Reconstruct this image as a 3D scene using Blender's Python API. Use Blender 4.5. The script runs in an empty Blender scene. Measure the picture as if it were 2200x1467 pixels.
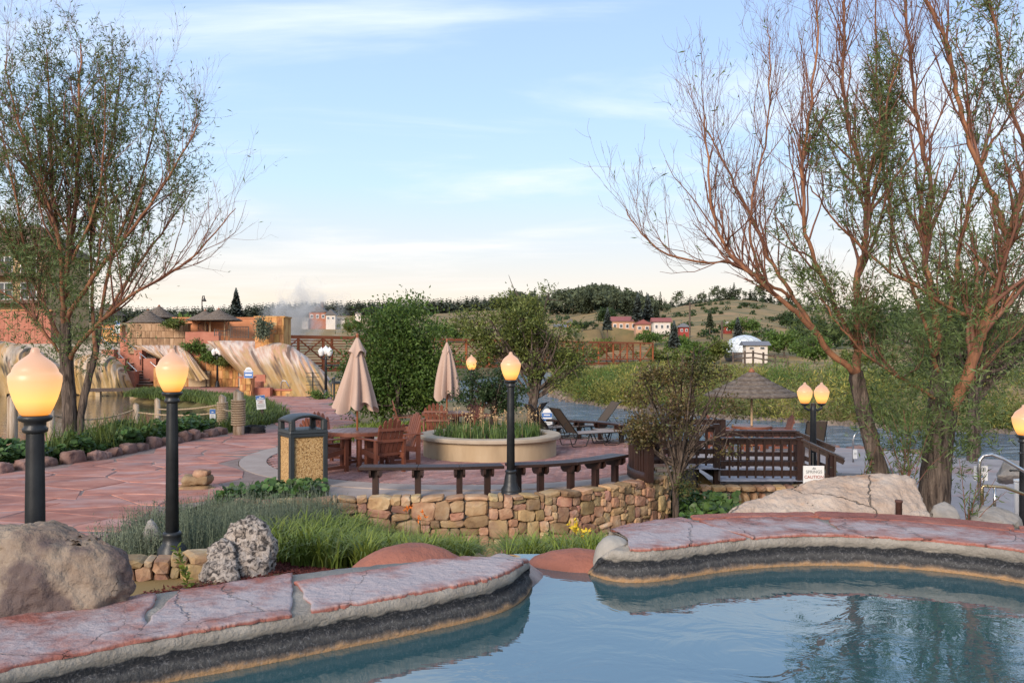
import bpy, bmesh, math, random
import numpy as np
from mathutils import Vector, Matrix, noise
R = math.radians
random.seed(7)
rng = np.random.default_rng(7)
SC = bpy.context.scene
COL = SC.collection

# ------------------------------------------------------------------ camera
FPX, HY, CX, CZ = 1833.0, 757.0, 1100.0, 2.3      # focal length and horizon of a 2200 px wide frame
cam_d = bpy.data.cameras.new('camera')
cam = bpy.data.objects.new('camera', cam_d); COL.objects.link(cam)
cam_d.sensor_width = 36.0; cam_d.lens = 36.0 * FPX / 2200.0
cam_d.shift_y = (HY - 733.5) / 2200.0
cam_d.clip_start = 0.05; cam_d.clip_end = 5000
cam.location = (0, 0, CZ); cam.rotation_euler = (R(90), 0, 0)
SC.camera = cam
SC.render.resolution_x, SC.render.resolution_y = 1024, 682

# ------------------------------------------------------------------ light
SUN_EL, SUN_AZ = 22.0, 207.0        # low soft early sun behind the camera
w = bpy.data.worlds.new('World'); SC.world = w; w.use_nodes = True
nt = w.node_tree; N = nt.nodes; L = nt.links; N.clear()
def wn(t, **k):
    n = N.new(t)
    for a, b in k.items(): setattr(n, a, b)
    return n
def wmath(op, a, b=None, clamp=False):
    n = wn('ShaderNodeMath', operation=op, use_clamp=clamp)
    for i, s in enumerate((a, b)):
        if s is None: continue
        if isinstance(s, (int, float)): n.inputs[i].default_value = s
        else: L.new(s, n.inputs[i])
    return n.outputs[0]
def wmix(fac, a, b):
    n = wn('ShaderNodeMix', data_type='RGBA')
    for s, i in ((fac, 0), (a, 6), (b, 7)):
        if isinstance(s, (int, float)): n.inputs[i].default_value = s
        elif isinstance(s, tuple): n.inputs[i].default_value = (*s, 1)
        else: L.new(s, n.inputs[i])
    return n.outputs[2]
sky = wn('ShaderNodeTexSky', sky_type='NISHITA', sun_disc=False)
sky.sun_elevation = R(SUN_EL); sky.sun_rotation = R(SUN_AZ); sky.altitude = 2100
sky.air_density = 1.0; sky.dust_density = 0.6; sky.ozone_density = 2.0
tc = wn('ShaderNodeTexCoord'); sep = wn('ShaderNodeSeparateXYZ'); L.new(tc.outputs['Generated'], sep.inputs[0])
elev = sep.outputs[2]
# morning haze: pale blue above, cream along the horizon, all the way round
ramp = wn('ShaderNodeValToRGB'); L.new(elev, ramp.inputs[0])
cr = ramp.color_ramp
cr.elements[0].position = 0.0; cr.elements[0].color = (7.9, 6.1, 4.6, 1)
cr.elements[1].position = 0.75; cr.elements[1].color = (4.0, 5.2, 7.0, 1)  # zenith, out of frame: paled to warm and lift the scene light
for p, c in ((0.06, (7.8, 6.5, 5.2)), (0.11, (6.7, 6.7, 6.5)), (0.19, (5.1, 6.8, 8.5)), (0.28, (4.3, 6.1, 8.8)), (0.4, (3.6, 5.2, 8.4))):
    e = cr.elements.new(p); e.color = (*c, 1)
base = wmix(0.86, sky.outputs[0], ramp.outputs[0])
# thin high cloud on a flat layer
zc = wmath('MAXIMUM', elev, 0.02)
zc = wmath('ADD', zc, 0.12)
comb = wn('ShaderNodeCombineXYZ')
L.new(wmath('DIVIDE', sep.outputs[0], zc), comb.inputs[0]); L.new(wmath('DIVIDE', sep.outputs[1], zc), comb.inputs[1])
mp = wn('ShaderNodeMapping'); L.new(comb.outputs[0], mp.inputs[0])
mp.inputs['Scale'].default_value = (0.55, 1.5, 1); mp.inputs['Rotation'].default_value = (0, 0, R(-8)); mp.inputs['Location'].default_value = (0.35, 0.2, 0)
n1 = wn('ShaderNodeTexNoise'); n1.inputs['Scale'].default_value = 0.9; n1.inputs['Detail'].default_value = 9; n1.inputs['Roughness'].default_value = 0.58
n1.inputs['Distortion'].default_value = 0.5
L.new(mp.outputs[0], n1.inputs['Vector'])
mr = wn('ShaderNodeMapRange', interpolation_type='SMOOTHSTEP'); L.new(n1.outputs[0], mr.inputs[0])
mr.inputs[1].default_value = 0.45; mr.inputs[2].default_value = 0.70
cloudcol = wmix(wmath('MULTIPLY', elev, 4.0, True), (8.0, 7.2, 6.2), (7.2, 7.9, 8.8))
skyc = wmix(wmath('MULTIPLY', mr.outputs[0], 0.85), base, cloudcol)
bg = wn('ShaderNodeBackground'); L.new(skyc, bg.inputs[0]); bg.inputs[1].default_value = 0.1
wo = wn('ShaderNodeOutputWorld'); L.new(bg.outputs[0], wo.inputs[0])

sd = bpy.data.lights.new('sun', 'SUN'); so = bpy.data.objects.new('sun', sd); COL.objects.link(so)
sd.energy = 3.2; sd.angle = R(24); sd.color = (1.0, 0.85, 0.70)
_az = R(SUN_AZ); _d = Vector((math.sin(_az) * math.cos(R(SUN_EL)), math.cos(_az) * math.cos(R(SUN_EL)), math.sin(R(SUN_EL))))
so.rotation_euler = _d.to_track_quat('Z', 'Y').to_euler(); so.location = (-10, -20, 20)
vs = SC.view_settings
vs.view_transform = 'Standard'; vs.look = 'None'; vs.exposure = 0.5; vs.gamma = 1.0; vs.use_curve_mapping = False
SC.cycles.use_denoising = True
SC.cycles.max_bounces = 6; SC.cycles.diffuse_bounces = 3; SC.cycles.glossy_bounces = 3; SC.cycles.transparent_max_bounces = 8
SC.cycles.volume_step_rate = 2.0; SC.cycles.volume_max_steps = 64

# ------------------------------------------------------------------ helpers
def P(px, py, z=0.0):
    "ground point seen at a pixel, on the level z"
    y = FPX * (CZ - z) / (py - HY)
    return Vector(((px - CX) * y / FPX, y, z))
def D(px, py, y):
    "point seen at a pixel, at the distance y"
    return Vector(((px - CX) * y / FPX, y, CZ - (py - HY) * y / FPX))
def sst(a, b, x):
    t = min(1, max(0, (x - a) / (b - a))); return t * t * (3 - 2 * t)
def tag(o, label=None, cat=None, group=None, kind=None):
    if label: o['label'] = label
    if cat: o['category'] = cat
    if group: o['group'] = group
    if kind: o['kind'] = kind
    return o
def empty(name, loc=(0, 0, 0), rz=0, label=None, cat=None, group=None, parent=None):
    o = bpy.data.objects.new(name, None); COL.objects.link(o); o.location = loc; o.rotation_euler = (0, 0, rz)
    if parent: o.parent = parent
    return tag(o, label, cat, group)
def link_mesh(name, me, m=None, parent=None, smooth=False):
    if m is not None: me.materials.append(m)
    if smooth: me.polygons.foreach_set('use_smooth', [True] * len(me.polygons))
    o = bpy.data.objects.new(name, me); COL.objects.link(o)
    if parent: o.parent = parent
    return o
def np_mesh(name, V, F, m, parent=None, smooth=False):
    "V (n,3), F (k,3 or 4)"
    V = np.asarray(V, np.float32); F = np.asarray(F, np.int32)
    me = bpy.data.meshes.new(name); k = F.shape[1]
    me.vertices.add(len(V)); me.vertices.foreach_set('co', V.ravel())
    me.loops.add(F.size); me.loops.foreach_set('vertex_index', F.ravel())
    me.polygons.add(len(F)); me.polygons.foreach_set('loop_start', np.arange(0, F.size, k, dtype=np.int32))
    me.update(calc_edges=True); me.validate()
    return link_mesh(name, me, m, parent, smooth)
def copy_tree(o, parent=None):
    c = o.copy(); COL.objects.link(c); c.parent = parent
    for ch in o.children: copy_tree(ch, c)
    return c
class MB:
    def __init__(s): s.v = []; s.f = []
    def add(s, v, f):
        n = len(s.v); s.v += [tuple(p) for p in v]; s.f += [tuple(i + n for i in q) for q in f]; return s
    def box(s, c, d, rz=0, M=None, taper=1.0):
        x, y, z = d[0] / 2, d[1] / 2, d[2] / 2
        vv = [Vector((sx * x * (taper if sz > 0 else 1), sy * y * (taper if sz > 0 else 1), sz * z)) for sz in (-1, 1) for sx, sy in ((-1, -1), (1, -1), (1, 1), (-1, 1))]
        if M is None: M = Matrix.Rotation(rz, 3, 'Z')
        vv = [M @ p + Vector(c) for p in vv]
        return s.add(vv, [(3, 2, 1, 0), (4, 5, 6, 7), (0, 1, 5, 4), (1, 2, 6, 5), (2, 3, 7, 6), (3, 0, 4, 7)])
    def bar(s, a, b, wd, ht, up=(0, 0, 1)):
        a = Vector(a); b = Vector(b); d = (b - a); l = d.length; d.normalize(); u = Vector(up)
        sx = d.cross(u)
        if sx.length < 1e-4: sx = d.cross(Vector((0, 1, 0)))
        sx.normalize(); u2 = sx.cross(d)
        M = Matrix((d, sx, u2)).transposed()
        return s.box((a + b) / 2, (l, wd, ht), M=M)
    def tube(s, pts, rad, n=6, caps=True):
        pts = [Vector(p) for p in pts]
        if not isinstance(rad, (list, tuple)): rad = [rad] * len(pts)
        vv = []; ff = []; prev = None
        for i, p in enumerate(pts):
            t = pts[min(i + 1, len(pts) - 1)] - pts[max(i - 1, 0)]
            if t.length < 1e-7: t = Vector((0, 0, 1))
            t.normalize()
            if prev is None:
                a = t.orthogonal().normalized()
            else:
                a = prev - t * prev.dot(t)
                a = a.normalized() if a.length > 1e-5 else t.orthogonal().normalized()
            prev = a; b = t.cross(a)
            for k in range(n):
                an = 2 * math.pi * k / n
                vv.append(p + (a * math.cos(an) + b * math.sin(an)) * rad[i])
        for i in range(len(pts) - 1):
            for k in range(n):
                ff.append((i * n + k, i * n + (k + 1) % n, (i + 1) * n + (k + 1) % n, (i + 1) * n + k))
        if caps:
            ff.append(tuple(reversed(range(n)))); m = (len(pts) - 1) * n; ff.append(tuple(range(m, m + n)))
        return s.add(vv, ff)
    def lathe(s, prof, n=24, c=(0, 0, 0), flute=0.0, fl=(0, 0)):
        vv = []; ff = []
        for i, (r, z) in enumerate(prof):
            for k in range(n):
                rr = r * (1 - flute) if (flute and fl[0] <= i <= fl[1] and k % 2) else r
                an = 2 * math.pi * k / n
                vv.append((c[0] + rr * math.cos(an), c[1] + rr * math.sin(an), c[2] + z))
        for i in range(len(prof) - 1):
            for k in range(n):
                ff.append((i * n + k, i * n + (k + 1) % n, (i + 1) * n + (k + 1) % n, (i + 1) * n + k))
        ff.append(tuple(reversed(range(n)))); m = (len(prof) - 1) * n; ff.append(tuple(range(m, m + n)))
        return s.add(vv, ff)
    def prism(s, poly, z0, z1):
        n = len(poly)
        vv = [(p[0], p[1], z0 if len(p) < 3 else p[2] + z0) for p in poly] + [(p[0], p[1], z1 if len(p) < 3 else p[2] + z1) for p in poly]
        return s.add(vv, [tuple(reversed(range(n))), tuple(range(n, 2 * n))] + [(i, (i + 1) % n, n + (i + 1) % n, n + i) for i in range(n)])
    def build(s, name, m, parent=None, smooth=False, bevel=0.0, seg=1):
        me = bpy.data.meshes.new(name); me.from_pydata(s.v, [], s.f)
        if bevel:
            bm = bmesh.new(); bm.from_mesh(me)
            bmesh.ops.bevel(bm, geom=bm.edges[:] + bm.verts[:], offset=bevel, segments=seg, affect='EDGES', clamp_overlap=True)
            bm.to_mesh(me); bm.free()
        me.update()
        return link_mesh(name, me, m, parent, smooth)
def fbm(p, sc=1.0, oct=4):
    return noise.fractal(Vector(p) * sc, 1.0, 2.0, oct)

# ------------------------------------------------------------------ materials
MATS = {}
def mat(name, ramp, scale=5.0, rough=0.8, bump=0.0, bscale=None, stretch=(1, 1, 1), rnd=0.0, island=0.0, metal=0.0, spec=0.4, detail=6, dist=0.0,
        second=None, hue=0.0, trans=0.0, bdist=0.02, crack=None):
    if name in MATS: return MATS[name]
    m = bpy.data.materials.new(name); m.use_nodes = True; t = m.node_tree; n = t.nodes; l = t.links
    b = n['Principled BSDF']; b.inputs['Roughness'].default_value = rough; b.inputs['Metallic'].default_value = metal
    b.inputs['Specular IOR Level'].default_value = spec
    co = n.new('ShaderNodeTexCoord'); oi = n.new('ShaderNodeObjectInfo'); mp = n.new('ShaderNodeMapping')
    off = n.new('ShaderNodeVectorMath'); off.operation = 'ADD'
    sc = n.new('ShaderNodeMath'); sc.operation = 'MULTIPLY'; sc.inputs[1].default_value = 37.0 if rnd else 0.0
    l.new(oi.outputs['Random'], sc.inputs[0]); l.new(co.outputs['Object'], off.inputs[0]); l.new(sc.outputs[0], off.inputs[1])
    l.new(off.outputs[0], mp.inputs[0]); mp.inputs['Scale'].default_value = stretch
    def noise_n(s, d=detail):
        q = n.new('ShaderNodeTexNoise'); q.inputs['Scale'].default_value = s; q.inputs['Detail'].default_value = d
        q.inputs['Roughness'].default_value = 0.62; q.inputs['Distortion'].default_value = dist
        l.new(mp.outputs[0], q.inputs['Vector']); return q
    q = noise_n(scale); r = n.new('ShaderNodeValToRGB'); l.new(q.outputs[0], r.inputs[0])
    e = r.color_ramp.elements
    ramp = [(p, c) for p, c in ramp] if isinstance(ramp[0][1], tuple) else [(0.35, ramp), (0.65, ramp)]
    e[0].position, e[0].color = ramp[0][0], (*ramp[0][1], 1); e[1].position, e[1].color = ramp[-1][0], (*ramp[-1][1], 1)
    for p, c in ramp[1:-1]:
        x = e.new(p); x.color = (*c, 1)
    col = r.outputs[0]
    if second:                       # (colour, scale, lo, hi, amount): a second layer of stain or deposit
        c2, s2, lo, hi, am = second
        q2 = noise_n(s2); mr = n.new('ShaderNodeMapRange'); l.new(q2.outputs[0], mr.inputs[0])
        mr.inputs[1].default_value = lo; mr.inputs[2].default_value = hi; mr.inputs[4].default_value = am
        mx = n.new('ShaderNodeMix'); mx.data_type = 'RGBA'; l.new(mr.outputs[0], mx.inputs[0]); l.new(col, mx.inputs[6]); mx.inputs[7].default_value = (*c2, 1)
        col = mx.outputs[2]
    crk = None
    if crack:                        # (scale, width, darkness): ragged cracks
        wq = noise_n(crack[0] * 1.6); wm = n.new('ShaderNodeMix'); wm.data_type = 'VECTOR'; wm.inputs[0].default_value = 0.22; l.new(mp.outputs[0], wm.inputs[4]); l.new(wq.outputs['Color'], wm.inputs[5])
        vo = n.new('ShaderNodeTexVoronoi'); vo.feature = 'DISTANCE_TO_EDGE'; vo.inputs['Scale'].default_value = crack[0]; l.new(wm.outputs[1], vo.inputs['Vector'])
        mk_ = noise_n(crack[0] * .7); m1 = n.new('ShaderNodeMapRange'); l.new(mk_.outputs[0], m1.inputs[0]); m1.inputs[1].default_value = .42; m1.inputs[2].default_value = .6; m1.inputs[3].default_value = 0.0008; m1.inputs[4].default_value = crack[1]
        lt_ = n.new('ShaderNodeMath'); lt_.operation = 'DIVIDE'; l.new(vo.outputs['Distance'], lt_.inputs[0]); l.new(m1.outputs[0], lt_.inputs[1]); cl = n.new('ShaderNodeClamp'); l.new(lt_.outputs[0], cl.inputs[0]); crk = cl.outputs[0]
        m2_ = n.new('ShaderNodeMapRange'); l.new(crk, m2_.inputs[0]); m2_.inputs[3].default_value = crack[2]; m2_.inputs[4].default_value = 1.0
        mc = n.new('ShaderNodeMix'); mc.data_type = 'RGBA'; mc.blend_type = 'MULTIPLY'; mc.inputs[0].default_value = 1.0; l.new(col, mc.inputs[6]); l.new(m2_.outputs[0], mc.inputs[7]); col = mc.outputs[2]
    if rnd or island:
        h = n.new('ShaderNodeHueSaturation'); l.new(col, h.inputs['Color'])
        g = n.new('ShaderNodeNewGeometry')
        src = g.outputs['Random Per Island'] if island else oi.outputs['Random']
        mr = n.new('ShaderNodeMapRange'); l.new(src, mr.inputs[0]); a = island or rnd
        mr.inputs[3].default_value = 1 - a; mr.inputs[4].default_value = 1 + a; l.new(mr.outputs[0], h.inputs['Value'])
        if hue:
            wv = n.new('ShaderNodeTexWhiteNoise'); wv.noise_dimensions = '1D'; l.new(src, wv.inputs['W'])
            mh = n.new('ShaderNodeMapRange'); l.new(wv.outputs[0], mh.inputs[0]); mh.inputs[3].default_value = 0.5 - hue; mh.inputs[4].default_value = 0.5 + hue
            l.new(mh.outputs[0], h.inputs['Hue'])
        col = h.outputs[0]
    l.new(col, b.inputs['Base Color'])
    if bump:
        qb = noise_n(bscale or scale * 3, 8); bp = n.new('ShaderNodeBump'); bp.inputs['Strength'].default_value = bump; bp.inputs['Distance'].default_value = bdist
        if crk is not None:
            ma = n.new('ShaderNodeMath'); ma.operation = 'MULTIPLY_ADD'; l.new(crk, ma.inputs[0]); ma.inputs[1].default_value = .6; l.new(qb.outputs[0], ma.inputs[2]); l.new(ma.outputs[0], bp.inputs['Height'])
        else: l.new(qb.outputs[0], bp.inputs['Height'])
        l.new(bp.outputs[0], b.inputs['Normal'])
    if trans:
        tr = n.new('ShaderNodeBsdfTranslucent'); l.new(col, tr.inputs['Color']); mx = n.new('ShaderNodeMixShader'); mx.inputs[0].default_value = trans
        l.new(b.outputs[0], mx.inputs[1]); l.new(tr.outputs[0], mx.inputs[2]); l.new(mx.outputs[0], n['Material Output'].inputs['Surface'])
    MATS[name] = m
    return m
def nodes_of(m):
    return m.node_tree.nodes, m.node_tree.links, m.node_tree.nodes['Principled BSDF']
def water_mat(name, body, ior, rscale, rstr, stretch=(1, 1, 1), rough=0.03, foam_glint=None):
    m = bpy.data.materials.new(name); m.use_nodes = True; n, l, b = nodes_of(m)
    b.inputs['Base Color'].default_value = (*body, 1); b.inputs['Roughness'].default_value = rough; b.inputs['IOR'].default_value = ior
    b.inputs['Specular IOR Level'].default_value = 0.5
    co = n.new('ShaderNodeTexCoord'); mp = n.new('ShaderNodeMapping'); mp.inputs['Scale'].default_value = stretch
    l.new(co.outputs['Object'], mp.inputs[0])
    q = n.new('ShaderNodeTexNoise'); q.inputs['Scale'].default_value = rscale; q.inputs['Detail'].default_value = 4; q.inputs['Distortion'].default_value = 0.6
    l.new(mp.outputs[0], q.inputs['Vector'])
    bp = n.new('ShaderNodeBump'); bp.inputs['Strength'].default_value = rstr; bp.inputs['Distance'].default_value = 0.05 if rstr < .9 else 0.35
    l.new(q.outputs[0], bp.inputs['Height']); l.new(bp.outputs[0], b.inputs['Normal'])
    if foam_glint:  # pale streaks: rapids foam and sky reflections painted into the water colour
        q2 = n.new('ShaderNodeTexNoise'); q2.inputs['Scale'].default_value = foam_glint[0]; q2.inputs['Detail'].default_value = 8; l.new(mp.outputs[0], q2.inputs['Vector'])
        mr = n.new('ShaderNodeMapRange'); mr.inputs[1].default_value = foam_glint[1]; mr.inputs[2].default_value = foam_glint[2]; l.new(q2.outputs[0], mr.inputs[0])
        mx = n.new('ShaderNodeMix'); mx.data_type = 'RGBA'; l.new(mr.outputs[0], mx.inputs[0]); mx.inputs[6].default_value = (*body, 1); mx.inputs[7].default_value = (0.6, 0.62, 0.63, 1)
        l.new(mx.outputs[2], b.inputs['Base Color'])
    return m
RED = [(0.32, (0.23, 0.095, 0.075)), (0.5, (0.36, 0.145, 0.105)), (0.68, (0.46, 0.22, 0.165))]
m_flag = mat('red_flagstone', RED, 1.6, 0.75, 0.35, 9, (1, 1.6, 1), rnd=0.16, second=((0.37, 0.29, 0.285), 0.9, 0.47, 0.68, 0.6))
m_joint = mat('path_joint', [(0.3, (0.16, 0.115, 0.10)), (0.7, (0.27, 0.20, 0.18))], 4, 0.9, 0.4, 30)
m_mortar = mat('grey_mortar', [(0.3, (0.22, 0.20, 0.18)), (0.7, (0.36, 0.33, 0.29))], 4, 0.9, 0.4, 30)
m_soil = mat('garden_soil', [(0.3, (0.05, 0.035, 0.025)), (0.7, (0.12, 0.085, 0.055))], 3, 0.95, 0.5, 20)
m_stone = mat('gold_sandstone', [(0.28, (0.19, 0.105, 0.06)), (0.44, (0.31, 0.185, 0.10)), (0.58, (0.38, 0.255, 0.15)), (0.72, (0.43, 0.345, 0.25))], 3.2, 0.85, 1.0, 12, rnd=0.42, hue=0.026,
              second=((0.21, 0.12, 0.10), 2.2, 0.52, 0.66, 0.6))
m_brown = mat('brown_painted_timber', [(0.3, (0.020, 0.009, 0.007)), (0.7, (0.042, 0.019, 0.014))], 3, 0.42, 0.15, 40, (6, 6, 1), rnd=0.12)
m_poly = mat('red_brown_chair_timber', [(0.3, (0.14, 0.045, 0.026)), (0.7, (0.205, 0.072, 0.042))], 3, 0.5, 0.1, 30, rnd=0.12)
m_black = mat('black_cast_iron', [(0.3, (0.012, 0.014, 0.017)), (0.7, (0.025, 0.028, 0.032))], 8, 0.4, 0.1, 60)
m_conc = mat('pale_concrete', [(0.3, (0.30, 0.26, 0.22)), (0.7, (0.44, 0.39, 0.34))], 2.5, 0.85, 0.25, 25)
m_steel = mat('brushed_steel', [(0.3, (0.45, 0.45, 0.46)), (0.7, (0.6, 0.6, 0.61))], 10, 0.3, metal=1.0)
m_white = mat('white_plastic', [(0.3, (0.72, 0.72, 0.72)), (0.7, (0.8, 0.8, 0.8))], 5, 0.4)
# ------------------------------------------------------------------ terrain
def poly_in(p, poly):
    x, y = p; c = False; j = len(poly) - 1
    for i in range(len(poly)):
        xi, yi = poly[i]; xj, yj = poly[j]
        if (yi > y) != (yj > y) and x < (xj - xi) * (y - yi) / (yj - yi) + xi: c = not c
        j = i
    return c
def seg_dist(p, pts):
    best = 1e9
    for a, b in zip(pts[:-1], pts[1:]):
        ax, ay = a; bx, by = b; dx, dy = bx - ax, by - ay
        t = max(0, min(1, ((p[0] - ax) * dx + (p[1] - ay) * dy) / (dx * dx + dy * dy)))
        best = min(best, math.hypot(p[0] - ax - t * dx, p[1] - ay - t * dy))
    return best
RIVER = [(60, 20), (40, 22), (25, 27), (11.5, 35), (2.5, 46), (-3, 58), (-4, 75), (0, 100), (9, 140), (24, 180)]
RZ = -1.0
POND = [(-10.4, 17.2), (-10.2, 20), (-9.9, 24), (-9.6, 27), (-9.9, 30), (-11.5, 35), (-15, 41), (-20.5, 45.5), (-21.5, 49), (-23.5, 54), (-60, 54), (-60, 14), (-14, 14)]
PZ = -0.35
SKYL = [(-900, 690), (0, 690), (400, 690), (640, 678), (900, 674), (1100, 662), (1230, 655), (1290, 642), (1400, 668), (1440, 662), (1500, 650), (1570, 643), (1640, 648), (1750, 668), (2000, 680), (3200, 690)]
def skyl(px):
    return float(np.interp(px, [a for a, b in SKYL], [b for a, b in SKYL]))
PCEN = (-0.9, 19.2); PRAD = 5.0
WALL = [(-4.15, 12.75), (-3.2, 13.0), (-2.2, 13.2), (-1.1, 13.25), (0, 13.35), (0.9, 13.75), (1.75, 14.4), (2.45, 15.05), (2.75, 15.4)]
def ground_z(x, y):
    z = -0.03
    # garden bowl in front of the stone wall
    if y < 18:
        g = 0.22 - 0.244 * (max(y, 8) - 8); g = max(g, -0.87)
        yw = float(np.interp(x, [a for a, b in WALL] + [2.76, 3.0, 3.01, 9], [b for a, b in WALL] + [16.2, 17.3, 17.4, 17.4])) + .02
        gl = 0.20 - 0.09 * (max(y, 8) - 8); fl_ = 1 - sst(-3.0, -1.2, x); g = g + (max(gl, -.3) - g) * fl_
        inb = sst(-4.95, -4.75, x) * (1 - sst(yw, yw + 0.22, y))
        if x > 2.6: g = max(-0.80, g)
        z = z * (1 - inb) + g * inb
        if y < 10.5 and x < -4.6: z = max(z, -0.03 + 0.3 * (1 - sst(8, 10.5, y)))
    # lower terrace by the river
    t = sst(3.6, 4.6, x) * sst(9.5, 11.5, y)
    z = z * (1 - t) + (-0.70) * t
    if y > 18 and x > 1.0:
        rp_ = math.hypot(x - PCEN[0], y - PCEN[1]); t = sst(1.0, 1.9, x) * sst(5.15, 5.7, rp_); z = z * (1 - t) - 1.5 * t
    if poly_in((x, y), POND): z = -0.9
    elif x < -8 and 12 < y < 46:
        pass
    if y > 55:
        px = CX + FPX * x / y; zs = CZ + (HY - skyl(px)) * 450 / FPX
        t = max(0.0, min(1.0, (y - 95) / 355.0))
        z = z + (zs - z) * t ** 0.95 + 0.8 * fbm((x * .02, y * .02, 0)) * t
        if y > 450: z -= (y - 450) * 0.03
    # the far bank rises a little behind the shingle
    rd = seg_dist((x, y), RIVER)
    far = x > 3 + max(0, (46 - y)) * 0.9 if y < 60 else x > 0
    hw = 6.6
    if rd < hw + 6 and y < 190:
        land = z
        if far and y < 130: land = max(z, -0.75 + 0.16 * max(0, rd - hw))
        e = sst(hw - 1.5, hw + 0.6, rd)
        z = -1.9 * (1 - e) + land * e if rd > hw - 1.5 else -1.9
        if rd >= hw - 1.5: z = -1.9 * (1 - e) + land * e
    elif far and 28 < y < 130:
        z = max(z, min(0.9, 0.2 + 0.05 * (rd - hw - 6)))
    return z + 0.02 * fbm((x, y, 0), 0.8)
def axis(pts):
    out = []
    for a, b, s in pts: out += list(np.arange(a, b, s))
    return out + [pts[-1][1]]
xs = axis([(-520, -120, 20), (-120, -40, 5), (-40, -14, 1.0), (-14, 14, 0.25), (14, 40, 1.0), (40, 120, 5), (120, 520, 20)])
ys = axis([(-40, 4, 4), (4, 30, 0.25), (30, 70, 1.0), (70, 140, 5), (140, 800, 15)])
V = [(x, y, ground_z(x, y)) for y in ys for x in xs]
nx = len(xs); F = [(j * nx + i, j * nx + i + 1, (j + 1) * nx + i + 1, (j + 1) * nx + i) for j in range(len(ys) - 1) for i in range(nx - 1)]
m_ground = mat('dry_meadow_ground', [(0.3, (0.15, 0.105, 0.045)), (0.5, (0.27, 0.18, 0.07)), (0.7, (0.33, 0.20, 0.10))], 0.05, 0.95, 0.4, 6, detail=10,
               second=((0.07, 0.085, 0.03), 0.09, 0.47, 0.6, 0.7))
tag(np_mesh('ground', V, F, m_ground, smooth=True), kind='structure')
# river and pond
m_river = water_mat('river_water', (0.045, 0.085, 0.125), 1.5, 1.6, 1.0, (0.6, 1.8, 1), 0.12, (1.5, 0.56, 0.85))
r = MB(); r.add([(-520, 20, RZ), (520, 20, RZ), (520, 320, RZ), (-520, 320, RZ)], [(0, 1, 2, 3)])
rp = []
def off_line(pts, d):
    out = []
    for i, p in enumerate(pts):
        a = pts[max(0, i - 1)]; b = pts[min(len(pts) - 1, i + 1)]; dx, dy = b[0] - a[0], b[1] - a[1]; l = math.hypot(dx, dy)
        out.append((p[0] - dy / l * d, p[1] + dx / l * d))
    return out
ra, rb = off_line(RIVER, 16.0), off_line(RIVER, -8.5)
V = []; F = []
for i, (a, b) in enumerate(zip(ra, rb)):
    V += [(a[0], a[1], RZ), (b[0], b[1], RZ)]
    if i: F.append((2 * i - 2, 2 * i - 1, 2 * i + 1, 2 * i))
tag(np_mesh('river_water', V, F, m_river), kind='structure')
m_pond = water_mat('pond_water', (0.05, 0.05, 0.045), 1.7, 2.2, 0.25, (1, 1.4, 1), 0.03)
o = MB().add([(x, y, PZ) for x, y in [(-60, 12), (-9.3, 12), (-9.3, 47), (-20, 56), (-60, 56)]], [(0, 1, 2, 3, 4)]).build('pond_water', m_pond); tag(o, kind='structure')

# ------------------------------------------------------------------ flagstone path
PATH = [(-4.9, 7.6), (-4.9, 12.2), (-4.4, 13.6)] + [(PCEN[0] + 5.02 * math.cos(R(a)), PCEN[1] + 5.02 * math.sin(R(a))) for a in range(226, 134, -8)] + [(-4.7, 25.5), (-5.3, 29.5), (-7, 36), (-9.0, 46), (-9.0, 52), (-24.5, 59), (-21.0, 50.0), (-18.5, 47.2), (-11.2, 39), (-8.6, 32), (-7.7, 28.5), (-8.0, 24.4), (-8.4, 22),
        (-8.8, 18.5), (-9.8, 16.2), (-12.5, 13.5), (-12.5, 7.6)]
def path_z(x, y):
    return 0.30 * (1 - sst(8, 10.5, y)) if x < -4.5 else 0.0
def clip_half(poly, a, b, c):
    out = []
    for i in range(len(poly)):
        p, q = poly[i], poly[(i + 1) % len(poly)]; fp = a * p[0] + b * p[1] - c; fq = a * q[0] + b * q[1] - c
        if fp <= 0: out.append(p)
        if (fp < 0 < fq) or (fq < 0 < fp):
            t = fp / (fp - fq); out.append((p[0] + t * (q[0] - p[0]), p[1] + t * (q[1] - p[1])))
    return out
def voronoi(seeds, cell, near):
    cells = []
    S = np.array(seeds)
    for i, (x, y) in enumerate(seeds):
        poly = [(x - cell, y - cell), (x + cell, y - cell), (x + cell, y + cell), (x - cell, y + cell)]
        d = np.hypot(S[:, 0] - x, S[:, 1] - y)
        for j in np.argsort(d)[1:near]:
            qx, qy = seeds[j]; a, b = qx - x, qy - y
            poly = clip_half(poly, a, b, (qx * qx + qy * qy - x * x - y * y) / 2)
            if len(poly) < 3: break
        cells.append(poly)
    return cells
def inset(poly, d):
    cx = sum(p[0] for p in poly) / len(poly); cy = sum(p[1] for p in poly) / len(poly)
    out = []
    for p in poly:
        l = math.hypot(p[0] - cx, p[1] - cy); k = max(0.3, 1 - d / max(l, 1e-3)); out.append((cx + (p[0] - cx) * k, cy + (p[1] - cy) * k))
    return out
gx = np.arange(-12.6, -4.8, 0.3); gy = np.arange(7.6, 58, 0.3)
bed = MB()
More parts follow.
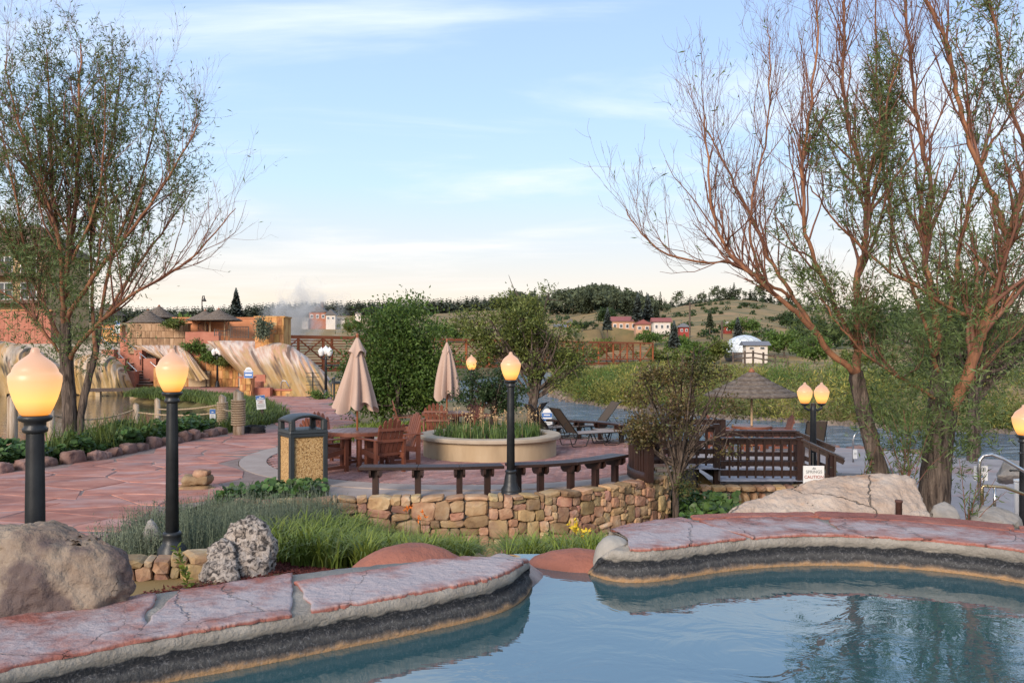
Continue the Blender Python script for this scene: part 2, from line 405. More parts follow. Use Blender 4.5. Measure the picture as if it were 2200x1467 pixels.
def sheet(poly, z, step, name, m, zf=None):
    x0 = min(p[0] for p in poly); x1 = max(p[0] for p in poly); y0 = min(p[1] for p in poly); y1 = max(p[1] for p in poly)
    bm = bmesh.new(); f = bm.faces.new([bm.verts.new((p[0], p[1], 0)) for p in poly])
    for k in np.arange(y0 + step, y1, step):
        g = bm.verts[:] + bm.edges[:] + bm.faces[:]
        bmesh.ops.bisect_plane(bm, geom=g, plane_co=(0, k, 0), plane_no=(0, 1, 0))
    for v in bm.verts: v.co.z = (zf(v.co.x, v.co.y) if zf else 0) + z
    bmesh.ops.triangulate(bm, faces=bm.faces[:]); bmesh.ops.recalc_face_normals(bm, faces=bm.faces[:])
    me = bpy.data.meshes.new(name); bm.to_mesh(me); bm.free()
    o = link_mesh(name, me, m)
    if me.polygons[0].normal.z < 0: me.flip_normals()
    return o
path = tag(sheet(PATH, 0.004, 0.5, 'path', m_joint, path_z), kind='structure')
seeds = []; yy = 7.4; row = 0
while yy < 58:
    st = 0.55 if yy < 24 else (1.0 if yy < 36 else 1.9)
    wd = 1.6 if yy < 24 else (1.6 if yy < 36 else 2.6)
    x = -31 + random.random() * wd
    while x < -4:
        seeds.append((x + random.uniform(-.3, .3) * wd, yy + random.uniform(-.3, .3) * st)); x += wd * random.uniform(.55, 1.45)
    yy += st
near = [s for s in seeds if any(poly_in((s[0] + a, s[1] + b), PATH) for a in (-.6, 0, .6) for b in (-.4, 0, .4))]
for s, poly in zip(near, voronoi(near, 2.2, 14)):
    if len(poly) < 3: continue
    # keep to the path by clipping against the near, simple borders
    pl = inset(poly, 0.02)
    if not poly_in(s, PATH): continue
    pl2 = []
    for q in pl:
        t = 1.0
        while t > 0.2 and not poly_in((s[0] + (q[0] - s[0]) * t, s[1] + (q[1] - s[1]) * t), PATH): t -= 0.08
        pl2.append((s[0] + (q[0] - s[0]) * t, s[1] + (q[1] - s[1]) * t))
    h = 0.014 + random.uniform(-.004, .006); n = len(pl2); inn = inset(pl2, 0.02)
    z = [path_z(*q) for q in pl2]
    vv = [(q[0], q[1], zz) for q, zz in zip(pl2, z)] + [(q[0], q[1], zz + h) for q, zz in zip(inn, z)]
    MB().add(vv, [tuple(range(n, 2 * n))] + [(i, (i + 1) % n, n + (i + 1) % n, n + i) for i in range(n)]).build('flagstone', m_flag, path)

# ------------------------------------------------------------------ brick patio
patio_poly = [(PCEN[0] + PRAD * math.cos(a), PCEN[1] + PRAD * math.sin(a)) for a in np.linspace(0, 2 * math.pi, 72, endpoint=False)]
pb = MB(); nseg = 96
def ring(mb, r0, r1, z, c=PCEN, n=96, a0=0, a1=2 * math.pi):
    vv = []; ff = []
    for i in range(n + 1):
        a = a0 + (a1 - a0) * i / n
        vv += [(c[0] + r0 * math.cos(a), c[1] + r0 * math.sin(a), z), (c[0] + r1 * math.cos(a), c[1] + r1 * math.sin(a), z)]
        if i: k = 2 * i; ff.append((k - 2, k - 1, k + 1, k))
    return mb.add(vv, ff)
pb.prism([(p[0], p[1]) for p in patio_poly], -0.9, -0.012)
patio = tag(pb.build('patio', mat('dark_sand_joint', [(0.3, (0.06, 0.045, 0.04)), (0.7, (0.10, 0.08, 0.07))], 6, 0.95)), kind='structure')
m_border = mat('concrete_border', [(0.3, (0.27, 0.215, 0.19)), (0.7, (0.37, 0.31, 0.28))], 2, 0.85, 0.2, 20)
bd = MB(); n = 72
for i in range(n):
    a0, a1 = 2 * math.pi * i / n, 2 * math.pi * (i + 1) / n
    ring(bd, 4.45, 5.0, 0.012, n=1, a0=a0, a1=a1)
for i in range(n):
    a0, a1 = 2 * math.pi * i / n, 2 * math.pi * (i + 1) / n
    for rr in (4.45, 5.0):
        bd.add([(PCEN[0] + rr * math.cos(a), PCEN[1] + rr * math.sin(a), z) for a, z in ((a0, 0.012), (a1, 0.012), (a1, -.05), (a0, -.05))], [(0, 1, 2, 3)])
bd.build('border', m_border, patio)
fr = MB()     # the strip of concrete between the round patio and the wall
fr.prism([(-2.9, 13.2)] + [(p[0], p[1] + .05) for p in WALL[2:]] + [(2.95, 16.2), (3.4, 17.5), (3.4, 18.6), (2.6, 17), (0, 15), (-2.6, 15), (-3.6, 15.4)], -0.6, -0.006)
fr.build('patio_edge', m_border, patio)
m_brick = mat('purple_red_paver', [(0.3, (0.23, 0.115, 0.105)), (0.7, (0.35, 0.19, 0.17))], 1.2, 0.82, 0.3, 40, island=0.22, second=((0.38, 0.32, 0.31), 0.8, 0.5, 0.7, 0.5))
br = MB(); bw, bh = 0.235, 0.118; ang = R(38); ca, sa = math.cos(ang), math.sin(ang)
for j in range(-55, 56):
    for i in range(-28, 29):
        x = (i + 0.5 * (j % 2)) * bw; y = j * bh; wx, wy = PCEN[0] + ca * x - sa * y, PCEN[1] + sa * x + ca * y
        rr = math.hypot(wx - PCEN[0], wy - PCEN[1])
        if rr > 4.38 or math.hypot(wx + .5, wy - 19.3) < 1.45: continue
        h = random.uniform(-.003, .003); hx, hy = bw / 2 - .010, bh / 2 - .010; tp = []
        bt = []
        for sx, sy in ((-1, -1), (1, -1), (1, 1), (-1, 1)):
            lx, ly = x + sx * hx, y + sy * hy; tp.append((PCEN[0] + ca * lx - sa * ly, PCEN[1] + sa * lx + ca * ly, 0.006 + h))
            bt.append((PCEN[0] + ca * (x + sx * (hx + .003)) - sa * (y + sy * (hy + .003)), PCEN[1] + sa * (x + sx * (hx + .003)) + ca * (y + sy * (hy + .003)), -0.011))
        br.add(tp + bt, [(0, 1, 2, 3), (4, 5, 1, 0), (5, 6, 2, 1), (6, 7, 3, 2), (7, 4, 0, 3)])
tag(br.build('paving_bricks', m_brick, patio), kind='stuff')

# ------------------------------------------------------------------ stones and stone walls
def wall_stone(wd, ht, dp, seed):
    "a hewn stone: ragged rounded face, bulging towards -y"
    rr = random.Random(seed); k = 9; pts = []
    for i in range(k):
        a = 2 * math.pi * (i + .5 * rr.random()) / k; c, s_ = math.cos(a), math.sin(a); e = rr.uniform(.38, .6)
        px = math.copysign(abs(c) ** e, c) * wd / 2 * rr.uniform(.88, 1.06); pz = math.copysign(abs(s_) ** e, s_) * ht / 2 * rr.uniform(.88, 1.06); pts.append((px, pz))
    vv = [(x, dp / 2, z) for x, z in pts] + [(x, -dp * .30, z) for x, z in pts] + [(x * .86, -dp * rr.uniform(.40, .50), z * .84) for x, z in pts]
    vv.append((rr.uniform(-.1, .1) * wd, -dp * rr.uniform(.46, .54), rr.uniform(-.1, .1) * ht))
    ff = []
    for b in (0, k):
        for i in range(k): ff.append((b + i, b + k + i, b + k + (i + 1) % k, b + (i + 1) % k))
    for i in range(k): ff.append((2 * k + i, 3 * k, 2 * k + (i + 1) % k))
    return vv, ff
def stone_wall(name, label, pts, z0, z1, hts=(0.11, 0.24), lens=(0.16, 0.42), thick=0.3, matl=None, cap=True, z1b=None):
    "mortared rubble wall along a line of points seen from its right-hand side"
    pts = [Vector((p[0], p[1], 0)) for p in pts]; seg = []; tot = 0
    for a, b in zip(pts[:-1], pts[1:]): seg.append((tot, a, b)); tot += (b - a).length
    def at(s):
        for t0, a, b in seg:
            l = (b - a).length
            if s <= t0 + l or (t0, a, b) == seg[-1]: return a + (b - a) * ((s - t0) / l), (b - a).normalized()
    core = MB(); n = max(2, int(tot / .3)); vv = []; ff = []
    for i in range(n + 1):
        p, d = at(tot * i / n); nr = Vector((d.y, -d.x, 0)); zt = z1 + ((z1b - z1) * i / n if z1b is not None else 0)
        for off, z in ((-.03, z0), (-.03, zt - .05), (-thick, zt - .05), (-thick, z0)): vv.append(p + nr * off + Vector((0, 0, z)))
        if i:
            b = 4 * i
            for k in range(3): ff.append((b - 4 + k, b + k, b + k + 1, b - 3 + k))
    ff += [(0, 1, 2, 3), (4 * n + 3, 4 * n + 2, 4 * n + 1, 4 * n)]
    root = tag(core.add(vv, ff).build(name, m_mortar), label, 'wall')
    # irregular ashlar: rectangles of random size packed on a fine grid
    cw, ch = 0.075, 0.058; nc = max(1, int(tot / cw)); nrw = max(1, int((z1 - z0) / ch)); cw = tot / nc; ch = (z1 - z0) / nrw
    full = np.zeros((nrw, nc), bool); mw = max(2, int(lens[1] / cw)); mh = max(1, int(hts[1] / ch))
    for j in range(nrw):
        for i in range(nc):
            if full[j, i]: continue
            w_ = random.choice(range(2, mw + 1)); h_ = random.choice([1, 2, 2, 3, 3, mh]); 
            if random.random() < .12: w_, h_ = random.randint(3, 5), mh + 1
            w_ = min(w_, nc - i); h_ = min(h_, nrw - j)
            while w_ > 1 and full[j, i:i + w_].any(): w_ -= 1
            h_ = max(1, min(h_, int(w_ * 1.4) + 1))
            while h_ > 1 and full[j:j + h_, i:i + w_].any(): h_ -= 1
            full[j:j + h_, i:i + w_] = True
            l, hh = w_ * cw, h_ * ch; p, d = at(min(tot, (i + w_ / 2) * cw)); nr = Vector((d.y, -d.x, 0)); zc = z0 + (j + h_ / 2) * ch
            top_ = j + h_ >= nrw
            v, f = wall_stone(l * 1.06, hh * 1.06 + (random.uniform(0, .05) if top_ else 0), random.uniform(.13, .2) + (.12 if top_ else 0), random.random())
            M = Matrix((d, -nr, Vector((0, 0, 1)))).transposed().to_4x4() @ Matrix.Rotation(random.uniform(-.2, .2), 4, 'Y')
            M.translation = p + Vector((0, 0, zc)) + nr * (random.uniform(-.03, .025) - (.05 if top_ else 0))
            MB().add([M @ Vector(c) for c in v], f).build('stone', matl or m_stone, root)
    return root
stone_wall('retaining_wall', 'golden rubble stone retaining wall curving below the round brick patio', WALL, -0.9, 0.06)
stone_wall('retaining_wall', 'short stone wall end returning beside the leafy vine below the dark railing', [(2.75, 15.4), (2.95, 16.2), (3.0, 17.3)], -0.9, 0.04)
stone_wall('planter_wall', 'low golden stone wall holding the base of the second tallest lamp', [P(255, 1270, .1), (-3.25, 7.95), (-2.95, 8.05), (-2.55, 8.35)], -0.25, 0.38, (0.08, 0.2), (0.14, 0.40), 0.34)

def boulder(name, label, pts, m, sub=4, amp=0.05, sc=2.2, seed=0, smooth_it=2, cat='boulder', fine=0.012):
    bm = bmesh.new()
    for p in pts: bm.verts.new(p)
    bmesh.ops.convex_hull(bm, input=bm.verts[:])
    for v in [v for v in bm.verts if not v.link_faces]: bm.verts.remove(v)
    bmesh.ops.triangulate(bm, faces=bm.faces[:])
    for k in range(sub):
        long = [e for e in bm.edges if e.calc_length() > (0.05 if sub < 6 else .028)]
        bmesh.ops.subdivide_edges(bm, edges=long, cuts=1, use_grid_fill=True)
        bmesh.ops.triangulate(bm, faces=[f for f in bm.faces if len(f.verts) > 3])
        if k < smooth_it: bmesh.ops.smooth_vert(bm, verts=bm.verts[:], factor=0.5, use_axis_x=True, use_axis_y=True, use_axis_z=True)
    bm.normal_update()
    for v in bm.verts:
        p = v.co + Vector((seed * 7.1, seed * 3.3, 0))
        vd = noise.voronoi(p * sc * .9)[0]; d = amp * fbm(p, sc, 4) + amp * .45 * (.5 - vd[0]) + fine * (0.5 - abs(noise.noise(p * sc * 5))) * 2 + fine * fbm(p, sc * 9, 3)
        v.co += v.normal * d
    me = bpy.data.meshes.new(name); bm.to_mesh(me); bm.free()
    return tag(link_mesh(name, me, m, None, True), label, cat)

# ------------------------------------------------------------------ hot pool
WZ = 0.5
WL = [P(x, y, WZ).to_2d() for x, y in ((345, 1467), (520, 1437), (700, 1400), (860, 1368), (1000, 1338), (1080, 1316), (1125, 1290), (1143, 1262), (1138, 1236), (1110, 1214))]
WRt = [P(x, y, WZ).to_2d() for x, y in ((1180, 1205), (1225, 1214), (1275, 1238), (1320, 1250), (1380, 1252), (1450, 1244), (1530, 1231), (1620, 1220), (1750, 1213), (1900, 1217), (2050, 1230), (2200, 1252))]
tail = [Vector(p) for p in ((4.35, 6.1), (4.8, 5.0), (4.9, 3.6), (4.2, 2.2), (2.6, 1.3), (0.4, 1.05), (-1.6, 1.3), (-2.9, 2.2), (-3.1, 3.2), (-2.65, 4.05))]
def chaikin(pts, k=2):
    for _ in range(k):
        o = [pts[0]]
        for a, b in zip(pts[:-1], pts[1:]): o += [a * .75 + b * .25, a * .25 + b * .75]
        pts = o + [pts[-1]]
    return pts
left_line = chaikin([tail[-2], tail[-1]] + WL, 3)         # runs towards the spillway, pool on its right
right_line = chaikin(WRt + tail[:2], 3)                  # from the spillway to the right
near_line = chaikin([tail[1]] + tail[2:-1])
loop = left_line + right_line + near_line[1:-1]
m_poolwater = water_mat('hot_spring_water', (0.028, 0.085, 0.10), 3.1, 1.9, 0.15, (1, 1.3, 1), 0.02)
MB().add([(p.x, p.y, WZ) for p in loop], [tuple(reversed(range(len(loop))))]).build('pool_water', m_poolwater)['kind'] = 'structure'
m_poolwall = mat('stained_pool_wall', [(0.3, (0.20, 0.18, 0.155)), (0.7, (0.35, 0.32, 0.28))], 5, 0.85, 0.9, 30, bdist=0.03)
nn, ll, bb = nodes_of(m_poolwall)
def mk(t, **k):
    q = nn.new(t)
    for a, b in k.items(): setattr(q, a, b)
    return q
_src = bb.inputs['Base Color'].links[0].from_socket
_co = mk('ShaderNodeTexCoord'); _sp = mk('ShaderNodeSeparateXYZ'); ll.new(_co.outputs['Object'], _sp.inputs[0])
_nz = mk('ShaderNodeTexNoise'); _nz.inputs['Scale'].default_value = 9; _nz.inputs['Detail'].default_value = 7; ll.new(_co.outputs['Object'], _nz.inputs['Vector'])
_zz = mk('ShaderNodeMath', operation='MULTIPLY_ADD'); ll.new(_nz.outputs[0], _zz.inputs[0]); _zz.inputs[1].default_value = 0.07; ll.new(_sp.outputs[2], _zz.inputs[2])
_rp = mk('ShaderNodeValToRGB'); _mr = mk('ShaderNodeMapRange'); ll.new(_zz.outputs[0], _mr.inputs[0]); _mr.inputs[1].default_value = 0.5; _mr.inputs[2].default_value = 0.8; ll.new(_mr.outputs[0], _rp.inputs[0])
_e = _rp.color_ramp.elements; _e[0].position = 0; _e[0].color = (0.42, 0.22, 0.09, 1); _e[1].position = 1; _e[1].color = (0, 0, 0, 0)
for p_, c_ in ((0.18, (0.32, 0.20, 0.105, 1)), (0.23, (0.12, 0.09, 0.07, 1)), (0.28, (0.03, 0.03, 0.032, 1)), (0.40, (0.06, 0.06, 0.06, 1)), (0.46, (0.03, 0.03, 0.033, 1)), (0.50, (0.014, 0.016, 0.02, 1)), (0.61, (0.016, 0.018, 0.022, 1)), (0.66, (0.05, 0.05, 0.05, 0.0))):
    x_ = _rp.color_ramp.elements.new(p_); x_.color = c_
_vo = mk('ShaderNodeTexNoise'); _vo.inputs['Scale'].default_value = 38; _vo.inputs['Detail'].default_value = 8; _vo.inputs['Roughness'].default_value = 0.7; _vo.inputs['Distortion'].default_value = 1.2; ll.new(_co.outputs['Object'], _vo.inputs['Vector'])
_sk = mk('ShaderNodeMapRange'); ll.new(_vo.outputs[0], _sk.inputs[0]); _sk.inputs[1].default_value = 0.53; _sk.inputs[2].default_value = 0.75; _sk.inputs[4].default_value = 0.5
_m1 = mk('ShaderNodeMix', data_type='RGBA'); ll.new(_sk.outputs[0], _m1.inputs[0]); ll.new(_rp.outputs[0], _m1.inputs[6]); _m1.inputs[7].default_value = (0.34, 0.34, 0.35, 1)
_m2 = mk('ShaderNodeMix', data_type='RGBA'); ll.new(_rp.outputs[1], _m2.inputs[0]); ll.new(_src, _m2.inputs[6]); ll.new(_m1.outputs[2], _m2.inputs[7])
ll.new(_m2.outputs[2], bb.inputs['Base Color'])
def out_normals(line, sgn):
    res = []
    for i in range(len(line)):
        a = line[max(0, i - 1)]; b = line[min(len(line) - 1, i + 1)]; d = (b - a).normalized(); res.append(Vector((-d.y, d.x)) * sgn)
    return res
RIMZ = 0.745
def rim(line, widths, name, top=lambda t: RIMZ):
    nr = out_normals(line, 1); V = []; F = []; n = len(line); prof_n = 0
    for i, p in enumerate(line):
        t = i / (n - 1); wd = widths(t); zt = top(t); j = 0.012 * fbm((p.x * 3, p.y * 3, 1)) + .008 * fbm((p.x * 14, p.y * 14, 4))
        prof = [(0.0, -0.5), (0.0, 0.5), (-.012, 0.525), (0.012 + j, 0.56), (0.018 + j, 0.615), (0.05 + j, 0.625), (0.03 + j, 0.665), (0.008 + j, zt - .055), (0.016 + j, zt - 0.012), (0.04 + j, zt - .001), (wd * .5, zt), (wd, zt - .01), (wd + .06, zt - .1), (wd + .12, -0.9)]
        prof_n = len(prof)
        prof = [(o_, min(z, zt - .06) if 2 <= k <= 6 else z) for k, (o_, z) in enumerate(prof)]
        for kq, (o_, z) in enumerate(prof):
            o_ += .012 * fbm((p.x * 9, p.y * 9, kq * 3.1)) * (2 < kq < 10); V.append((p.x + nr[i].x * o_, p.y + nr[i].y * o_, z + .006 * fbm((p.x * 11, p.y * 11, kq * 1.7)) * (3 < kq < 12)))
        if i:
            for k in range(prof_n - 1):
                a = (i - 1) * prof_n + k; F.append((a, a + 1, a + 1 + prof_n, a + prof_n))
    o = np_mesh(name, V, F, m_poolwall, smooth=False)
    return o, nr
def lerp_table(tab): return lambda t: float(np.interp(t, [a for a, b in tab], [b for a, b in tab]))
def s_of_px(line, px):
    "index along a line whose image column is px"
    k = [CX + FPX * p.x / p.y if p.y > .5 else 1e9 for p in line]
    return min(range(len(line)), key=lambda i: abs(k[i] - px))
wl = lerp_table([(0, 1.0), (0.45, 0.95), (0.62, 0.75), (0.75, 0.5), (0.86, 0.34), (1, .2)])
tl = lerp_table([(0, RIMZ), (0.74, RIMZ), (0.80, 0.70), (0.88, 0.50), (1, 0.40)])
lo, ln = rim(left_line, wl, 'pool_rim', tl)
tag(lo, 'stained concrete pool rim with white-filmed red slabs at lower left', 'pool rim')
wr = lerp_table([(0, .12), (0.12, .2), (0.2, 0.42), (0.3, 0.75), (0.5, 1.0), (1, 1.05)])
tr_ = lerp_table([(0, 0.36), (0.13, 0.42), (0.19, 0.66), (0.23, RIMZ), (1, RIMZ)])
ro, rn = rim(right_line, wr, 'pool_rim', tr_)
tag(ro, 'stained concrete pool rim with red slabs in front of the pale boulder', 'pool rim')
no_, _ = rim(near_line, lambda t: 1.2, 'pool_rim'); tag(no_, 'pool rim on the near side of the hot pool', 'pool rim')
m_slab = mat('filmed_red_slab', [(0.3, (0.19, 0.065, 0.052)), (0.5, (0.27, 0.095, 0.07)), (0.7, (0.33, 0.135, 0.10))], 4, 0.7, 1.0, 16, rnd=0.1, bdist=.03, crack=(1.3, .014, .5))
nn, ll, bb = nodes_of(m_slab); _src = bb.inputs['Base Color'].links[0].from_socket
_at = mk('ShaderNodeAttribute', attribute_name='film'); _co = mk('ShaderNodeTexCoord')
_nz = mk('ShaderNodeTexNoise'); _nz.inputs['Scale'].default_value = 4; _nz.inputs['Detail'].default_value = 9; _nz.inputs['Roughness'].default_value = 0.68; ll.new(_co.outputs['Object'], _nz.inputs['Vector'])
_ad = mk('ShaderNodeMath', operation='ADD'); ll.new(_at.outputs['Fac'], _ad.inputs[0]); ll.new(_nz.outputs[0], _ad.inputs[1])
_mr = mk('ShaderNodeMapRange'); ll.new(_ad.outputs[0], _mr.inputs[0]); _mr.inputs[1].default_value = 0.69; _mr.inputs[2].default_value = 1.0; _mr.inputs[4].default_value = 0.88
_mx = mk('ShaderNodeMix', data_type='RGBA'); ll.new(_mr.outputs[0], _mx.inputs[0]); ll.new(_src, _mx.inputs[6]); _mx.inputs[7].default_value = (0.40, 0.36, 0.37, 1); ll.new(_mx.outputs[2], bb.inputs['Base Color'])
def slab(line, nr, i0, i1, o0, o1, parent, ztop, th=0.02, filmk=1.0, wf=None, skew=0.0):
    "one flat stone of the rim between two places along it"
    nu = max(20, int((i1 - i0) * 5)); nv = 34; V = []; film = []; fine_ = 3
    for a in range(nu + 1):
        for b in range(nv + 1):
            v = b / nv; s = i0 + (i1 - i0) * a / nu + skew * (v - .5) + .5 * fbm((v * 3, a * .03, i0)); s = max(0, min(len(line) - 1.001, s)); k = int(s); t = s - k
            p = line[k] * (1 - t) + line[k + 1] * t; q = nr[k] * (1 - t) + nr[k + 1] * t
            wmax = o1 if wf is None else min(o1, wf(s / (len(line) - 1)) - .02)
            o = o0 + (wmax - o0) * v
            o += (0.016 * fbm((s * .9, v * 2, 3)) + .012 * fbm((s * 5, v, 8))) * (b in (0, nv))
            if a in (0, nu): o = o
            edge = min(a, nu - a, 1) * 1.0; e2 = min(b, nv - b, 1)
            z = ztop(s / (len(line) - 1)) + (th if (edge and e2) else th * .8) + 0.007 * round(2.5 * fbm((p.x * 1.6 + q.x * o * 1.6, p.y * 1.6 + q.y * o * 1.6, 5))) / 2.5 + .004 * fbm(((p.x + q.x * o) * 9, (p.y + q.y * o) * 9, 2))
            V.append((p.x + q.x * o, p.y + q.y * o, z)); film.append(filmk * (0.47 - 0.36 * abs(v - .4) * 1.2))
    base = len(V); F = []
    for a in range(nu):
        for b in range(nv):
            c = a * (nv + 1) + b; F.append((c, c + 1, c + nv + 2, c + nv + 1))
    # skirt down to the mortar
    bd = [b for b in range(nv + 1)] + [a * (nv + 1) + nv for a in range(1, nu + 1)] + [nu * (nv + 1) + b for b in range(nv - 1, -1, -1)] + [a * (nv + 1) for a in range(nu - 1, 0, -1)]
    for i in bd: x, y, z = V[i]; V.append((x, y, z - th)); film.append(0)
    for i in range(len(bd)):
        j = (i + 1) % len(bd); F.append((bd[j], bd[i], base + i, base + j))
    o = np_mesh('slab', V, F, m_slab, parent, False)
    at = o.data.attributes.new('film', 'FLOAT', 'POINT'); at.data.foreach_set('value', film)
    return o
zl = lambda t: tl(t) - .004
i_a = 0; cuts = [0, s_of_px(left_line, 395) - 1, s_of_px(left_line, 690), s_of_px(left_line, 1108)]
slab(left_line, ln, 0.6, cuts[1] - .6, 0.016, .93, lo, zl, wf=wl, skew=3)
slab(left_line, ln, cuts[1] + .1, cuts[2] - .24, 0.016, .93, lo, zl, wf=wl, skew=5, filmk=1.1)
slab(left_line, ln, cuts[2] + .3, cuts[3], 0.025, .70, lo, zl, wf=wl, skew=2, th=.026, filmk=1.3)
zr = lambda t: tr_(t) - .004
rc = [s_of_px(right_line, x) for x in (1335, 1600, 1815, 2200)] + [len(right_line) - 1]
slab(right_line, rn, rc[0] + 2.4, rc[1] - .3, 0.016, 1.0, ro, zr, wf=wr, skew=-1.2, filmk=1.2)
slab(right_line, rn, rc[1] + .3, rc[2] - .3, 0.016, .80, ro, zr, wf=wr, skew=-.8)
slab(right_line, rn, rc[1] + .6, rc[2] - .2, 0.83, 1.03, ro, zr, wf=None, filmk=0.2)
slab(right_line, rn, rc[2] + .3, rc[3] + 2, 0.016, .74, ro, zr, wf=wr, skew=.6)
slab(right_line, rn, rc[2] + .2, rc[3] - 3.2, 0.77, 1.08, ro, zr, wf=None, filmk=0.2)
slab(right_line, rn, rc[3] - 2.8, rc[4] - .6, 0.77, 1.08, ro, zr, wf=None, filmk=0.2)
# red cement humps either side of the spillway and the worn apron
m_hump = mat('red_cement', [(0.3, (0.21, 0.075, 0.05)), (0.7, (0.32, 0.125, 0.085))], 2.2, 0.75, 1.0, 12, bdist=.03, second=((0.16, 0.075, 0.06), 1.6, 0.5, 0.68, 0.6))
def hump(name, label, c, rx, ry, rzh, z0, m, rot=0, pw=2.2):
    V = []; F = []; nu, nv = 40, 14; ca, sa = math.cos(rot), math.sin(rot)
    for j in range(nv + 1):
        f = j / nv; r = math.cos(f * math.pi / 2) ** (2 / pw) if f < 1 else 0; h = math.sin(f * math.pi / 2) ** (2 / pw)
        for i in range(nu):
            a = 2 * math.pi * i / nu; x, y = rx * r * math.cos(a), ry * r * math.sin(a)
            k = 1 + 0.10 * fbm((math.cos(a) * 1.3, math.sin(a) * 1.3, c[0] + f)); x *= k; y *= k
            V.append((c[0] + ca * x - sa * y, c[1] + sa * x + ca * y, z0 + rzh * h + 0.008 * fbm((x, y, f), 5)))
    for j in range(nv):
        for i in range(nu): F.append((j * nu + i, j * nu + (i + 1) % nu, (j + 1) * nu + (i + 1) % nu, (j + 1) * nu + i))
    return tag(np_mesh(name, V, F, m, smooth=True), label, 'rock')
hump('cement_hump', 'smooth red rounded cement rock behind the tip of the left pool rim', (-0.82, 6.95, 0), .62, .42, .62, 0.12, m_hump, rot=R(12))
hump('cement_hump', 'low red rounded cement hump right of the spillway', (.56, 7.24, 0), .50, .30, .30, 0.33, m_hump, rot=R(-14))
m_knob = mat('grey_render', [(0.3, (0.24, 0.22, 0.19)), (0.7, (0.38, 0.35, 0.31))], 4, 0.9, 0.5, 30)
m_apron = mat('wet_mineral_apron', [(0.3, (0.20, 0.16, 0.15)), (0.7, (0.40, 0.33, 0.30))], 5, 0.35, 0.5, 40, second=((0.10, 0.10, 0.11), 3, 0.5, 0.65, 0.7))
hump('spillway_apron', 'worn grey pink apron sloping into the water at the spillway', (-.10, 6.70, 0), .40, .62, .38, 0.34, m_apron, rot=R(-28), pw=1.35)
hump('rim_end', 'grey concrete knob ending the right pool rim at the spillway', tuple(P(1318, 1200, .6)), .17, .21, .40, 0.38, m_knob, pw=3.2)
sp = MB(); sp.box((.2, 7.42, 0.10), (.62, .40, .70)); sp.build('spillway_sill', m_apron); bpy.data.objects['spillway_sill']['kind'] = 'structure'
MB().box((.22, 7.42, 0.472), (.5, .40, .06)).build('spillway_water', m_poolwater)['kind'] = 'structure'
fl_ = MB().prism([(p.x, p.y) for p in loop], -0.42, -0.40).build('pool_floor', mat('pool_floor', [(0.3, (0.06, 0.12, 0.14)), (0.7, (0.08, 0.16, 0.18))], 2)); fl_['kind'] = 'structure'

# boulders
m_tuff = mat('pale_tuff', [(0.3, (0.18, 0.125, 0.09)), (0.5, (0.27, 0.21, 0.16)), (0.7, (0.34, 0.28, 0.22))], 2.2, 0.9, 1.0, 9, bdist=0.06, crack=(1.5, .014, .5), second=((0.085, 0.06, 0.062), 2.0, 0.47, 0.57, 0.85))
m_tuff2 = mat('pink_cream_boulder', [(0.3, (0.33, 0.235, 0.175)), (0.55, (0.42, 0.33, 0.265)), (0.7, (0.47, 0.39, 0.325))], 2.4, 0.9, 1.0, 10, bdist=0.05, crack=(1.1, .010, .5), second=((0.36, 0.17, 0.07), 1.4, 0.55, 0.66, 0.8))
m_karst = mat('pitted_white_limestone', [(0.40, (0.06, 0.052, 0.048)), (0.47, (0.24, 0.205, 0.18)), (0.54, (0.42, 0.36, 0.31)), (0.7, (0.50, 0.44, 0.39))], 14, 0.95, 1.0, 22, dist=1.5, bdist=0.03)
m_greyrock = mat('grey_rock', [(0.3, (0.20, 0.18, 0.16)), (0.7, (0.36, 0.33, 0.30))], 3, 0.9, 0.6, 16)
boulder('boulder', 'large cream boulder with dark purple base on the pool rim at far left',
        [D(-260, 1150, 5.38), D(-260, 1330, 5.14), D(0, 1130, 5.32), D(130, 1133, 5.34), D(235, 1142, 5.36), D(262, 1190, 5.30), D(312, 1262, 5.32), D(205, 1305, 5.12), D(120, 1318, 5.08), D(-20, 1345, 5.00), D(0, 1150, 5.16), D(190, 1180, 5.16),
         D(0, 1128, 5.54), D(230, 1150, 5.54), D(300, 1265, 5.50), D(-260, 1345, 5.54), D(230, 1345, 5.26), D(-60, 1385, 5.10)], m_tuff, 6, 0.06, 2.0, 1, 1, fine=.012)
boulder('boulder', 'long pale pink boulder with rusty edges behind the right pool rim',
        [D(1538, 1118, 8.35), D(1548, 1100, 8.5), D(1640, 1062, 8.8), D(1745, 1028, 9.0), D(1788, 1014, 9.1), D(1850, 1030, 9.0), D(1925, 1020, 9.2), D(1962, 1020, 9.2), D(1985, 1045, 9.0), D(2014, 1108, 8.6), D(1800, 1125, 8.3), D(1640, 1125, 8.3),
         D(1560, 1190, 8.9), D(2010, 1190, 9.6), D(1790, 1040, 9.8), D(1940, 1040, 9.8)], m_tuff2, 6, 0.05, 1.8, 2, 1, fine=.010)
boulder('boulder', 'pitted black and white limestone boulder beside the daylilies', [D(x, y, d) for x, y, d in
        ((478, 1160, 8.05), (500, 1128, 8.1), (545, 1112, 8.2), (575, 1132, 8.15), (590, 1170, 8.1), (586, 1215, 8.0), (560, 1245, 7.9), (500, 1250, 7.9), (505, 1130, 8.5), (570, 1135, 8.5), (590, 1250, 8.5), (480, 1270, 8.5), (540, 1275, 7.9))], m_karst, 5, 0.06, 3.5, 3, fine=.03)
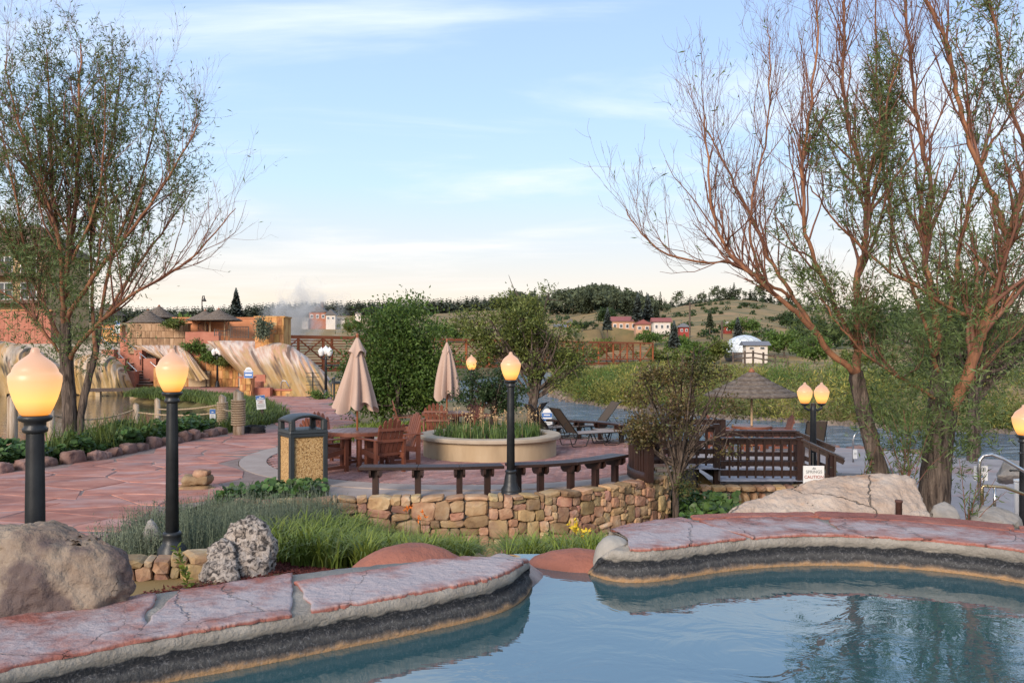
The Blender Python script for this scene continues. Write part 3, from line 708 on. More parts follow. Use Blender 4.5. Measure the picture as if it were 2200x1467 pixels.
boulder('boulder', 'pale upright limestone rock leaning on the pitted boulder', [D(x, y, d) for x, y, d in
        ((436, 1240, 7.85), (446, 1188, 7.9), (475, 1150, 8.0), (500, 1158, 8.0), (518, 1185, 7.85), (522, 1225, 7.75), (508, 1258, 7.7), (440, 1265, 7.75), (450, 1180, 8.3), (510, 1190, 8.3), (520, 1275, 8.3), (440, 1275, 8.3))], m_karst, 5, 0.05, 3.0, 4, fine=.02)
boulder('boulder', 'small grey pink rock beside the path left of the second lamp', [D(x, y, d) for x, y, d in
        ((303, 1150, 9.3), (312, 1118, 9.4), (325, 1108, 9.5), (345, 1125, 9.4), (352, 1165, 9.3), (300, 1185, 9.4), (352, 1185, 9.6), (320, 1118, 9.8), (345, 1180, 9.8))], m_greyrock, 4, 0.03, 3, 5)
boulder('boulder', 'rounded grey rock at the right end of the pale boulder', [D(x, y, d) for x, y, d in
        ((1995, 1105, 9.0), (2005, 1082, 9.2), (2030, 1072, 9.3), (2055, 1085, 9.2), (2070, 1112, 9.0), (2000, 1150, 9.1), (2070, 1150, 9.2), (2030, 1085, 9.6))], m_greyrock, 4, 0.02, 3, 6)
boulder('boulder', 'flat grey ledge rock beside the leafy sprig at lower right', [D(x, y, d) for x, y, d in
        ((2068, 1100, 9.2), (2080, 1075, 9.6), (2125, 1078, 9.8), (2150, 1098, 9.6), (2200, 1105, 9.4), (2205, 1130, 9.0), (2080, 1150, 9.0), (2200, 1150, 9.8), (2080, 1140, 9.9))], m_greyrock, 4, 0.03, 3, 7)
for i, (px, py, d_, r_) in enumerate(((1058, 1200, 9.6, .10), (1085, 1192, 9.8, .13), (1112, 1196, 9.6, .11), (1132, 1200, 9.4, .09), (1030, 1196, 10.0, .09), (1098, 1212, 9.0, .08))):
    q = D(px, py, d_)
    boulder('garden_rock', ('golden rock at the left of the small pile below the spillway', 'largest golden rock of the small pile below the spillway', 'golden rock at the middle right of the spillway pile', 'pointed rock at the right of the spillway pile', 'small rock at the wall foot left of the spillway pile', 'lowest rock of the pile beside the spilling water')[i], [(q.x + r_ * sx * random.uniform(.6, 1.1), q.y + r_ * sy * random.uniform(.6, 1.1), q.z - .05 + r_ * sz * random.uniform(.7, 1.1)) for sx in (-1, 1) for sy in (-1, 1) for sz in (-2.5, 1)], m_stone, 3, .03, 4, i, 1, 'rock')
m_mulch = mat('red_bark_mulch', [(0.3, (0.07, 0.015, 0.012)), (0.7, (0.16, 0.04, 0.03))], 25, 0.9, 1.0, 40)
# ------------------------------------------------------------------ lamps
def emis(name, stops, strength=1.0, zr=(0, 0.45), rough=0.4):
    m = bpy.data.materials.new(name); m.use_nodes = True; n, l, b = nodes_of(m)
    co = n.new('ShaderNodeTexCoord'); sp = n.new('ShaderNodeSeparateXYZ'); l.new(co.outputs['Object'], sp.inputs[0])
    mr = n.new('ShaderNodeMapRange'); l.new(sp.outputs[2], mr.inputs[0]); mr.inputs[1].default_value, mr.inputs[2].default_value = zr
    r = n.new('ShaderNodeValToRGB'); l.new(mr.outputs[0], r.inputs[0]); e = r.color_ramp.elements
    e[0].position, e[0].color = stops[0][0], (*stops[0][1], 1); e[1].position, e[1].color = stops[-1][0], (*stops[-1][1], 1)
    for p, c in stops[1:-1]: x = e.new(p); x.color = (*c, 1)
    l.new(r.outputs[0], b.inputs['Emission Color']); b.inputs['Emission Strength'].default_value = strength
    b.inputs['Base Color'].default_value = (0.22, 0.15, 0.12, 1); b.inputs['Roughness'].default_value = rough
    return m
m_globe = emis('lit_frosted_globe', [(0, (0.66, 0.20, 0.012)), (0.22, (0.95, 0.49, 0.09)), (0.45, (0.74, 0.38, 0.13)), (0.72, (0.48, 0.25, 0.13)), (1, (0.36, 0.20, 0.13))], 1.02)
m_globe_off = mat('white_frosted_globe', [(0.3, (0.66, 0.66, 0.66)), (0.7, (0.74, 0.74, 0.74))], 4, 0.35)
GLOBE = [(0.070, 0.0), (0.088, .012), (0.108, .05), (0.132, .11), (0.150, .17), (0.160, .225), (0.160, .262), (0.148, .278), (0.140, .285), (0.136, .302), (0.118, .335), (0.090, .362), (0.060, .385), (0.038, .402), (0.028, .418), (0.026, .432), (0.020, .445), (0.004, .450)]
globe_me = None
def globe(parent, loc, m, scale=1.0):
    o = MB().lathe(GLOBE, 28).build('globe', m, parent, True); o.location = loc; o.scale = (scale,) * 3; return o
def lamp_post(label, loc, H, base=True, m=None, name='lamp_post', group=None):
    "fluted iron post with an acorn globe; H is the height of the globe's seat"
    t = empty(name, loc, label=label, cat='lamp post', group=group)
    b0 = 0.42 if base else 0.16
    MB().lathe([(0.066, b0 - .02), (0.060, H * .7), (0.054, H - .12), (0.054, H - .1)], 32, flute=0.13, fl=(0, 3)).build('post', m_black, t, True)
    MB().lathe([(0.056, H - .115), (0.074, H - .105), (0.078, H - .085), (0.066, H - .07), (0.066, H - .045), (0.098, H - .03), (0.104, H - .012), (0.098, H), (0.07, H + .004)], 28).build('collar', m_black, t, True)
    if base:
        MB().lathe([(0.165, 0), (0.172, .03), (0.165, .06), (0.150, .075), (0.155, .10), (0.150, .13), (0.118, .18), (0.105, .24), (0.098, .31), (0.085, .36), (0.082, .385), (0.094, .395), (0.094, .415), (0.078, .43)], 28).build('base', m_black, t, True)
    else:
        MB().lathe([(0.15, -.35), (0.145, 0), (0.10, .05), (0.088, .12), (0.092, .13), (0.096, .145), (0.092, .165), (0.08, .175)], 24).build('base', m_black, t, True)
    globe(t, (0, 0, H), m or m_globe)
    return t
lp = lamp_post('nearest lit acorn lamp on black fluted post behind the far left boulder', (-3.13, 5.6, 0.0), 1.885, base=False)
lp.children[0].location.z = 0
lamp_post('lit acorn lamp on black fluted post rising from the low stone planter wall', (-3.525, 8.85, 0.27), 1.62, base=False)
lamp_post('lit acorn lamp at the patio edge above the retaining wall', (-0.02, 13.62, 0.0), 1.86)
lamp_post('distant lit acorn lamp half hidden among the small tree leaves', tuple(D(1013, 812, 25.5).to_2d()) + (0,), 1.78)
def cluster_lamp(label, loc, H, dirs, m, armz=0.0, r=0.155, gs=1.0, name='lamp_post', arm=True):
    t = empty(name, loc, label=label, cat='lamp post')
    MB().lathe([(0.075, .4), (0.06, H - .15), (0.06, H)], 16).build('post', m_black, t, True)
    MB().lathe([(0.17, 0), (0.17, .08), (0.13, .14), (0.12, .3), (0.085, .4), (0.08, .42)], 16).build('base', m_black, t, True)
    for a in dirs:
        c, s_ = math.cos(a) * r, math.sin(a) * r
        if r > .01:
            ar = MB().tube([(0, 0, H - .10), (c * .5, s_ * .5, H - .15), (c, s_, H - .10), (c, s_, H - .03)], 0.026, 8)
            ar.lathe([(0.05, -.05), (0.085, -.02), (0.085, 0)], 14, (c, s_, H)); ar.build('arm', m_black, t, True)
        globe(t, (c, s_, H), m, gs)
    return t
cluster_lamp('twin globe lit lamp post beside the thatched umbrella', (6.46, 18.3, -0.65), 1.86, (0, math.pi), m_globe, r=0.18)
for px, py, lab in ((700, 855, 'unlit triple white globe lamp post beside the travertine cascade'), (467, 832, 'unlit triple white globe lamp post on the plaza beneath the terraces')):
    q = P(px, py, 0); t = cluster_lamp(lab, tuple(q), 2.12, (R(200), R(340)), m_globe_off, r=0.22); globe(t, (0, 0, 2.2), m_globe_off)
t = lamp_post('lit acorn lamp cut off by the right edge of the picture', (7.56, 12.6, -0.7), 1.78)
iron_bars = empty('outdoor_rack', (7.45, 12.3, -0.7), label='dark iron rack with horizontal bars beside the right edge lamp', cat='rack')
for z, x0 in ((1.55, -.12), (1.30, -.26)):
    MB().tube([(x0, 0, z), (.55, 0, z)], .013, 8).lathe([(0.0, 0), (.02, .01), (.02, .03), (0, .04)], 8, (x0, 0, z - .02)).build('bar', m_black, iron_bars, True)
MB().tube([(.42, 0.0, 0.0), (.42, 0, 1.75)], .02, 8).build('pole', m_black, iron_bars, True)

# ------------------------------------------------------------------ round planter
pc = (-0.5, 19.3); prt = empty('round_planter', (pc[0], pc[1], 0), label='round cream concrete planter in the middle of the brick patio', cat='planter')
m_planter = mat('cream_planter_concrete', [(0.3, (0.36, 0.26, 0.155)), (0.7, (0.46, 0.355, 0.235))], 2.0, 0.85, 0.25, 20, (1, 1, 0.25), second=((0.28, 0.20, 0.12), 2.5, 0.5, 0.7, 0.5))
MB().lathe([(1.50, -.02), (1.50, .385), (1.32, .40), (1.32, .30), (1.30, .2)], 144).build('wall', m_planter, prt, False)
MB().lathe([(1.515, .385), (1.60, .392), (1.605, .41), (1.605, .455), (1.585, .475), (1.30, .478), (1.28, .46), (1.28, .39)], 144).build('rim', mat('tan_planter_rim', [(0.3, (0.33, 0.26, 0.19)), (0.7, (0.43, 0.36, 0.28))], 2.5, 0.85, 0.25, 25), prt, False)
MB().lathe([(1.305, .1), (1.305, .36), (0.6, .41), (0.02, .43)], 40).build('soil', m_soil, prt, True)

# ------------------------------------------------------------------ tables, chairs, umbrellas
def adirondack():
    t = empty('patio_chair')
    # faces +y ; seat front at y = +0.25
    for k in range(7):
        y = 0.24 - k * .075; z = 0.43 - .012 * k
        MB().box((0, y, z), (.50, .065, .022)).build('seat_slat', m_poly, t)
    tops = (0.94, 1.02, 1.06, 1.06, 1.02, 0.94); M = Matrix.Rotation(R(16), 3, 'X')
    for k in range(6):
        x = (k - 2.5) * .088; wd = .076; zt = tops[k]; L_ = (zt - .30) / math.cos(R(16)); pr = []
        prof = [(-wd / 2, 0), (wd / 2, 0), (wd / 2, L_ - .05), (wd / 4, L_ - .012), (0, L_), (-wd / 4, L_ - .012), (-wd / 2, L_ - .05)]
        sl = -0.05 if k == 0 else (0.05 if k == 5 else 0)
        vv = []
        for yy in (-.011, .011):
            for (a, b) in prof: vv.append(M @ Vector((x * (1 + .18 * b / L_) + a, yy, b)) + Vector((0, -.20, .30)))
        n = len(prof)
        MB().add(vv, [tuple(range(n)), tuple(range(2 * n - 1, n - 1, -1))] + [((i + 1) % n, i, n + i, n + (i + 1) % n) for i in range(n)]).build('back_slat', m_poly, t)
    for zz in (.36, .62, .84):
        y = -.20 - (zz - .30) * math.tan(R(16)) - .028
        MB().box((0, y, zz), (.60 if zz > .8 or zz < .5 else .68, .028, .055)).build('back_rail', m_poly, t)
    for s in (-1, 1):
        MB().box((s * .315, .26, .315), (.045, .085, .63)).build('leg', m_poly, t)
        MB().box((s * .315, -.30, .31), (.045, .085, .62)).build('leg', m_poly, t)
        MB().bar((s * .285, .30, .405), (s * .285, -.36, .315), .028, .10).build('seat_rail', m_poly, t)
        MB().box((s * .315, -.02, .10), (.035, .50, .06)).build('stretcher', m_poly, t)
        MB().prism([(s * .315 - .07, .34), (s * .315 + .07, .34), (s * .315 + .055, -.05), (s * .315 + .04, -.40), (s * .315 - .04, -.40), (s * .315 - .055, -.05)][::1], .632, .656).build('arm', m_poly, t)
    MB().box((0, .275, .375), (.58, .028, .10)).build('apron', m_poly, t)
    return t
proto_chair = adirondack(); used = [False]
def place_chair(x, y, z, rz, label, group):
    o = proto_chair if not used[0] else copy_tree(proto_chair); used[0] = True
    o.location = (x, y, z); o.rotation_euler = (0, 0, rz); return tag(o, label, 'chair', group)
m_tabtop = mat('weathered_table_top', [(0.3, (0.16, 0.07, 0.05)), (0.7, (0.23, 0.11, 0.085))], 2, 0.38, 0.1, 20)
def table(label, loc, r=.64, gaps=8):
    t = empty('patio_table', loc, label=label, cat='table')
    tp = MB(); n = 8
    for k in range(n):
        x0 = -r + 2 * r * k / n + .004; x1 = -r + 2 * r * (k + 1) / n - .004; pts = []
        for x in np.linspace(x0, x1, 5): pts.append((x, -math.sqrt(max(0, (r - .01) ** 2 - x * x))))
        for x in np.linspace(x1, x0, 5): pts.append((x, math.sqrt(max(0, (r - .01) ** 2 - x * x))))
        MB().prism(pts, .722, .745).build('top_plank', m_tabtop, t)
    MB().lathe([(r - .03, .66), (r, .665), (r, .721), (r - .03, .7212)], 48).build('apron', m_poly, t, False)
    for a in (45, 135, 225, 315):
        x, y = math.cos(R(a)) * .34, math.sin(R(a)) * .34
        MB().box((x, y, .33), (.085, .085, .66), R(a)).build('leg', m_poly, t)
    for a in (45, 135):
        x, y = math.cos(R(a)) * .30, math.sin(R(a)) * .30
        MB().bar((-x, -y, .12 + .051 * (a > 90)), (x, y, .12 + .051 * (a > 90)), .05, .05).build('stretcher', m_poly, t)
    return t
m_canvas = mat('beige_canvas', [(0.3, (0.43, 0.30, 0.24)), (0.7, (0.52, 0.38, 0.31))], 3, 0.9, 0.3, 40, (1, 1, .3), trans=0.12)
m_pole = mat('varnished_pole', [(0.3, (0.22, 0.075, 0.03)), (0.7, (0.30, 0.11, 0.05))], 4, 0.45)
def umbrella(label, loc, H, zb, rb, seed, tie=False):
    t = empty('patio_umbrella', loc, label=label, cat='umbrella')
    MB().tube([(0, 0, .02), (0, 0, H - .02)], .021, 12).build('pole', m_pole, t, True)
    MB().lathe([(0.025, H - .03), (0.032, H - .015), (0.018, H), (0.034, H + .02), (0.030, H + .045), (0.004, H + .07)], 14).build('finial', m_pole, t, True)
    rr = random.Random(seed); V = []; F = []; nu, nv = 96, 26; ph = [rr.uniform(0, 6.28) for _ in range(4)]; top = H - .02; zs = top - .28
    for j in range(nv + 1):
        f = j / nv
        for i in range(nu):
            a = 2 * math.pi * i / nu; prof = (.045 + .16 * f ** .85 if tie else .05 + (rb - .03) * f ** .92)
            if tie: prof = .055 + (rb - .05) * math.sin(min(1, f * 1.1) * 1.5) ** .8 * (1 + .12 * f)
            fold = math.sin(8 * a + ph[0] + .5 * math.sin(3 * f + ph[1])) * (.10 + .22 * f) + .07 * math.sin(15 * a + ph[2] + 2 * f) * f
            r = prof * (1 + fold); lean = .03 * f * math.sin(2 * a + ph[3])
            hem = (0.07 * math.cos(8 * a + ph[0] + .5) + .05 * math.cos(3 * a + ph[1])) * f ** 6
            V.append((r * math.cos(a) + lean, r * math.sin(a), top - .10 - (top - .10 - zb) * f + hem))
    for j in range(nv):
        for i in range(nu): F.append((j * nu + (i + 1) % nu, j * nu + i, (j + 1) * nu + i, (j + 1) * nu + (i + 1) % nu))
    np_mesh('canopy', V, F, m_canvas, t, True)
    V = []; F = []; nv = 8
    for j in range(nv + 1):
        f = j / nv
        for i in range(nu):
            a = 2 * math.pi * i / nu; r = (.02 + .155 * f ** .9) * (1 + .10 * f * math.cos(4 * a + ph[1])); r = r * .72 if tie else r
            z = top - .32 * f + .06 * f ** 3 * math.cos(4 * a + ph[1]) - .02 * f * math.cos(8 * a)
            V.append((r * math.cos(a), r * math.sin(a), z))
    for j in range(nv):
        for i in range(nu): F.append((j * nu + (i + 1) % nu, j * nu + i, (j + 1) * nu + i, (j + 1) * nu + (i + 1) % nu))
    np_mesh('vent_flap', V, F, m_canvas, t, True)
    for k in range(8):
        a = 2 * math.pi * k / 8 + .2; MB().bar((0, 0, top - .5), (.10 * math.cos(a), .10 * math.sin(a), zb + .12), .012, .012).build('rib', m_black, t)
    return t
T1 = (-3.1, 17.1, 0); T2 = (-1.70, 22.3, 0)
table('round red-brown table under the larger closed umbrella', T1)
table('round red-brown table behind the planter under the slimmer umbrella', T2, .66)
umbrella('closed beige umbrella with flared hem over the left table', T1, 2.62, 1.20, .34, 3)
umbrella('slim closed beige umbrella tied narrow over the farther table', T2, 2.60, 1.14, .25, 5, True)
G1 = 'chairs around the left table'; G2 = 'chairs around the farther table'
def around(T, ang, r, lab, g):
    x, y = T[0] + r * math.cos(R(ang)), T[1] + r * math.sin(R(ang)); return place_chair(x, y, 0, R(ang + 90), lab, g)
around(T1, 232, .82, 'slatted chair with its side toward us just right of the trash bin', G1)
around(T1, -48, .86, 'slatted chair with its back toward us right of the left umbrella pole', G1)
around(T1, 28, .88, 'slatted chair behind the front right chair at the left table', G1)
around(T1, 142, .86, 'slatted chair on the far side of the left table above the trash bin', G1)
around(T2, 190, 1.0, 'slatted chair seen in profile at the left of the farther table', G2)
around(T2, 262, .92, 'slatted chair with its back toward us beside the planter', G2)
around(T2, 55, .9, 'slatted chair facing us on the far side of the farther table', G2)
around(T2, 8, .95, 'slatted chair in profile at the right of the farther table', G2)

# ------------------------------------------------------------------ trash bins
m_pebble = mat('golden_pebble_panel', [(0.34, (0.08, 0.035, 0.012)), (0.44, (0.42, 0.24, 0.09)), (0.6, (0.56, 0.37, 0.17)), (0.72, (0.62, 0.46, 0.26))], 55, 0.8, 1.0, 55, detail=2)
m_bin = mat('dark_green_grey_plastic', [(0.3, (0.022, 0.027, 0.030)), (0.7, (0.034, 0.040, 0.044))], 4, 0.45, 0.1, 40)
def bin_(label, loc, rz, m=None, s=1.0):
    t = empty('trash_bin', loc, rz, label, 'trash bin'); w_ = .60; h = .82
    for sx in (-1, 1):
        for sy in (-1, 1): MB().box((sx * (w_ / 2 - .03), sy * (w_ / 2 - .03), h / 2), (.075, .075, h)).build('corner_post', m_bin, t, bevel=.008)
    MB().box((0, 0, .025), (w_ - .02, w_ - .02, .05)).build('base', m_bin, t)
    for k in range(4):
        a = k * math.pi / 2; c, s_ = math.cos(a), math.sin(a); d = w_ / 2 - .035
        MB().box((c * d, s_ * d, .43), (.03, w_ - .13, .74), a).build('panel', m_pebble, t)
    MB().box((0, 0, h + .005), (w_ + .02, w_ + .02, .055)).build('top_band', m_bin, t, bevel=.01)
    MB().box((0, 0, h + .065), (w_ + .03, w_ + .03, .06), taper=.96).build('hood_base', m_bin, t, bevel=.01)
    pts = []; n = 18      # arched hood: a curved shell standing on four corner legs
    hw = w_ / 2 + .01
    for sx in (-1, 1):
        for sy in (-1, 1): MB().box((sx * (hw - .05), sy * (hw - .05), h + .165), (.09, .10, .17), taper=.9).build('hood_leg', m_bin, t, bevel=.015)
    V = []; F = []; nu, nv = 20, 12
    for lay in (0, 1):
        for j in range(nv + 1):
            for i in range(nu + 1):
                x = -1 + 2 * i / nu; y = -1 + 2 * j / nv; z = h + .225 + .095 * (1 - abs(x) ** 2.6) + .02 * (1 - y * y) - (.035 if lay else 0)
                k = 1 if not lay else .93; V.append((x * hw * k, y * hw * k * (1 - .06 * (1 - abs(x) ** 3)), z))
    nn_ = (nu + 1) * (nv + 1)
    for j in range(nv):
        for i in range(nu):
            a = j * (nu + 1) + i; F.append((a, a + 1, a + nu + 2, a + nu + 1)); F.append((nn_ + a + 1, nn_ + a, nn_ + a + nu + 1, nn_ + a + nu + 2))
    ed = [i for i in range(nu + 1)] + [j * (nu + 1) + nu for j in range(1, nv + 1)] + [nv * (nu + 1) + i for i in range(nu - 1, -1, -1)] + [j * (nu + 1) for j in range(nv - 1, 0, -1)]
    for a, b in zip(ed, ed[1:] + ed[:1]): F.append((b, a, nn_ + a, nn_ + b))
    np_mesh('hood', V, F, m_bin, t, True); t.scale = (s,) * 3
    return t
bin_('dark trash bin with golden pebble panels beside the left table', (-3.62, 14.75, 0), R(33), s=1.08)
bin_('distant trash bin with brown panels at the left of the bushy tree', tuple(P(728, 860, 0)), R(20))

# ------------------------------------------------------------------ curved benches
def bench(label, legs, zt=.49, wd=.36, over=.25, name='bench', z0=0.0):
    t = empty(name, (0, 0, 0), label=label, cat='bench'); pts = [Vector((p[0], p[1], 0)) for p in legs]
    e0 = pts[0] + (pts[0] - pts[1]).normalized() * over; e1 = pts[-1] + (pts[-1] - pts[-2]).normalized() * over
    line = [e0] + pts[1:-1] + [e1]
    def nrm(i):
        d = (line[min(i + 1, len(line) - 1)] - line[max(i - 1, 0)]).normalized(); return Vector((d.y, -d.x, 0))
    for i in range(len(line) - 1):
        a, b = line[i], line[i + 1]; d = (b - a).normalized() * .0025; na, nb = nrm(i), nrm(i + 1)
        for k in range(2):
            o0 = -wd / 2 + k * wd / 2 + (.003 if k else 0); o1 = o0 + wd / 2 - .003
            q = [a + na * o0 + d, b + nb * o0 - d, b + nb * o1 - d, a + na * o1 + d]
            MB().prism([(p.x, p.y) for p in q], zt - .05, zt).build('seat_board', m_brown, t, bevel=.006)
    for i, p in enumerate(pts):
        d = (pts[min(i + 1, len(pts) - 1)] - pts[max(i - 1, 0)]).normalized(); n_ = Vector((d.y, -d.x, 0)); rz = math.atan2(d.y, d.x)
        MB().box((p.x, p.y, (zt - .05 + z0) / 2), (.095, .10, zt - .05 - z0), rz).build('leg', m_brown, t)
        for s in (-1, 1):
            q = p + d * s * .067
            M = Matrix((n_, d, Vector((0, 0, 1)))).transposed(); pr = [(-.17, 0), (.17, 0), (.17, -.075), (.11, -.125), (-.11, -.125), (-.17, -.075)]; vv = []
            for yy in (-.018, .018):
                for (x, z) in pr: vv.append(q + M @ Vector((x, yy, z)) + Vector((0, 0, zt - .053)))
            MB().add(vv, [tuple(range(6)), tuple(range(11, 5, -1))] + [((k + 1) % 6, k, 6 + k, 6 + (k + 1) % 6) for k in range(6)]).build('bracket', m_brown, t)
    return t
bench('dark brown curved bench left of the patio edge lamp', [P(807, 1066), P(898, 1066), P(987, 1065), P(1047, 1063)])
bench('dark brown curved bench right of the patio edge lamp', [P(1113, 1060), P(1161, 1058), P(1226, 1053), P(1279, 1045), P(1321, 1036)], over=.18)
bench('long dark curved bench at the river edge behind the sun loungers', [P(1200, 940), P(1244, 942), P(1290, 945), P(1335, 951), P(1385, 962)], over=.3)
# ------------------------------------------------------------------ sun loungers
m_sling = mat('brown_mesh_sling', [(0.3, (0.065, 0.048, 0.036)), (0.7, (0.10, 0.078, 0.06))], 40, 0.7, 0.2, 120)
m_sling2 = mat('pale_sling', [(0.3, (0.24, 0.19, 0.17)), (0.7, (0.30, 0.25, 0.22))], 30, 0.7, 0.2, 120)
m_frame = mat('dark_tube_frame', [(0.3, (0.018, 0.017, 0.017)), (0.7, (0.03, 0.028, 0.027))], 5, 0.4)
def lounger():
    t = empty('sun_lounger')      # head at -x
    ba = R(52); hx = -.38; bl = .78
    for s in (-1, 1):
        MB().tube([(-.95, s * .30, .30), (hx, s * .30, .31), (.88, s * .30, .33), (.93, s * .27, .33)], .014, 8).build('side_rail', m_frame, t, True)
        MB().tube([(hx, s * .28, .325), (hx - math.cos(ba) * bl, s * .28, .325 + math.sin(ba) * bl), (hx - math.cos(ba) * bl - .06, s * .25, .325 + math.sin(ba) * bl + .02)], .014, 8).build('back_rail', m_frame, t, True)
        MB().tube([(-.62, s * .29, .31), (-.52, s * .29, .03), (-.46, s * .29, .012), (-.20, s * .29, .012), (-.14, s * .29, .03), (-.02, s * .29, .32)], .013, 8).build('leg', m_frame, t, True)
        MB().tube([(.28, s * .29, .32), (.38, s * .29, .03), (.44, s * .29, .012), (.72, s * .29, .012), (.78, s * .29, .03), (.90, s * .29, .32)], .013, 8).build('leg', m_frame, t, True)
    for s in (-1, 1): MB().tube([(hx - .30, s * .27, .60), (-.88, s * .27, .31)], .009, 6).build('back_prop', m_frame, t, True)
    MB().tube([(.93, -.27, .33), (.93, .27, .33)], .014, 8).build('foot_bar', m_frame, t, True)
    sh = MB(); sh.bar((hx + .01, 0, .328), (.90, 0, .345), .56, .008); sh.build('seat_sling', m_sling2, t)
    sh = MB(); sh.bar((hx, 0, .335), (hx - math.cos(ba) * bl, 0, .335 + math.sin(ba) * bl), .53, .008, up=(1, 0, 0)); sh.build('back_sling', m_sling, t)
    return t
lproto = lounger(); lu = [0]
def place_l(p, rz, lab):
    o = lproto if not lu[0] else copy_tree(lproto); lu[0] = 1; o.location = p; o.rotation_euler = (0, 0, rz); tag(o, lab, 'sun lounger', 'sun loungers on the patio')
place_l((1.82, 21.1, 0), R(24), 'sun lounger nearest us right of the planter with raised brown back')
place_l((1.2, 22.7, 0), R(22), 'sun lounger directly behind the nearest one beside the planter')
place_l((2.0, 23.1, 0), R(196), 'sun lounger half hidden behind the river edge bench')
place_l((3.0, 22.0, 0), R(205), 'sun lounger behind the bench end near the curved railing')
place_l((.05, 23.2, 0), R(160), 'dark sun lounger seen over the planter flowers')

# ------------------------------------------------------------------ railing with ramp
def railing(label, pts, hs, zb, step=.17, solid=False, slope=False):
    "pts plan points; zb floor height at each point; hs rail height"
    t = empty('railing', (0, 0, 0), label=label, cat='railing')
    for i in range(len(pts) - 1):
        a = Vector((*pts[i], zb[i])); b = Vector((*pts[i + 1], zb[i + 1])); d = b - a; L_ = d.length; dn = d.normalized(); up = Vector((0, 0, 1))
        h = hs
        MB().bar(a + up * (h - .02) - dn * .0, b + up * (h - .02), .15, .04).build('cap_rail', m_brown, t)
        MB().bar(a + up * (h - .09), b + up * (h - .09), .045, .09).build('top_rail', m_brown, t)
        MB().bar(a + up * .33, b + up * .33, .045, .10).build('mid_rail', m_brown, t)
        MB().bar(a + up * .14, b + up * .14, .045, .12).build('bottom_rail', m_brown, t)
        k = max(2, int(L_ / step)); nrm = Vector((dn.y, -dn.x, 0)).normalized() * .042
        for j in range(1, k):
            p = a + d * (j / k) + nrm; q = p + up * (h - .05) ; MB().box(((p.x + q.x) / 2, (p.y + q.y) / 2, p.z + (h + .0) / 2), (.038, .036, h - .09), math.atan2(d.y, d.x)).build('baluster', m_brown, t)
    return t
def post(t, x, y, z0, z1, s=.105): MB().box((x, y, (z0 + z1) / 2), (s, s, z1 - z0)).build('post', m_brown, t)
rl = railing('front dark brown baluster railing stepping down to the right', [(3.0, 17.45), (4.15, 17.45)], .86, [-.05, -.05])
t2 = railing('tmp', [(4.26, 17.45), (5.85, 17.40)], .86, [-.30, -.30]); t3 = railing('tmp', [(5.9, 17.38), (6.62, 17.0)], .86, [-.31, -.66])
for tt in (t2, t3):
    for c in list(tt.children): c.parent = rl
    bpy.data.objects.remove(tt)
for x, y, z0, z1 in ((3.0, 17.42, -.5, .84), (4.18, 17.45, -.6, .84), (5.86, 17.40, -.75, .58), (6.42, 17.12, -.75, .28)): post(rl, x, y, z0, z1, .12)
rb = railing('rear dark brown railing on the far side of the walkway', [(3.4, 19.15), (4.75, 19.1)], .86, [-.05, -.05])
t2 = railing('tmp', [(4.75, 19.1), (6.35, 19.05)], .86, [-.30, -.30]); t3 = railing('tmp', [(6.35, 19.05), (7.1, 18.75)], .86, [-.31, -.62])
for tt in (t2, t3):
    for c in list(tt.children): c.parent = rb
    bpy.data.objects.remove(tt)
for x, y, z0, z1 in ((3.4, 19.15, -.5, .80), (4.72, 19.1, -.6, .80), (6.35, 19.05, -.75, .55)): post(rb, x, y, z0, z1)
# curved end panel on the patio corner
cl_ = chaikin([Vector(p) for p in ((2.40, 14.78), (2.22, 15.3), (2.16, 15.9), (2.38, 16.6), (2.75, 17.15), (3.0, 17.42))], 2)
t = empty('railing', (0, 0, 0), label='curved dark brown railing panel at the patio corner', cat='railing')
nr_ = out_normals(cl_, 1)
def sweep(line, nr, o0, o1, z0, z1, name, parent, m):
    V = []; F = []
    for i, (p, n_) in enumerate(zip(line, nr)):
        for o, z in ((o0, z0), (o1, z0), (o1, z1), (o0, z1)): V.append((p.x + n_.x * o, p.y + n_.y * o, z))
        if i:
            for k in range(4): F.append((4 * i - 4 + k, 4 * i - 4 + (k + 1) % 4, 4 * i + (k + 1) % 4, 4 * i + k))
    F += [(3, 2, 1, 0), tuple(4 * (len(line) - 1) + k for k in range(4))]
    return np_mesh(name, V, F, m, parent)
sweep(cl_, nr_, -.10, .10, .83, .87, 'cap_rail', t, m_brown); sweep(cl_, nr_, -.05, .05, .70, .825, 'top_rail', t, m_brown); sweep(cl_, nr_, -.05, .05, .04, .20, 'bottom_rail', t, m_brown)
i = 0
tot = sum((b - a).length for a, b in zip(cl_[:-1], cl_[1:])); acc = 0; nxt = 0.05; kk = 0
for a, b in zip(cl_[:-1], cl_[1:]):
    l = (b - a).length
    while nxt <= acc + l:
        p = a + (b - a) * ((nxt - acc) / l); MB().box((p.x, p.y, .45), (.07 if kk else .12, .05 if kk else .12, .5 if kk else .80), math.atan2((b - a).y, (b - a).x)).build('baluster' if kk else 'post', m_brown, t); nxt += .105; kk += 1
    acc += l
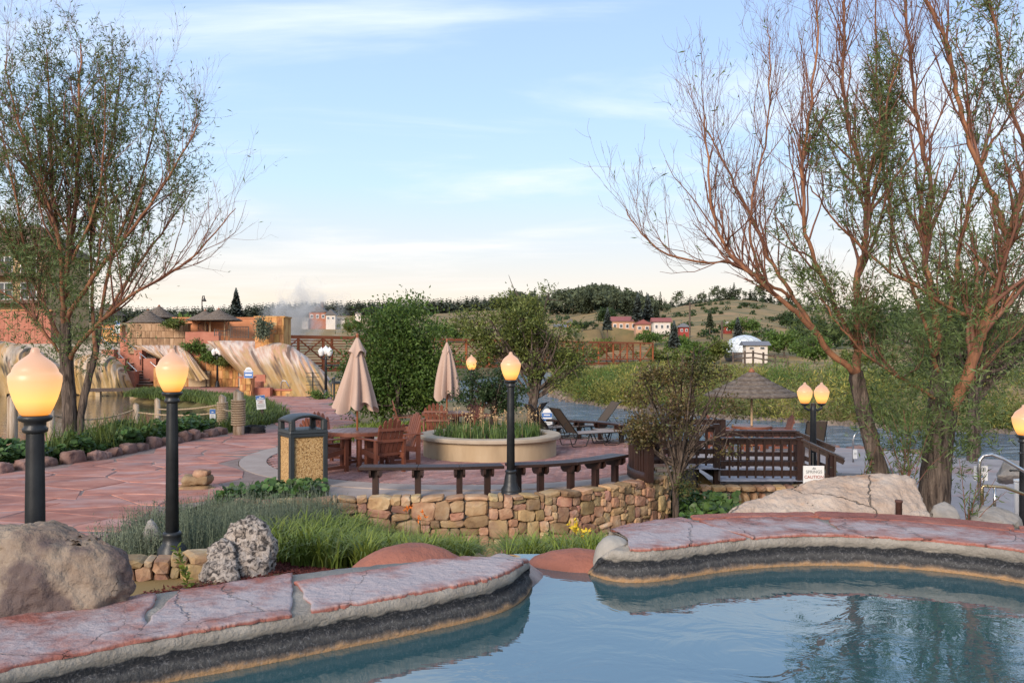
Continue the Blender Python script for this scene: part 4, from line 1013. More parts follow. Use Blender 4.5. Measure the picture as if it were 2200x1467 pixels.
# walkway slab of the ramp with its stone arch
m_tile = mat('grey_tile', [(0.42, (0.26, 0.24, 0.27)), (0.5, (0.45, 0.43, 0.45)), (0.58, (0.30, 0.28, 0.31))], 2.0, 0.7, 0.1, 20)
wk = MB(); wk.add([(3.0, 17.2, -.055), (4.2, 17.2, -.055), (4.2, 19.2, -.055), (3.0, 19.2, -.055), (4.2, 17.2, -.3), (5.9, 17.2, -.30), (5.9, 19.2, -.3), (4.2, 19.2, -.3), (7.0, 17.0, -.66), (7.3, 18.9, -.66)],
                 [(0, 1, 2, 3), (1, 4, 7, 2), (4, 5, 6, 7), (5, 8, 9, 6)])
tag(wk.build('walkway', m_tile), kind='structure')
ar = empty('stone_arch', (0, 0, 0), label='low golden stone arch under the dark railing walkway', cat='arch')
cxa, ya, rad_ = 4.85, 17.12, .62
for k in range(13):
    a = R(12 + 156 * k / 12); rr_ = rad_ * 1.0
    v, f = wall_stone(.12, .26, .28, 40 + k); M = Matrix.Rotation(-(a - math.pi / 2), 4, 'Y'); M.translation = Vector((cxa + math.cos(a) * (rr_ + .45 * abs(math.cos(a))), ya, -1.02 + math.sin(a) * rr_ * .62))
    MB().add([M @ Vector(c) for c in v], f).build('stone', m_stone, ar)
x = 3.75
while x < 5.95:
    l = random.uniform(.16, .3); v, f = wall_stone(l, .12, .3, x); M = Matrix.Translation((x + l / 2, ya, -.42)); MB().add([M @ Vector(c) for c in v], f).build('stone', m_stone, ar); x += l
for sgn in (-1, 1):
    for zz in (-.56, -.70, -.84):
        x0 = cxa + sgn * (.75 + .35 * (-.5 - zz)); l = .3; v, f = wall_stone(l, .13, .26, x0 + zz); M = Matrix.Translation((x0 + sgn * .12, ya + .03, zz)); MB().add([M @ Vector(c) for c in v], f).build('stone', m_stone, ar)
MB().box((cxa, ya + .18, -.62), (2.2, .1, .34)).build('mortar', m_mortar, ar)
# stacked stones at the path's edge
for i, (px, py, w_, h_, d_) in enumerate(((420, 1052, .62, .20, .45), (425, 1030, .50, .17, .40), (400, 1082, .42, .17, .4), (436, 1016, .26, .12, .3), (458, 1055, .16, .14, .2))):
    q = D(px, py, 14.4 if i != 2 else 13.6)
    boulder('edge_stone', ('widest golden block in the stack beside the path', 'upper golden block in the stack beside the path', 'lowest front golden block in the stack beside the path', 'small topmost golden stone of the path side stack', 'small stone at the right of the path side stack')[i],
            [(q.x + sx * w_ / 2 * random.uniform(.85, 1), q.y + sy * d_ / 2, q.z + sz * h_ / 2 * random.uniform(.85, 1)) for sx in (-1, 1) for sy in (-1, 1) for sz in (-1, 1)], m_stone, 3, .03, 3, i, 1, 'stone')
# rocks lining the path
EDGE = [(-12.3, 14.0), (-9.85, 16.1), (-8.9, 18.4), (-8.5, 21.9), (-8.15, 24.1)]
m_edge = mat('red_brown_edge_rock', [(0.3, (0.12, 0.06, 0.05)), (0.7, (0.30, 0.19, 0.16))], 3, 0.9, 0.7, 16, rnd=0.25)
s = 0; k = 0; acc = []
for a, b in zip(EDGE[:-1], EDGE[1:]):
    a = Vector(a); b = Vector(b); l = (b - a).length; t_ = 0
    while t_ < l - .2:
        w_ = random.uniform(.28, .62); p = a + (b - a) * ((t_ + w_ / 2) / l); h_ = random.uniform(.14, .28); an = math.atan2((b - a).y, (b - a).x); c_, s_ = math.cos(an), math.sin(an)
        pts = []
        for sx in (-1, 1):
            for sy in (-1, 1):
                for sz in (-.3, 1):
                    x, y = sx * w_ / 2 * random.uniform(.7, 1.05), sy * .16 * random.uniform(.7, 1.2); k_ = .75 if sz > 0 else 1
                    pts.append((p.x + c_ * x * k_ - s_ * y, p.y + s_ * x * k_ + c_ * y, h_ * sz * random.uniform(.8, 1.1)))
        o = boulder('edge_rock', 'reddish brown rock lining the left edge of the flagstone path', pts, m_edge, 3, .03, 4, k, 1, 'rock'); o['group'] = 'rocks lining the path'
        t_ += w_ + random.uniform(.0, .06); k += 1
# ------------------------------------------------------------------ foliage builders
def unit(a): return a / np.maximum(1e-6, np.linalg.norm(a, axis=1, keepdims=True))
def rvec(n): return unit(rng.normal(size=(n, 3)))
def leaf_arrays(pos, dr, ln, wd, cup=0.15):
    "one folded diamond per leaf"
    pos = np.asarray(pos); n = len(pos); dr = unit(np.asarray(dr)); sd = unit(np.cross(dr, rvec(n))); nm = np.cross(sd, dr)
    ln = np.broadcast_to(np.asarray(ln), (n,))[:, None]; wd = np.broadcast_to(np.asarray(wd), (n,))[:, None]
    a = pos; m = pos + dr * ln * .5 + nm * ln * cup * .5; t = pos + dr * ln - nm * ln * cup * .3
    V = np.stack([a, m + sd * wd / 2, t, m - sd * wd / 2], 1).reshape(-1, 3)
    F = np.arange(4 * n).reshape(n, 4); return V, F
def round_leaf_arrays(pos, nrm, size, k=6):
    "roundish scalloped leaves, fan of k points as two quads"
    n = len(pos); nrm = unit(nrm); a = unit(np.cross(nrm, rvec(n))); b = np.cross(nrm, a); size = np.broadcast_to(size, (n,))[:, None]
    pts = []
    for i in range(k):
        an = 2 * math.pi * i / k; r = size * .5 * (1 if i % 2 else .86); pts.append(pos + (a * math.cos(an) + b * math.sin(an)) * r + nrm * size * (.12 if i % 3 else -.02))
    V = np.stack(pts, 1).reshape(-1, 3); base = np.arange(n)[:, None] * k
    F = np.concatenate([base + np.array([[0, 1, 2, 3]]), base + np.array([[0, 3, 4, 5]])]); return V, F
def blade_arrays(base, h, lean, wd, segs=4, droop=0.6):
    "arching grass or lily blades"
    n = len(base); lean = unit(np.concatenate([lean[:, :2], np.zeros((n, 1))], 1)); sd = np.stack([-lean[:, 1], lean[:, 0], np.zeros(n)], 1)
    h = np.broadcast_to(h, (n,)); wd = np.broadcast_to(wd, (n,)); droop = np.broadcast_to(droop, (n,)); rows = []
    for i in range(segs + 1):
        t = i / segs; up = h * (t - droop * .55 * t ** 3); out = h * droop * .75 * t ** 1.7; w_ = wd * (1 - t ** 2.2) * .5 + .0008
        c = base + lean * out[:, None] + np.array([0, 0, 1]) * up[:, None]; rows += [c - sd * w_[:, None], c + sd * w_[:, None]]
    V = np.stack(rows, 1).reshape(-1, 3); m = 2 * (segs + 1); b = np.arange(n)[:, None] * m
    F = np.concatenate([b + np.array([[2 * i, 2 * i + 1, 2 * i + 3, 2 * i + 2]]) for i in range(segs)]); return V, F
def merge(parts):
    V = []; F = []; n = 0
    for v, f in parts: V.append(v); F.append(f + n); n += len(v)
    return np.concatenate(V), np.concatenate(F)
def tube_arrays(lines, sides=4):
    "lines: list of (pts (k,3), radii (k))"
    Vs = []; Fs = []; off = 0
    for pts, rad in lines:
        pts = np.asarray(pts, float); k = len(pts); rad = np.asarray(rad, float); tg = np.gradient(pts, axis=0); tg = unit(tg)
        ref = np.array([1., 0, 0]) if abs(tg[0, 0]) < .8 else np.array([0, 1., 0]); a = unit(np.cross(tg, ref)); b = np.cross(tg, a)
        n = sides if rad[0] < .02 else (6 if rad[0] < .05 else 10); an = np.arange(n) * 2 * math.pi / n
        V = pts[:, None, :] + rad[:, None, None] * (a[:, None, :] * np.cos(an)[None, :, None] + b[:, None, :] * np.sin(an)[None, :, None])
        Vs.append(V.reshape(-1, 3)); i = np.arange(k - 1)[:, None] * n; j = np.arange(n)[None, :]; j2 = (j + 1) % n
        Fs.append(np.stack([i + j, i + j2, i + n + j2, i + n + j], -1).reshape(-1, 4) + off); off += k * n
    return np.concatenate(Vs), np.concatenate(Fs)
def smooth_line(pts, k=2):
    return np.array([list(p) for p in chaikin([Vector(p) for p in pts], k)])
def grow(line, r0, r1, level, out, tips, cfg):
    "side branches along a line, recursive; cfg[level] = (count per metre, length, spread, up)"
    if level >= len(cfg): return
    per, ln, spread, up = cfg[level]; line = np.asarray(line); seg = np.linalg.norm(np.diff(line, axis=0), axis=1); L_ = seg.sum()
    n = max(2, int(per * L_)); cum = np.concatenate([[0], np.cumsum(seg)])
    for i in range(n):
        f = rng.uniform(.22 if level == 0 else .12, 1.0); s = f * L_; k = min(len(seg) - 1, np.searchsorted(cum, s) - 1); k = max(0, k)
        p = line[k] + (line[k + 1] - line[k]) * ((s - cum[k]) / max(1e-6, seg[k])); t = (line[k + 1] - line[k]) / max(1e-6, seg[k])
        d = t + rng.normal(size=3) * spread + np.array([0, 0, up]); d /= np.linalg.norm(d); l = ln * rng.uniform(.55, 1.25) * (1.1 - .45 * f); m = 5; pts = [p]; step = l / m
        for q in range(m):
            d = d + rng.normal(size=3) * .16 + np.array([0, 0, up * .22]); d /= np.linalg.norm(d); pts.append(pts[-1] + d * step)
        rb = max(.0018, (r0 + (r1 - r0) * f) * .55); re = max(.0012, rb * .3)
        pts = np.array(pts); out.append((pts, np.linspace(rb, re, m + 1)))
        if level >= len(cfg) - 2: tips.append(pts)
        grow(pts, rb, re, level + 1, out, tips, cfg)
def leaves_on(lines, per, ln, wd, keep=None, droop=.15, ang=.8):
    "leaves spread along twigs"
    P_ = []; D_ = []
    for pts in lines:
        L_ = np.linalg.norm(np.diff(pts, axis=0), axis=1).sum(); n = max(1, int(per * L_)); s = rng.uniform(0, len(pts) - 1.001, n); k = s.astype(int); f = (s - k)[:, None]
        p = pts[k] * (1 - f) + pts[k + 1] * f; t = unit(pts[k + 1] - pts[k]); P_.append(p); D_.append(t + rng.normal(size=(n, 3)) * ang + np.array([0, 0, -droop]))
    P_ = np.concatenate(P_); D_ = np.concatenate(D_)
    if keep is not None:
        m = keep(P_); P_ = P_[m]; D_ = D_[m]
    n = len(P_); return leaf_arrays(P_, D_, ln * rng.uniform(.6, 1.25, n), wd * rng.uniform(.7, 1.2, n))
def px_of(P_): return CX + FPX * P_[:, 0] / P_[:, 1], HY - FPX * (P_[:, 2] - CZ) / P_[:, 1]
m_bark = mat('furrowed_grey_brown_bark', [(0.38, (0.03, 0.021, 0.017)), (0.5, (0.095, 0.07, 0.056)), (0.66, (0.19, 0.145, 0.115))], 9, 0.95, 1.0, 14, (1.6, 1.6, .22), dist=1.0, bdist=.06)
m_barkR = mat('orange_red_willow_bark', [(0.32, (0.10, 0.05, 0.032)), (0.5, (0.24, 0.105, 0.055)), (0.68, (0.34, 0.16, 0.08))], 6, 0.8, 0.5, 18, (1.5, 1.5, .3))
m_twig = mat('red_twig', [(0.3, (0.13, 0.055, 0.038)), (0.7, (0.22, 0.10, 0.065))], 3, 0.7)
m_willow = mat('willow_leaf', [(0.3, (0.075, 0.115, 0.036)), (0.7, (0.155, 0.205, 0.068))], 0.8, 0.5, island=0.45, hue=0.012, trans=0.4)
def willow(name, label, trunks, limbs, d0, cfg, per, keep, leaf, extra=None, cat='tree'):
    "trunks and limbs: lists of (pixel line, r0, r1, depth offset at the end)"
    t = empty(name, (0, 0, 0), label=label, cat=cat); tr = []; big = []; out = []; tips = []
    for pts, r0, r1, dd in trunks:
        w3 = [D(x, y, d0 + dd * i / (len(pts) - 1)) for i, (x, y) in enumerate(pts)]; ln_ = smooth_line(w3); tr.append((ln_, np.linspace(r0, r1, len(ln_))))
    for pts, r0, r1, dd in limbs:
        w3 = [D(x, y, d0 + dd * i / (len(pts) - 1)) for i, (x, y) in enumerate(pts)]; ln_ = smooth_line(w3); ln_ = ln_ + rng.normal(size=ln_.shape) * .012; big.append((ln_, np.linspace(r0, r1, len(ln_))))
        grow(ln_, r0, r1, 0, out, tips, cfg)
    V, F = tube_arrays(tr)
    nz = np.array([fbm(v, 7, 3) for v in V]); V = V + rng.normal(size=V.shape) * .004 + (nz * .02)[:, None]
    np_mesh('trunk', V, F, m_bark, t, True)
    V, F = tube_arrays(big); np_mesh('limbs', V, F, m_barkR, t, True)
    V, F = tube_arrays(out, 3); np_mesh('twigs', V, F, m_twig, t, True)
    if extra: tips = tips + extra
    V, F = leaves_on(tips, per, leaf[0], leaf[1], keep); np_mesh('crown', V, F, m_willow, t); print(name, 'twigs', len(out), 'leaves', len(F))
    return t
CFG = [(6.5, 1.3, .5, .6), (5.5, .72, .55, .45), (5.0, .34, .6, .3)]
def blob_keep(blobs, base=0.0):
    def k(P_):
        x, y = px_of(P_); pr = np.full(len(P_), base)
        for cx, cy, rx, ry, v in blobs: pr = np.maximum(pr, v * np.clip(1.6 - 1.25 * (((x - cx) / rx) ** 2 + ((y - cy) / ry) ** 2), 0, 1))
        return rng.random(len(P_)) < pr
    return k
# right willow: two trunks
trunksR = [([(1910, 1110), (1897, 1035), (1872, 950), (1850, 860), (1838, 800)], .12, .09, 0), ([(2003, 1120), (2006, 1065), (2014, 980), (2020, 930), (2030, 880)], .215, .16, 0), ([(2020, 940), (2010, 880), (2017, 844), (2012, 760)], .14, .085, .1)]
limbsR = [([(1840, 806), (1832, 795), (1776, 753), (1721, 674), (1670, 640), (1587, 567), (1547, 516), (1525, 400), (1512, 245)], 0.052, 0.008, -.6),
 ([(1838, 810), (1843, 737), (1845, 650), (1843, 579), (1862, 520), (1868, 400), (1819, 286), (1811, 163), (1815, -60)], 0.061, 0.010, .3),
 ([(1752, 710), (1700, 630), (1658, 567), (1615, 466), (1582, 409), (1545, 330), (1512, 266)], 0.032, 0.007, .8),
 ([(1840, 745), (1828, 721), (1785, 630), (1745, 551), (1725, 470), (1722, 356), (1741, 245), (1758, 82), (1750, -60)], 0.040, 0.008, -.8),
 ([(1700, 640), (1640, 600), (1582, 564), (1500, 566), (1430, 548), (1385, 510), (1345, 450)], 0.025, 0.006, -.5),
 ([(2028, 930), (2050, 870), (2073, 816), (2104, 737), (2116, 690), (2152, 579), (2171, 500), (2200, 400), (2215, 250)], 0.094, 0.021, -.3),
 ([(2012, 765), (2013, 697), (1990, 579), (1987, 532), (2003, 430), (1975, 286), (1954, 123), (1945, -60)], 0.058, 0.010, .5),
 ([(2116, 690), (2033, 658), (1946, 603), (1863, 547), (1790, 470), (1740, 400)], 0.032, 0.007, -.9),
 ([(2165, 510), (2140, 440), (2097, 348), (2065, 245), (2044, 123), (1995, 0), (1980, -60)], 0.050, 0.013, .4),
 ([(2040, 690), (2057, 573), (2085, 409), (2120, 330), (2159, 266), (2230, 150)], 0.036, 0.010, .8),
 ([(2215, 380), (2200, 307), (2159, 204), (2147, 82), (2120, -40)], 0.029, 0.008, .1),
 ([(2012, 856), (1975, 835), (1934, 812), (1867, 769), (1800, 700), (1765, 640)], 0.027, 0.007, -.6),
 ([(2015, 800), (1990, 700), (1935, 560), (1905, 420), (1890, 260), (1880, 80), (1885, -40)], 0.032, 0.008, .9),
 ([(2110, 720), (2160, 650), (2230, 560)], 0.029, 0.008, -.4), ([(2060, 860), (2120, 780), (2210, 690)], 0.029, 0.008, .6), ([(1868, 420), (1900, 330), (1905, 200), (1960, 60)], 0.022, 0.006, -.2), ([(1630, 590), (1600, 480), (1640, 330), (1655, 200), (1650, 60)], 0.022, 0.005, .4)]
shoots = []
for _ in range(580):
    x, y = (rng.normal(2000, 85), rng.uniform(600, 1010)) if rng.random() < .85 else (rng.normal(1780, 45), rng.uniform(580, 760))
    p = np.array(D(x, y, 11.2 + rng.normal() * .55)); d = rng.normal(size=3) * .6 + np.array([0, 0, .55]); d /= np.linalg.norm(d); pts = [p]
    for q in range(5): d = d + rng.normal(size=3) * .15; d /= np.linalg.norm(d); pts.append(pts[-1] + d * .11)
    shoots.append(np.array(pts))
keepR = blob_keep([(2010, 800, 190, 260, 1.0), (1900, 720, 130, 130, .8), (1715, 650, 110, 100, .9), (1690, 520, 40, 110, .6), (1800, 300, 75, 90, .45), (1900, 300, 50, 220, .8), (1940, 480, 130, 130, .55), (2120, 120, 90, 160, .5), (2130, 520, 110, 240, .45), (1850, 420, 80, 110, .5)], .012)
wtr = willow('willow_tree', 'tall half bare willow with red limbs behind the pale boulder at right', trunksR, limbsR, 11.3, CFG, 40, keepR, (.105, .017), shoots)
# left willow
trunksL = [([(160, 1000), (152, 965), (150, 900), (146, 820), (140, 740), (140, 690)], 0.198, 0.122, 0), ([(168, 985), (172, 900), (188, 820), (205, 765), (212, 700)], 0.099, 0.068, .3)]
limbsL = [([(140, 740), (136, 696), (143, 566), (164, 443), (167, 341), (170, 205), (174, 90)], 0.091, 0.011, .2), ([(140, 720), (136, 660), (130, 512), (102, 437), (68, 341), (27, 225), (10, 130)], 0.065, 0.011, -.8),
 ([(142, 705), (150, 668), (205, 587), (273, 505), (327, 437), (382, 348), (432, 259)], 0.068, 0.009, -.5), ([(148, 775), (165, 740), (225, 682), (286, 628), (382, 580), (437, 532), (505, 445)], 0.061, 0.007, -1.2),
 ([(140, 745), (110, 690), (68, 593), (0, 491), (-60, 380)], 0.061, 0.011, .6), ([(205, 770), (200, 690), (198, 614), (191, 477), (239, 341), (259, 136)], 0.053, 0.009, 1.2), ([(140, 770), (100, 720), (40, 640), (-60, 600)], 0.046, 0.011, -.8),
 ([(212, 705), (235, 560), (290, 420), (330, 300), (345, 190)], 0.046, 0.008, .9), ([(150, 640), (120, 480), (110, 330), (105, 200), (100, 100)], 0.046, 0.009, .8), ([(155, 560), (215, 430), (225, 300), (225, 160)], 0.038, 0.008, -.9), ([(225, 682), (300, 560), (370, 470), (420, 400)], 0.038, 0.007, .6),
 ([(60, 590), (40, 460), (20, 350), (-10, 240)], 0.038, 0.008, .2), ([(140, 660), (90, 560), (60, 480), (30, 420)], 0.038, 0.008, .9)]
CFGL = [(3.6, 2.1, .5, .6), (3.2, 1.15, .55, .45), (3.4, .5, .6, .3)]
keepL = blob_keep([(150, 400, 210, 350, 1.0), (60, 560, 150, 180, 1.0), (330, 330, 120, 180, .7), (190, 720, 110, 130, .9), (400, 290, 60, 100, .5), (270, 500, 110, 120, .6)], .02)
sh2 = []
for _ in range(520):
    x, y = rng.normal(150, 90), rng.uniform(520, 800); p = np.array(D(x, y, 20 + rng.normal() * 1.0)); d = rng.normal(size=3) * .6 + np.array([0, 0, .6]); d /= np.linalg.norm(d); pts = [p]
    for q in range(5): d = d + rng.normal(size=3) * .15; d /= np.linalg.norm(d); pts.append(pts[-1] + d * .16)
    sh2.append(np.array(pts))
willow('willow_tree', 'tall leafy willow with red branches at left behind the nearest lamps', trunksL, limbsL, 20, CFGL, 26, keepL, (.13, .024), sh2)
# ------------------------------------------------------------------ fuller trees and bushes
def crown_tree(name, label, base, h, lobes, nl, leaf, mt, tr=.1, lean=(0, 0), nlimb=26, bark=None, gap=0.35, stems=1, cat='tree', clump=.22, split=.35, group=None, spread=.12, lo=.55):
    "trunk, limbs reaching into the lobes (offset x,y,z, rx,ry,rz), leaf clumps round the limb ends"
    t = empty(name, tuple(base), label=label, cat=cat, group=group); lines = []; ends = []
    vol = np.array([l[3] * l[4] * l[5] for l in lobes]); vol = vol / vol.sum()
    tl_ = []
    for s in range(stems):
        o = rng.normal(size=2) * (spread if stems > 1 else 0); top = np.array([lean[0] + o[0] * 3, lean[1] + o[1] * 3, h * split])
        pts = smooth_line([(o[0], o[1], -.15), (o[0] + (top[0] - o[0]) * .4 + rng.normal() * .04, o[1] + (top[1] - o[1]) * .4, h * split * .5), tuple(top)]); tl_.append((pts, np.linspace(tr, tr * .62, len(pts))))
    for i in range(nlimb):
        l = lobes[rng.choice(len(lobes), p=vol)]; v = rvec(1)[0] * rng.random() ** .45; e = np.array(l[:3]) + v * np.array(l[3:6]); pts, rad = tl_[i % stems]
        k = int(rng.uniform(lo, 1) * (len(pts) - 1)); a = pts[k]; mid = (a + e) / 2 + np.array([(a[0] - e[0]) * .12, (a[1] - e[1]) * .12, -.05 * h * rng.random()]) + rng.normal(size=3) * .05 * h * .5
        ln_ = smooth_line([a, mid, e]); lines.append((ln_, np.linspace(tr * .45, .006, len(ln_)))); ends.append(ln_)
        for q in range(3):
            f = rng.uniform(.4, .95); b = ln_[int(f * (len(ln_) - 1))]; e2 = b + rvec(1)[0] * .16 * h * rng.uniform(.5, 1) + np.array([0, 0, .05 * h]); l2 = smooth_line([b, (b + e2) / 2 + rng.normal(size=3) * .03, e2]); lines.append((l2, np.linspace(tr * .16, .004, len(l2)))); ends.append(l2)
    V, F = tube_arrays(tl_, 8); np_mesh('trunk', V, F, bark or m_bark, t, True); V, F = tube_arrays(lines, 4); np_mesh('limbs', V, F, bark or m_bark, t, True)
    # leaves: clumps along limb ends and through the lobes
    nc = max(20, nl // 60); C = []
    for i in range(nc):
        if rng.random() < .55:
            e = ends[rng.integers(len(ends))]; C.append(e[-1 - int(rng.random() ** 2 * len(e) * .5)])
        else:
            l = lobes[rng.choice(len(lobes), p=vol)]; v = rvec(1)[0] * rng.random() ** .3; C.append(np.array(l[:3]) + v * np.array(l[3:6]))
    C = np.array(C); g = np.array([noise.noise(Vector(c) * (2.2 / max(.6, h * .3)) + Vector((base[0], base[1], 0))) for c in C]); C = C[g > -gap]
    k = rng.integers(len(C), size=nl); Pp = C[k] + rng.normal(size=(nl, 3)) * clump * np.array([1, 1, .75]); Dd = rvec(nl) + unit(Pp - np.array([0, 0, h * .4])) * .7
    V, F = leaf_arrays(Pp, Dd, leaf[0] * rng.uniform(.6, 1.3, nl), leaf[1] * rng.uniform(.7, 1.2, nl), .2); np_mesh('crown', V, F, mt, t); return t
m_green = mat('mid_green_leaf', [(0.3, (0.075, 0.135, 0.028)), (0.7, (0.145, 0.22, 0.05))], 0.9, 0.5, island=0.45, hue=0.012, trans=0.4)
m_yelgreen = mat('yellow_green_leaf', [(0.3, (0.09, 0.125, 0.028)), (0.7, (0.18, 0.205, 0.055))], 0.9, 0.5, island=0.4, hue=0.015, trans=0.3)
m_darkleaf = mat('dark_green_leaf', [(0.3, (0.022, 0.045, 0.014)), (0.7, (0.05, 0.085, 0.026))], 0.9, 0.5, island=0.4, hue=0.012, trans=0.2)
m_bronze = mat('bronze_leaf', [(0.4, (0.075, 0.085, 0.025)), (0.55, (0.12, 0.08, 0.035)), (0.7, (0.13, 0.14, 0.04))], 1.5, 0.5, island=0.4, hue=0.03, trans=0.25)
q = P(850, 912)
crown_tree('bushy_tree', 'dense bright green bushy tree behind the closed umbrellas', (-3.6, 27.0, 0), 4.1, [(-.6, 0, 1.9, 1.05, 1.0, 1.6), (.5, .2, 2.2, 1.1, 1.0, 1.6), (-.1, 0, 3.2, .7, .7, .75), (.9, 0, 1.5, .9, .9, 1.1), (-1.0, 0, 1.0, .7, .8, .9), (.2, .1, 3.7, .3, .3, .5)], 26000, (.13, .065), m_green, .09, nlimb=46, stems=4, split=.25, clump=.25, gap=.5, spread=.2)
crown_tree('locust_tree', 'airy feathery leaved tree by the river right of the bushy tree', (.45, 26.5, -.1), 4.85, [(-.3, 0, 3.2, 1.3, 1.1, .8), (.7, 0, 2.9, 1.1, 1.0, .8), (.1, 0, 4.15, .65, .6, .5), (-1.6, 0, 3.2, .65, .7, .7), (1.5, 0, 2.2, .55, .7, .6), (-1.0, 0, 2.4, .9, .8, .6), (-2.0, .1, 3.9, .25, .25, .25), (.1, 0, 4.6, .4, .3, .22)], 14000, (.12, .045), m_yelgreen, .12, nlimb=48, stems=2, split=.36, clump=.15, gap=.10, spread=.08, lean=(.05, 0))
crown_tree('small_tree', 'small dark leaved tree growing in the round planter', (-.42, 19.9, .40), 1.75, [(-.05, 0, 1.15, .62, .55, .42), (-.45, 0, .85, .35, .4, .25), (.35, 0, .85, .38, .4, .28)], 5200, (.07, .04), m_darkleaf, .055, nlimb=26, split=.42, clump=.11, gap=.3)
crown_tree('crabapple_tree', 'sparse bronze leaved shrub tree in front of the dark railing', (2.88, 14.9, -.80), 3.65, [(0, 0, 2.3, .95, .5, .55), (-.7, 0, 1.95, .4, .4, .4), (.8, 0, 2.1, .4, .4, .5), (.25, 0, 3.05, .42, .35, .42), (-.25, 0, 2.85, .4, .35, .5), (.75, 0, 2.6, .2, .3, .35), (-.1, 0, 1.45, .35, .3, .3), (.1, -.1, 1.0, .28, .25, .22)], 6200, (.06, .034), m_bronze, .07, nlimb=36, lo=.6, split=.33, clump=.12, gap=.02, bark=m_bark)
# ------------------------------------------------------------------ garden plants
def stuff(name, V, F, m, label=None, cat=None, parent=None):
    o = np_mesh(name, V, F, m, parent); o['kind'] = 'stuff'
    if label: tag(o, label, cat)
    return o
def scatter(poly, n, zf):
    x0 = min(p[0] for p in poly); x1 = max(p[0] for p in poly); y0 = min(p[1] for p in poly); y1 = max(p[1] for p in poly); out = []
    while len(out) < n:
        x, y = random.uniform(x0, x1), random.uniform(y0, y1)
        if poly_in((x, y), poly): out.append((x, y, zf(x, y)))
    return np.array(out)
m_lily = mat('daylily_blade', [(0.3, (0.12, 0.17, 0.025)), (0.7, (0.26, 0.31, 0.06))], 2, 0.5, island=0.35, hue=0.012, trans=0.3)
m_iris = mat('iris_blade', [(0.3, (0.075, 0.135, 0.035)), (0.7, (0.15, 0.21, 0.06))], 2, 0.5, island=0.35, hue=0.01, trans=0.3)
m_lav = mat('grey_green_lavender', [(0.3, (0.085, 0.115, 0.072)), (0.7, (0.175, 0.205, 0.145))], 1.5, 0.8, island=0.35, trans=0.15)
m_broad = mat('broad_leaf', [(0.3, (0.040, 0.090, 0.020)), (0.7, (0.095, 0.165, 0.042))], 1.5, 0.5, island=0.4, hue=0.012, trans=0.25)
m_grass = mat('bank_grass', [(0.3, (0.060, 0.095, 0.020)), (0.6, (0.125, 0.165, 0.038)), (0.75, (0.22, 0.20, 0.075))], 0.6, 0.6, island=0.35, trans=0.25)
m_straw = mat('dry_flower_stalk', [(0.3, (0.36, 0.23, 0.11)), (0.7, (0.50, 0.36, 0.20))], 3, 0.8, island=0.3)
m_yflower = mat('yellow_petal', [(0.3, (0.70, 0.48, 0.03)), (0.7, (0.78, 0.58, 0.06))], 3, 0.5)
m_oflower = mat('orange_petal', [(0.3, (0.70, 0.16, 0.02)), (0.7, (0.75, 0.22, 0.03))], 3, 0.5)
def tufts(poly, nt, per, h, wd, zf, droop=.7, spread=.05, segs=4):
    c = scatter(poly, nt, zf); b = np.repeat(c, per, 0); n = len(b); b = b + np.concatenate([rng.normal(size=(n, 2)) * spread, np.zeros((n, 1))], 1)
    return blade_arrays(b, h * rng.uniform(.6, 1.2, n), rng.normal(size=(n, 3)), wd * rng.uniform(.7, 1.2, n), segs, droop * rng.uniform(.5, 1.3, n))
gz = lambda x, y: ground_z(x, y) - .01
LEFT_LILY = [P(560, 1225, -.05).to_2d(), P(760, 1232, 0).to_2d(), P(1000, 1205, -.1).to_2d(), (-.35, 12.5), (-1.6, 12.9), (-2.6, 12.6), (-2.9, 10.5)]
LEFT_LILY = [(-2.75, 9.1), (-2.0, 8.75), (-1.2, 8.8), (-.55, 9.4), (-.5, 12.2), (-1.6, 12.9), (-2.4, 12.4), (-2.6, 10.5)]
V, F = tufts(LEFT_LILY, 300, 30, .56, .019, gz, .85, .05); stuff('daylily_bed', V, F, m_lily, 'bright green daylily bed below the stone wall left of the spillway', 'daylilies')
RIGHT_LILY = [(-.05, 9.3), (.9, 9.0), (1.25, 10.0), (1.2, 11.8), (.6, 12.6), (.0, 12.0)]
V, F = tufts(RIGHT_LILY, 150, 30, .58, .018, gz, .9, .05); stuff('daylily_bed', V, F, m_lily, 'daylily bed with yellow blooms right of the spillway', 'daylilies')
def flowers(name, label, spots, mt, zt, k=7, size=.05, spread=.08, cat='flowers'):
    t = empty(name, tuple(spots[0][:2]) + (0,), label=label, cat=cat); t.location = (0, 0, 0); vv = []; st = []
    for s in spots:
        vv = []
        for i in range(k):
            p = np.array(s) + rng.normal(size=3) * spread; b = np.array([s[0] + rng.normal() * .03, s[1] + rng.normal() * .03, zt]); st.append((np.array([b, (b + p) / 2 + rng.normal(size=3) * .015, p]), np.array([.004, .003, .002])))
            n = 6; d = unit(rng.normal(size=(n, 3)) + np.array([0, -.3, .5])); vv.append(leaf_arrays(np.repeat(p[None], n, 0), d, size * rng.uniform(.7, 1.2, n), size * .45))
        V, F = merge(vv); tag(np_mesh('bloom', V, F, mt, t), kind='stuff')
    V, F = tube_arrays(st, 3); np_mesh('stem', V, F, m_iris, t); return t
flowers('yellow_daylily', 'cluster of yellow daylily blooms right of the spillway', [tuple(D(1240, 1135, 11.2)), tuple(D(1255, 1142, 11.0)), tuple(D(1232, 1130, 11.4))], m_yflower, -.6, 5, .07, .04)
flowers('orange_daylily', 'orange daylily blooms against the stone wall', [tuple(D(872, 1100, 12.6)), tuple(D(902, 1115, 12.5)), tuple(D(908, 1104, 12.5)), tuple(D(885, 1095, 12.6))], m_oflower, -.7, 2, .06, .03)
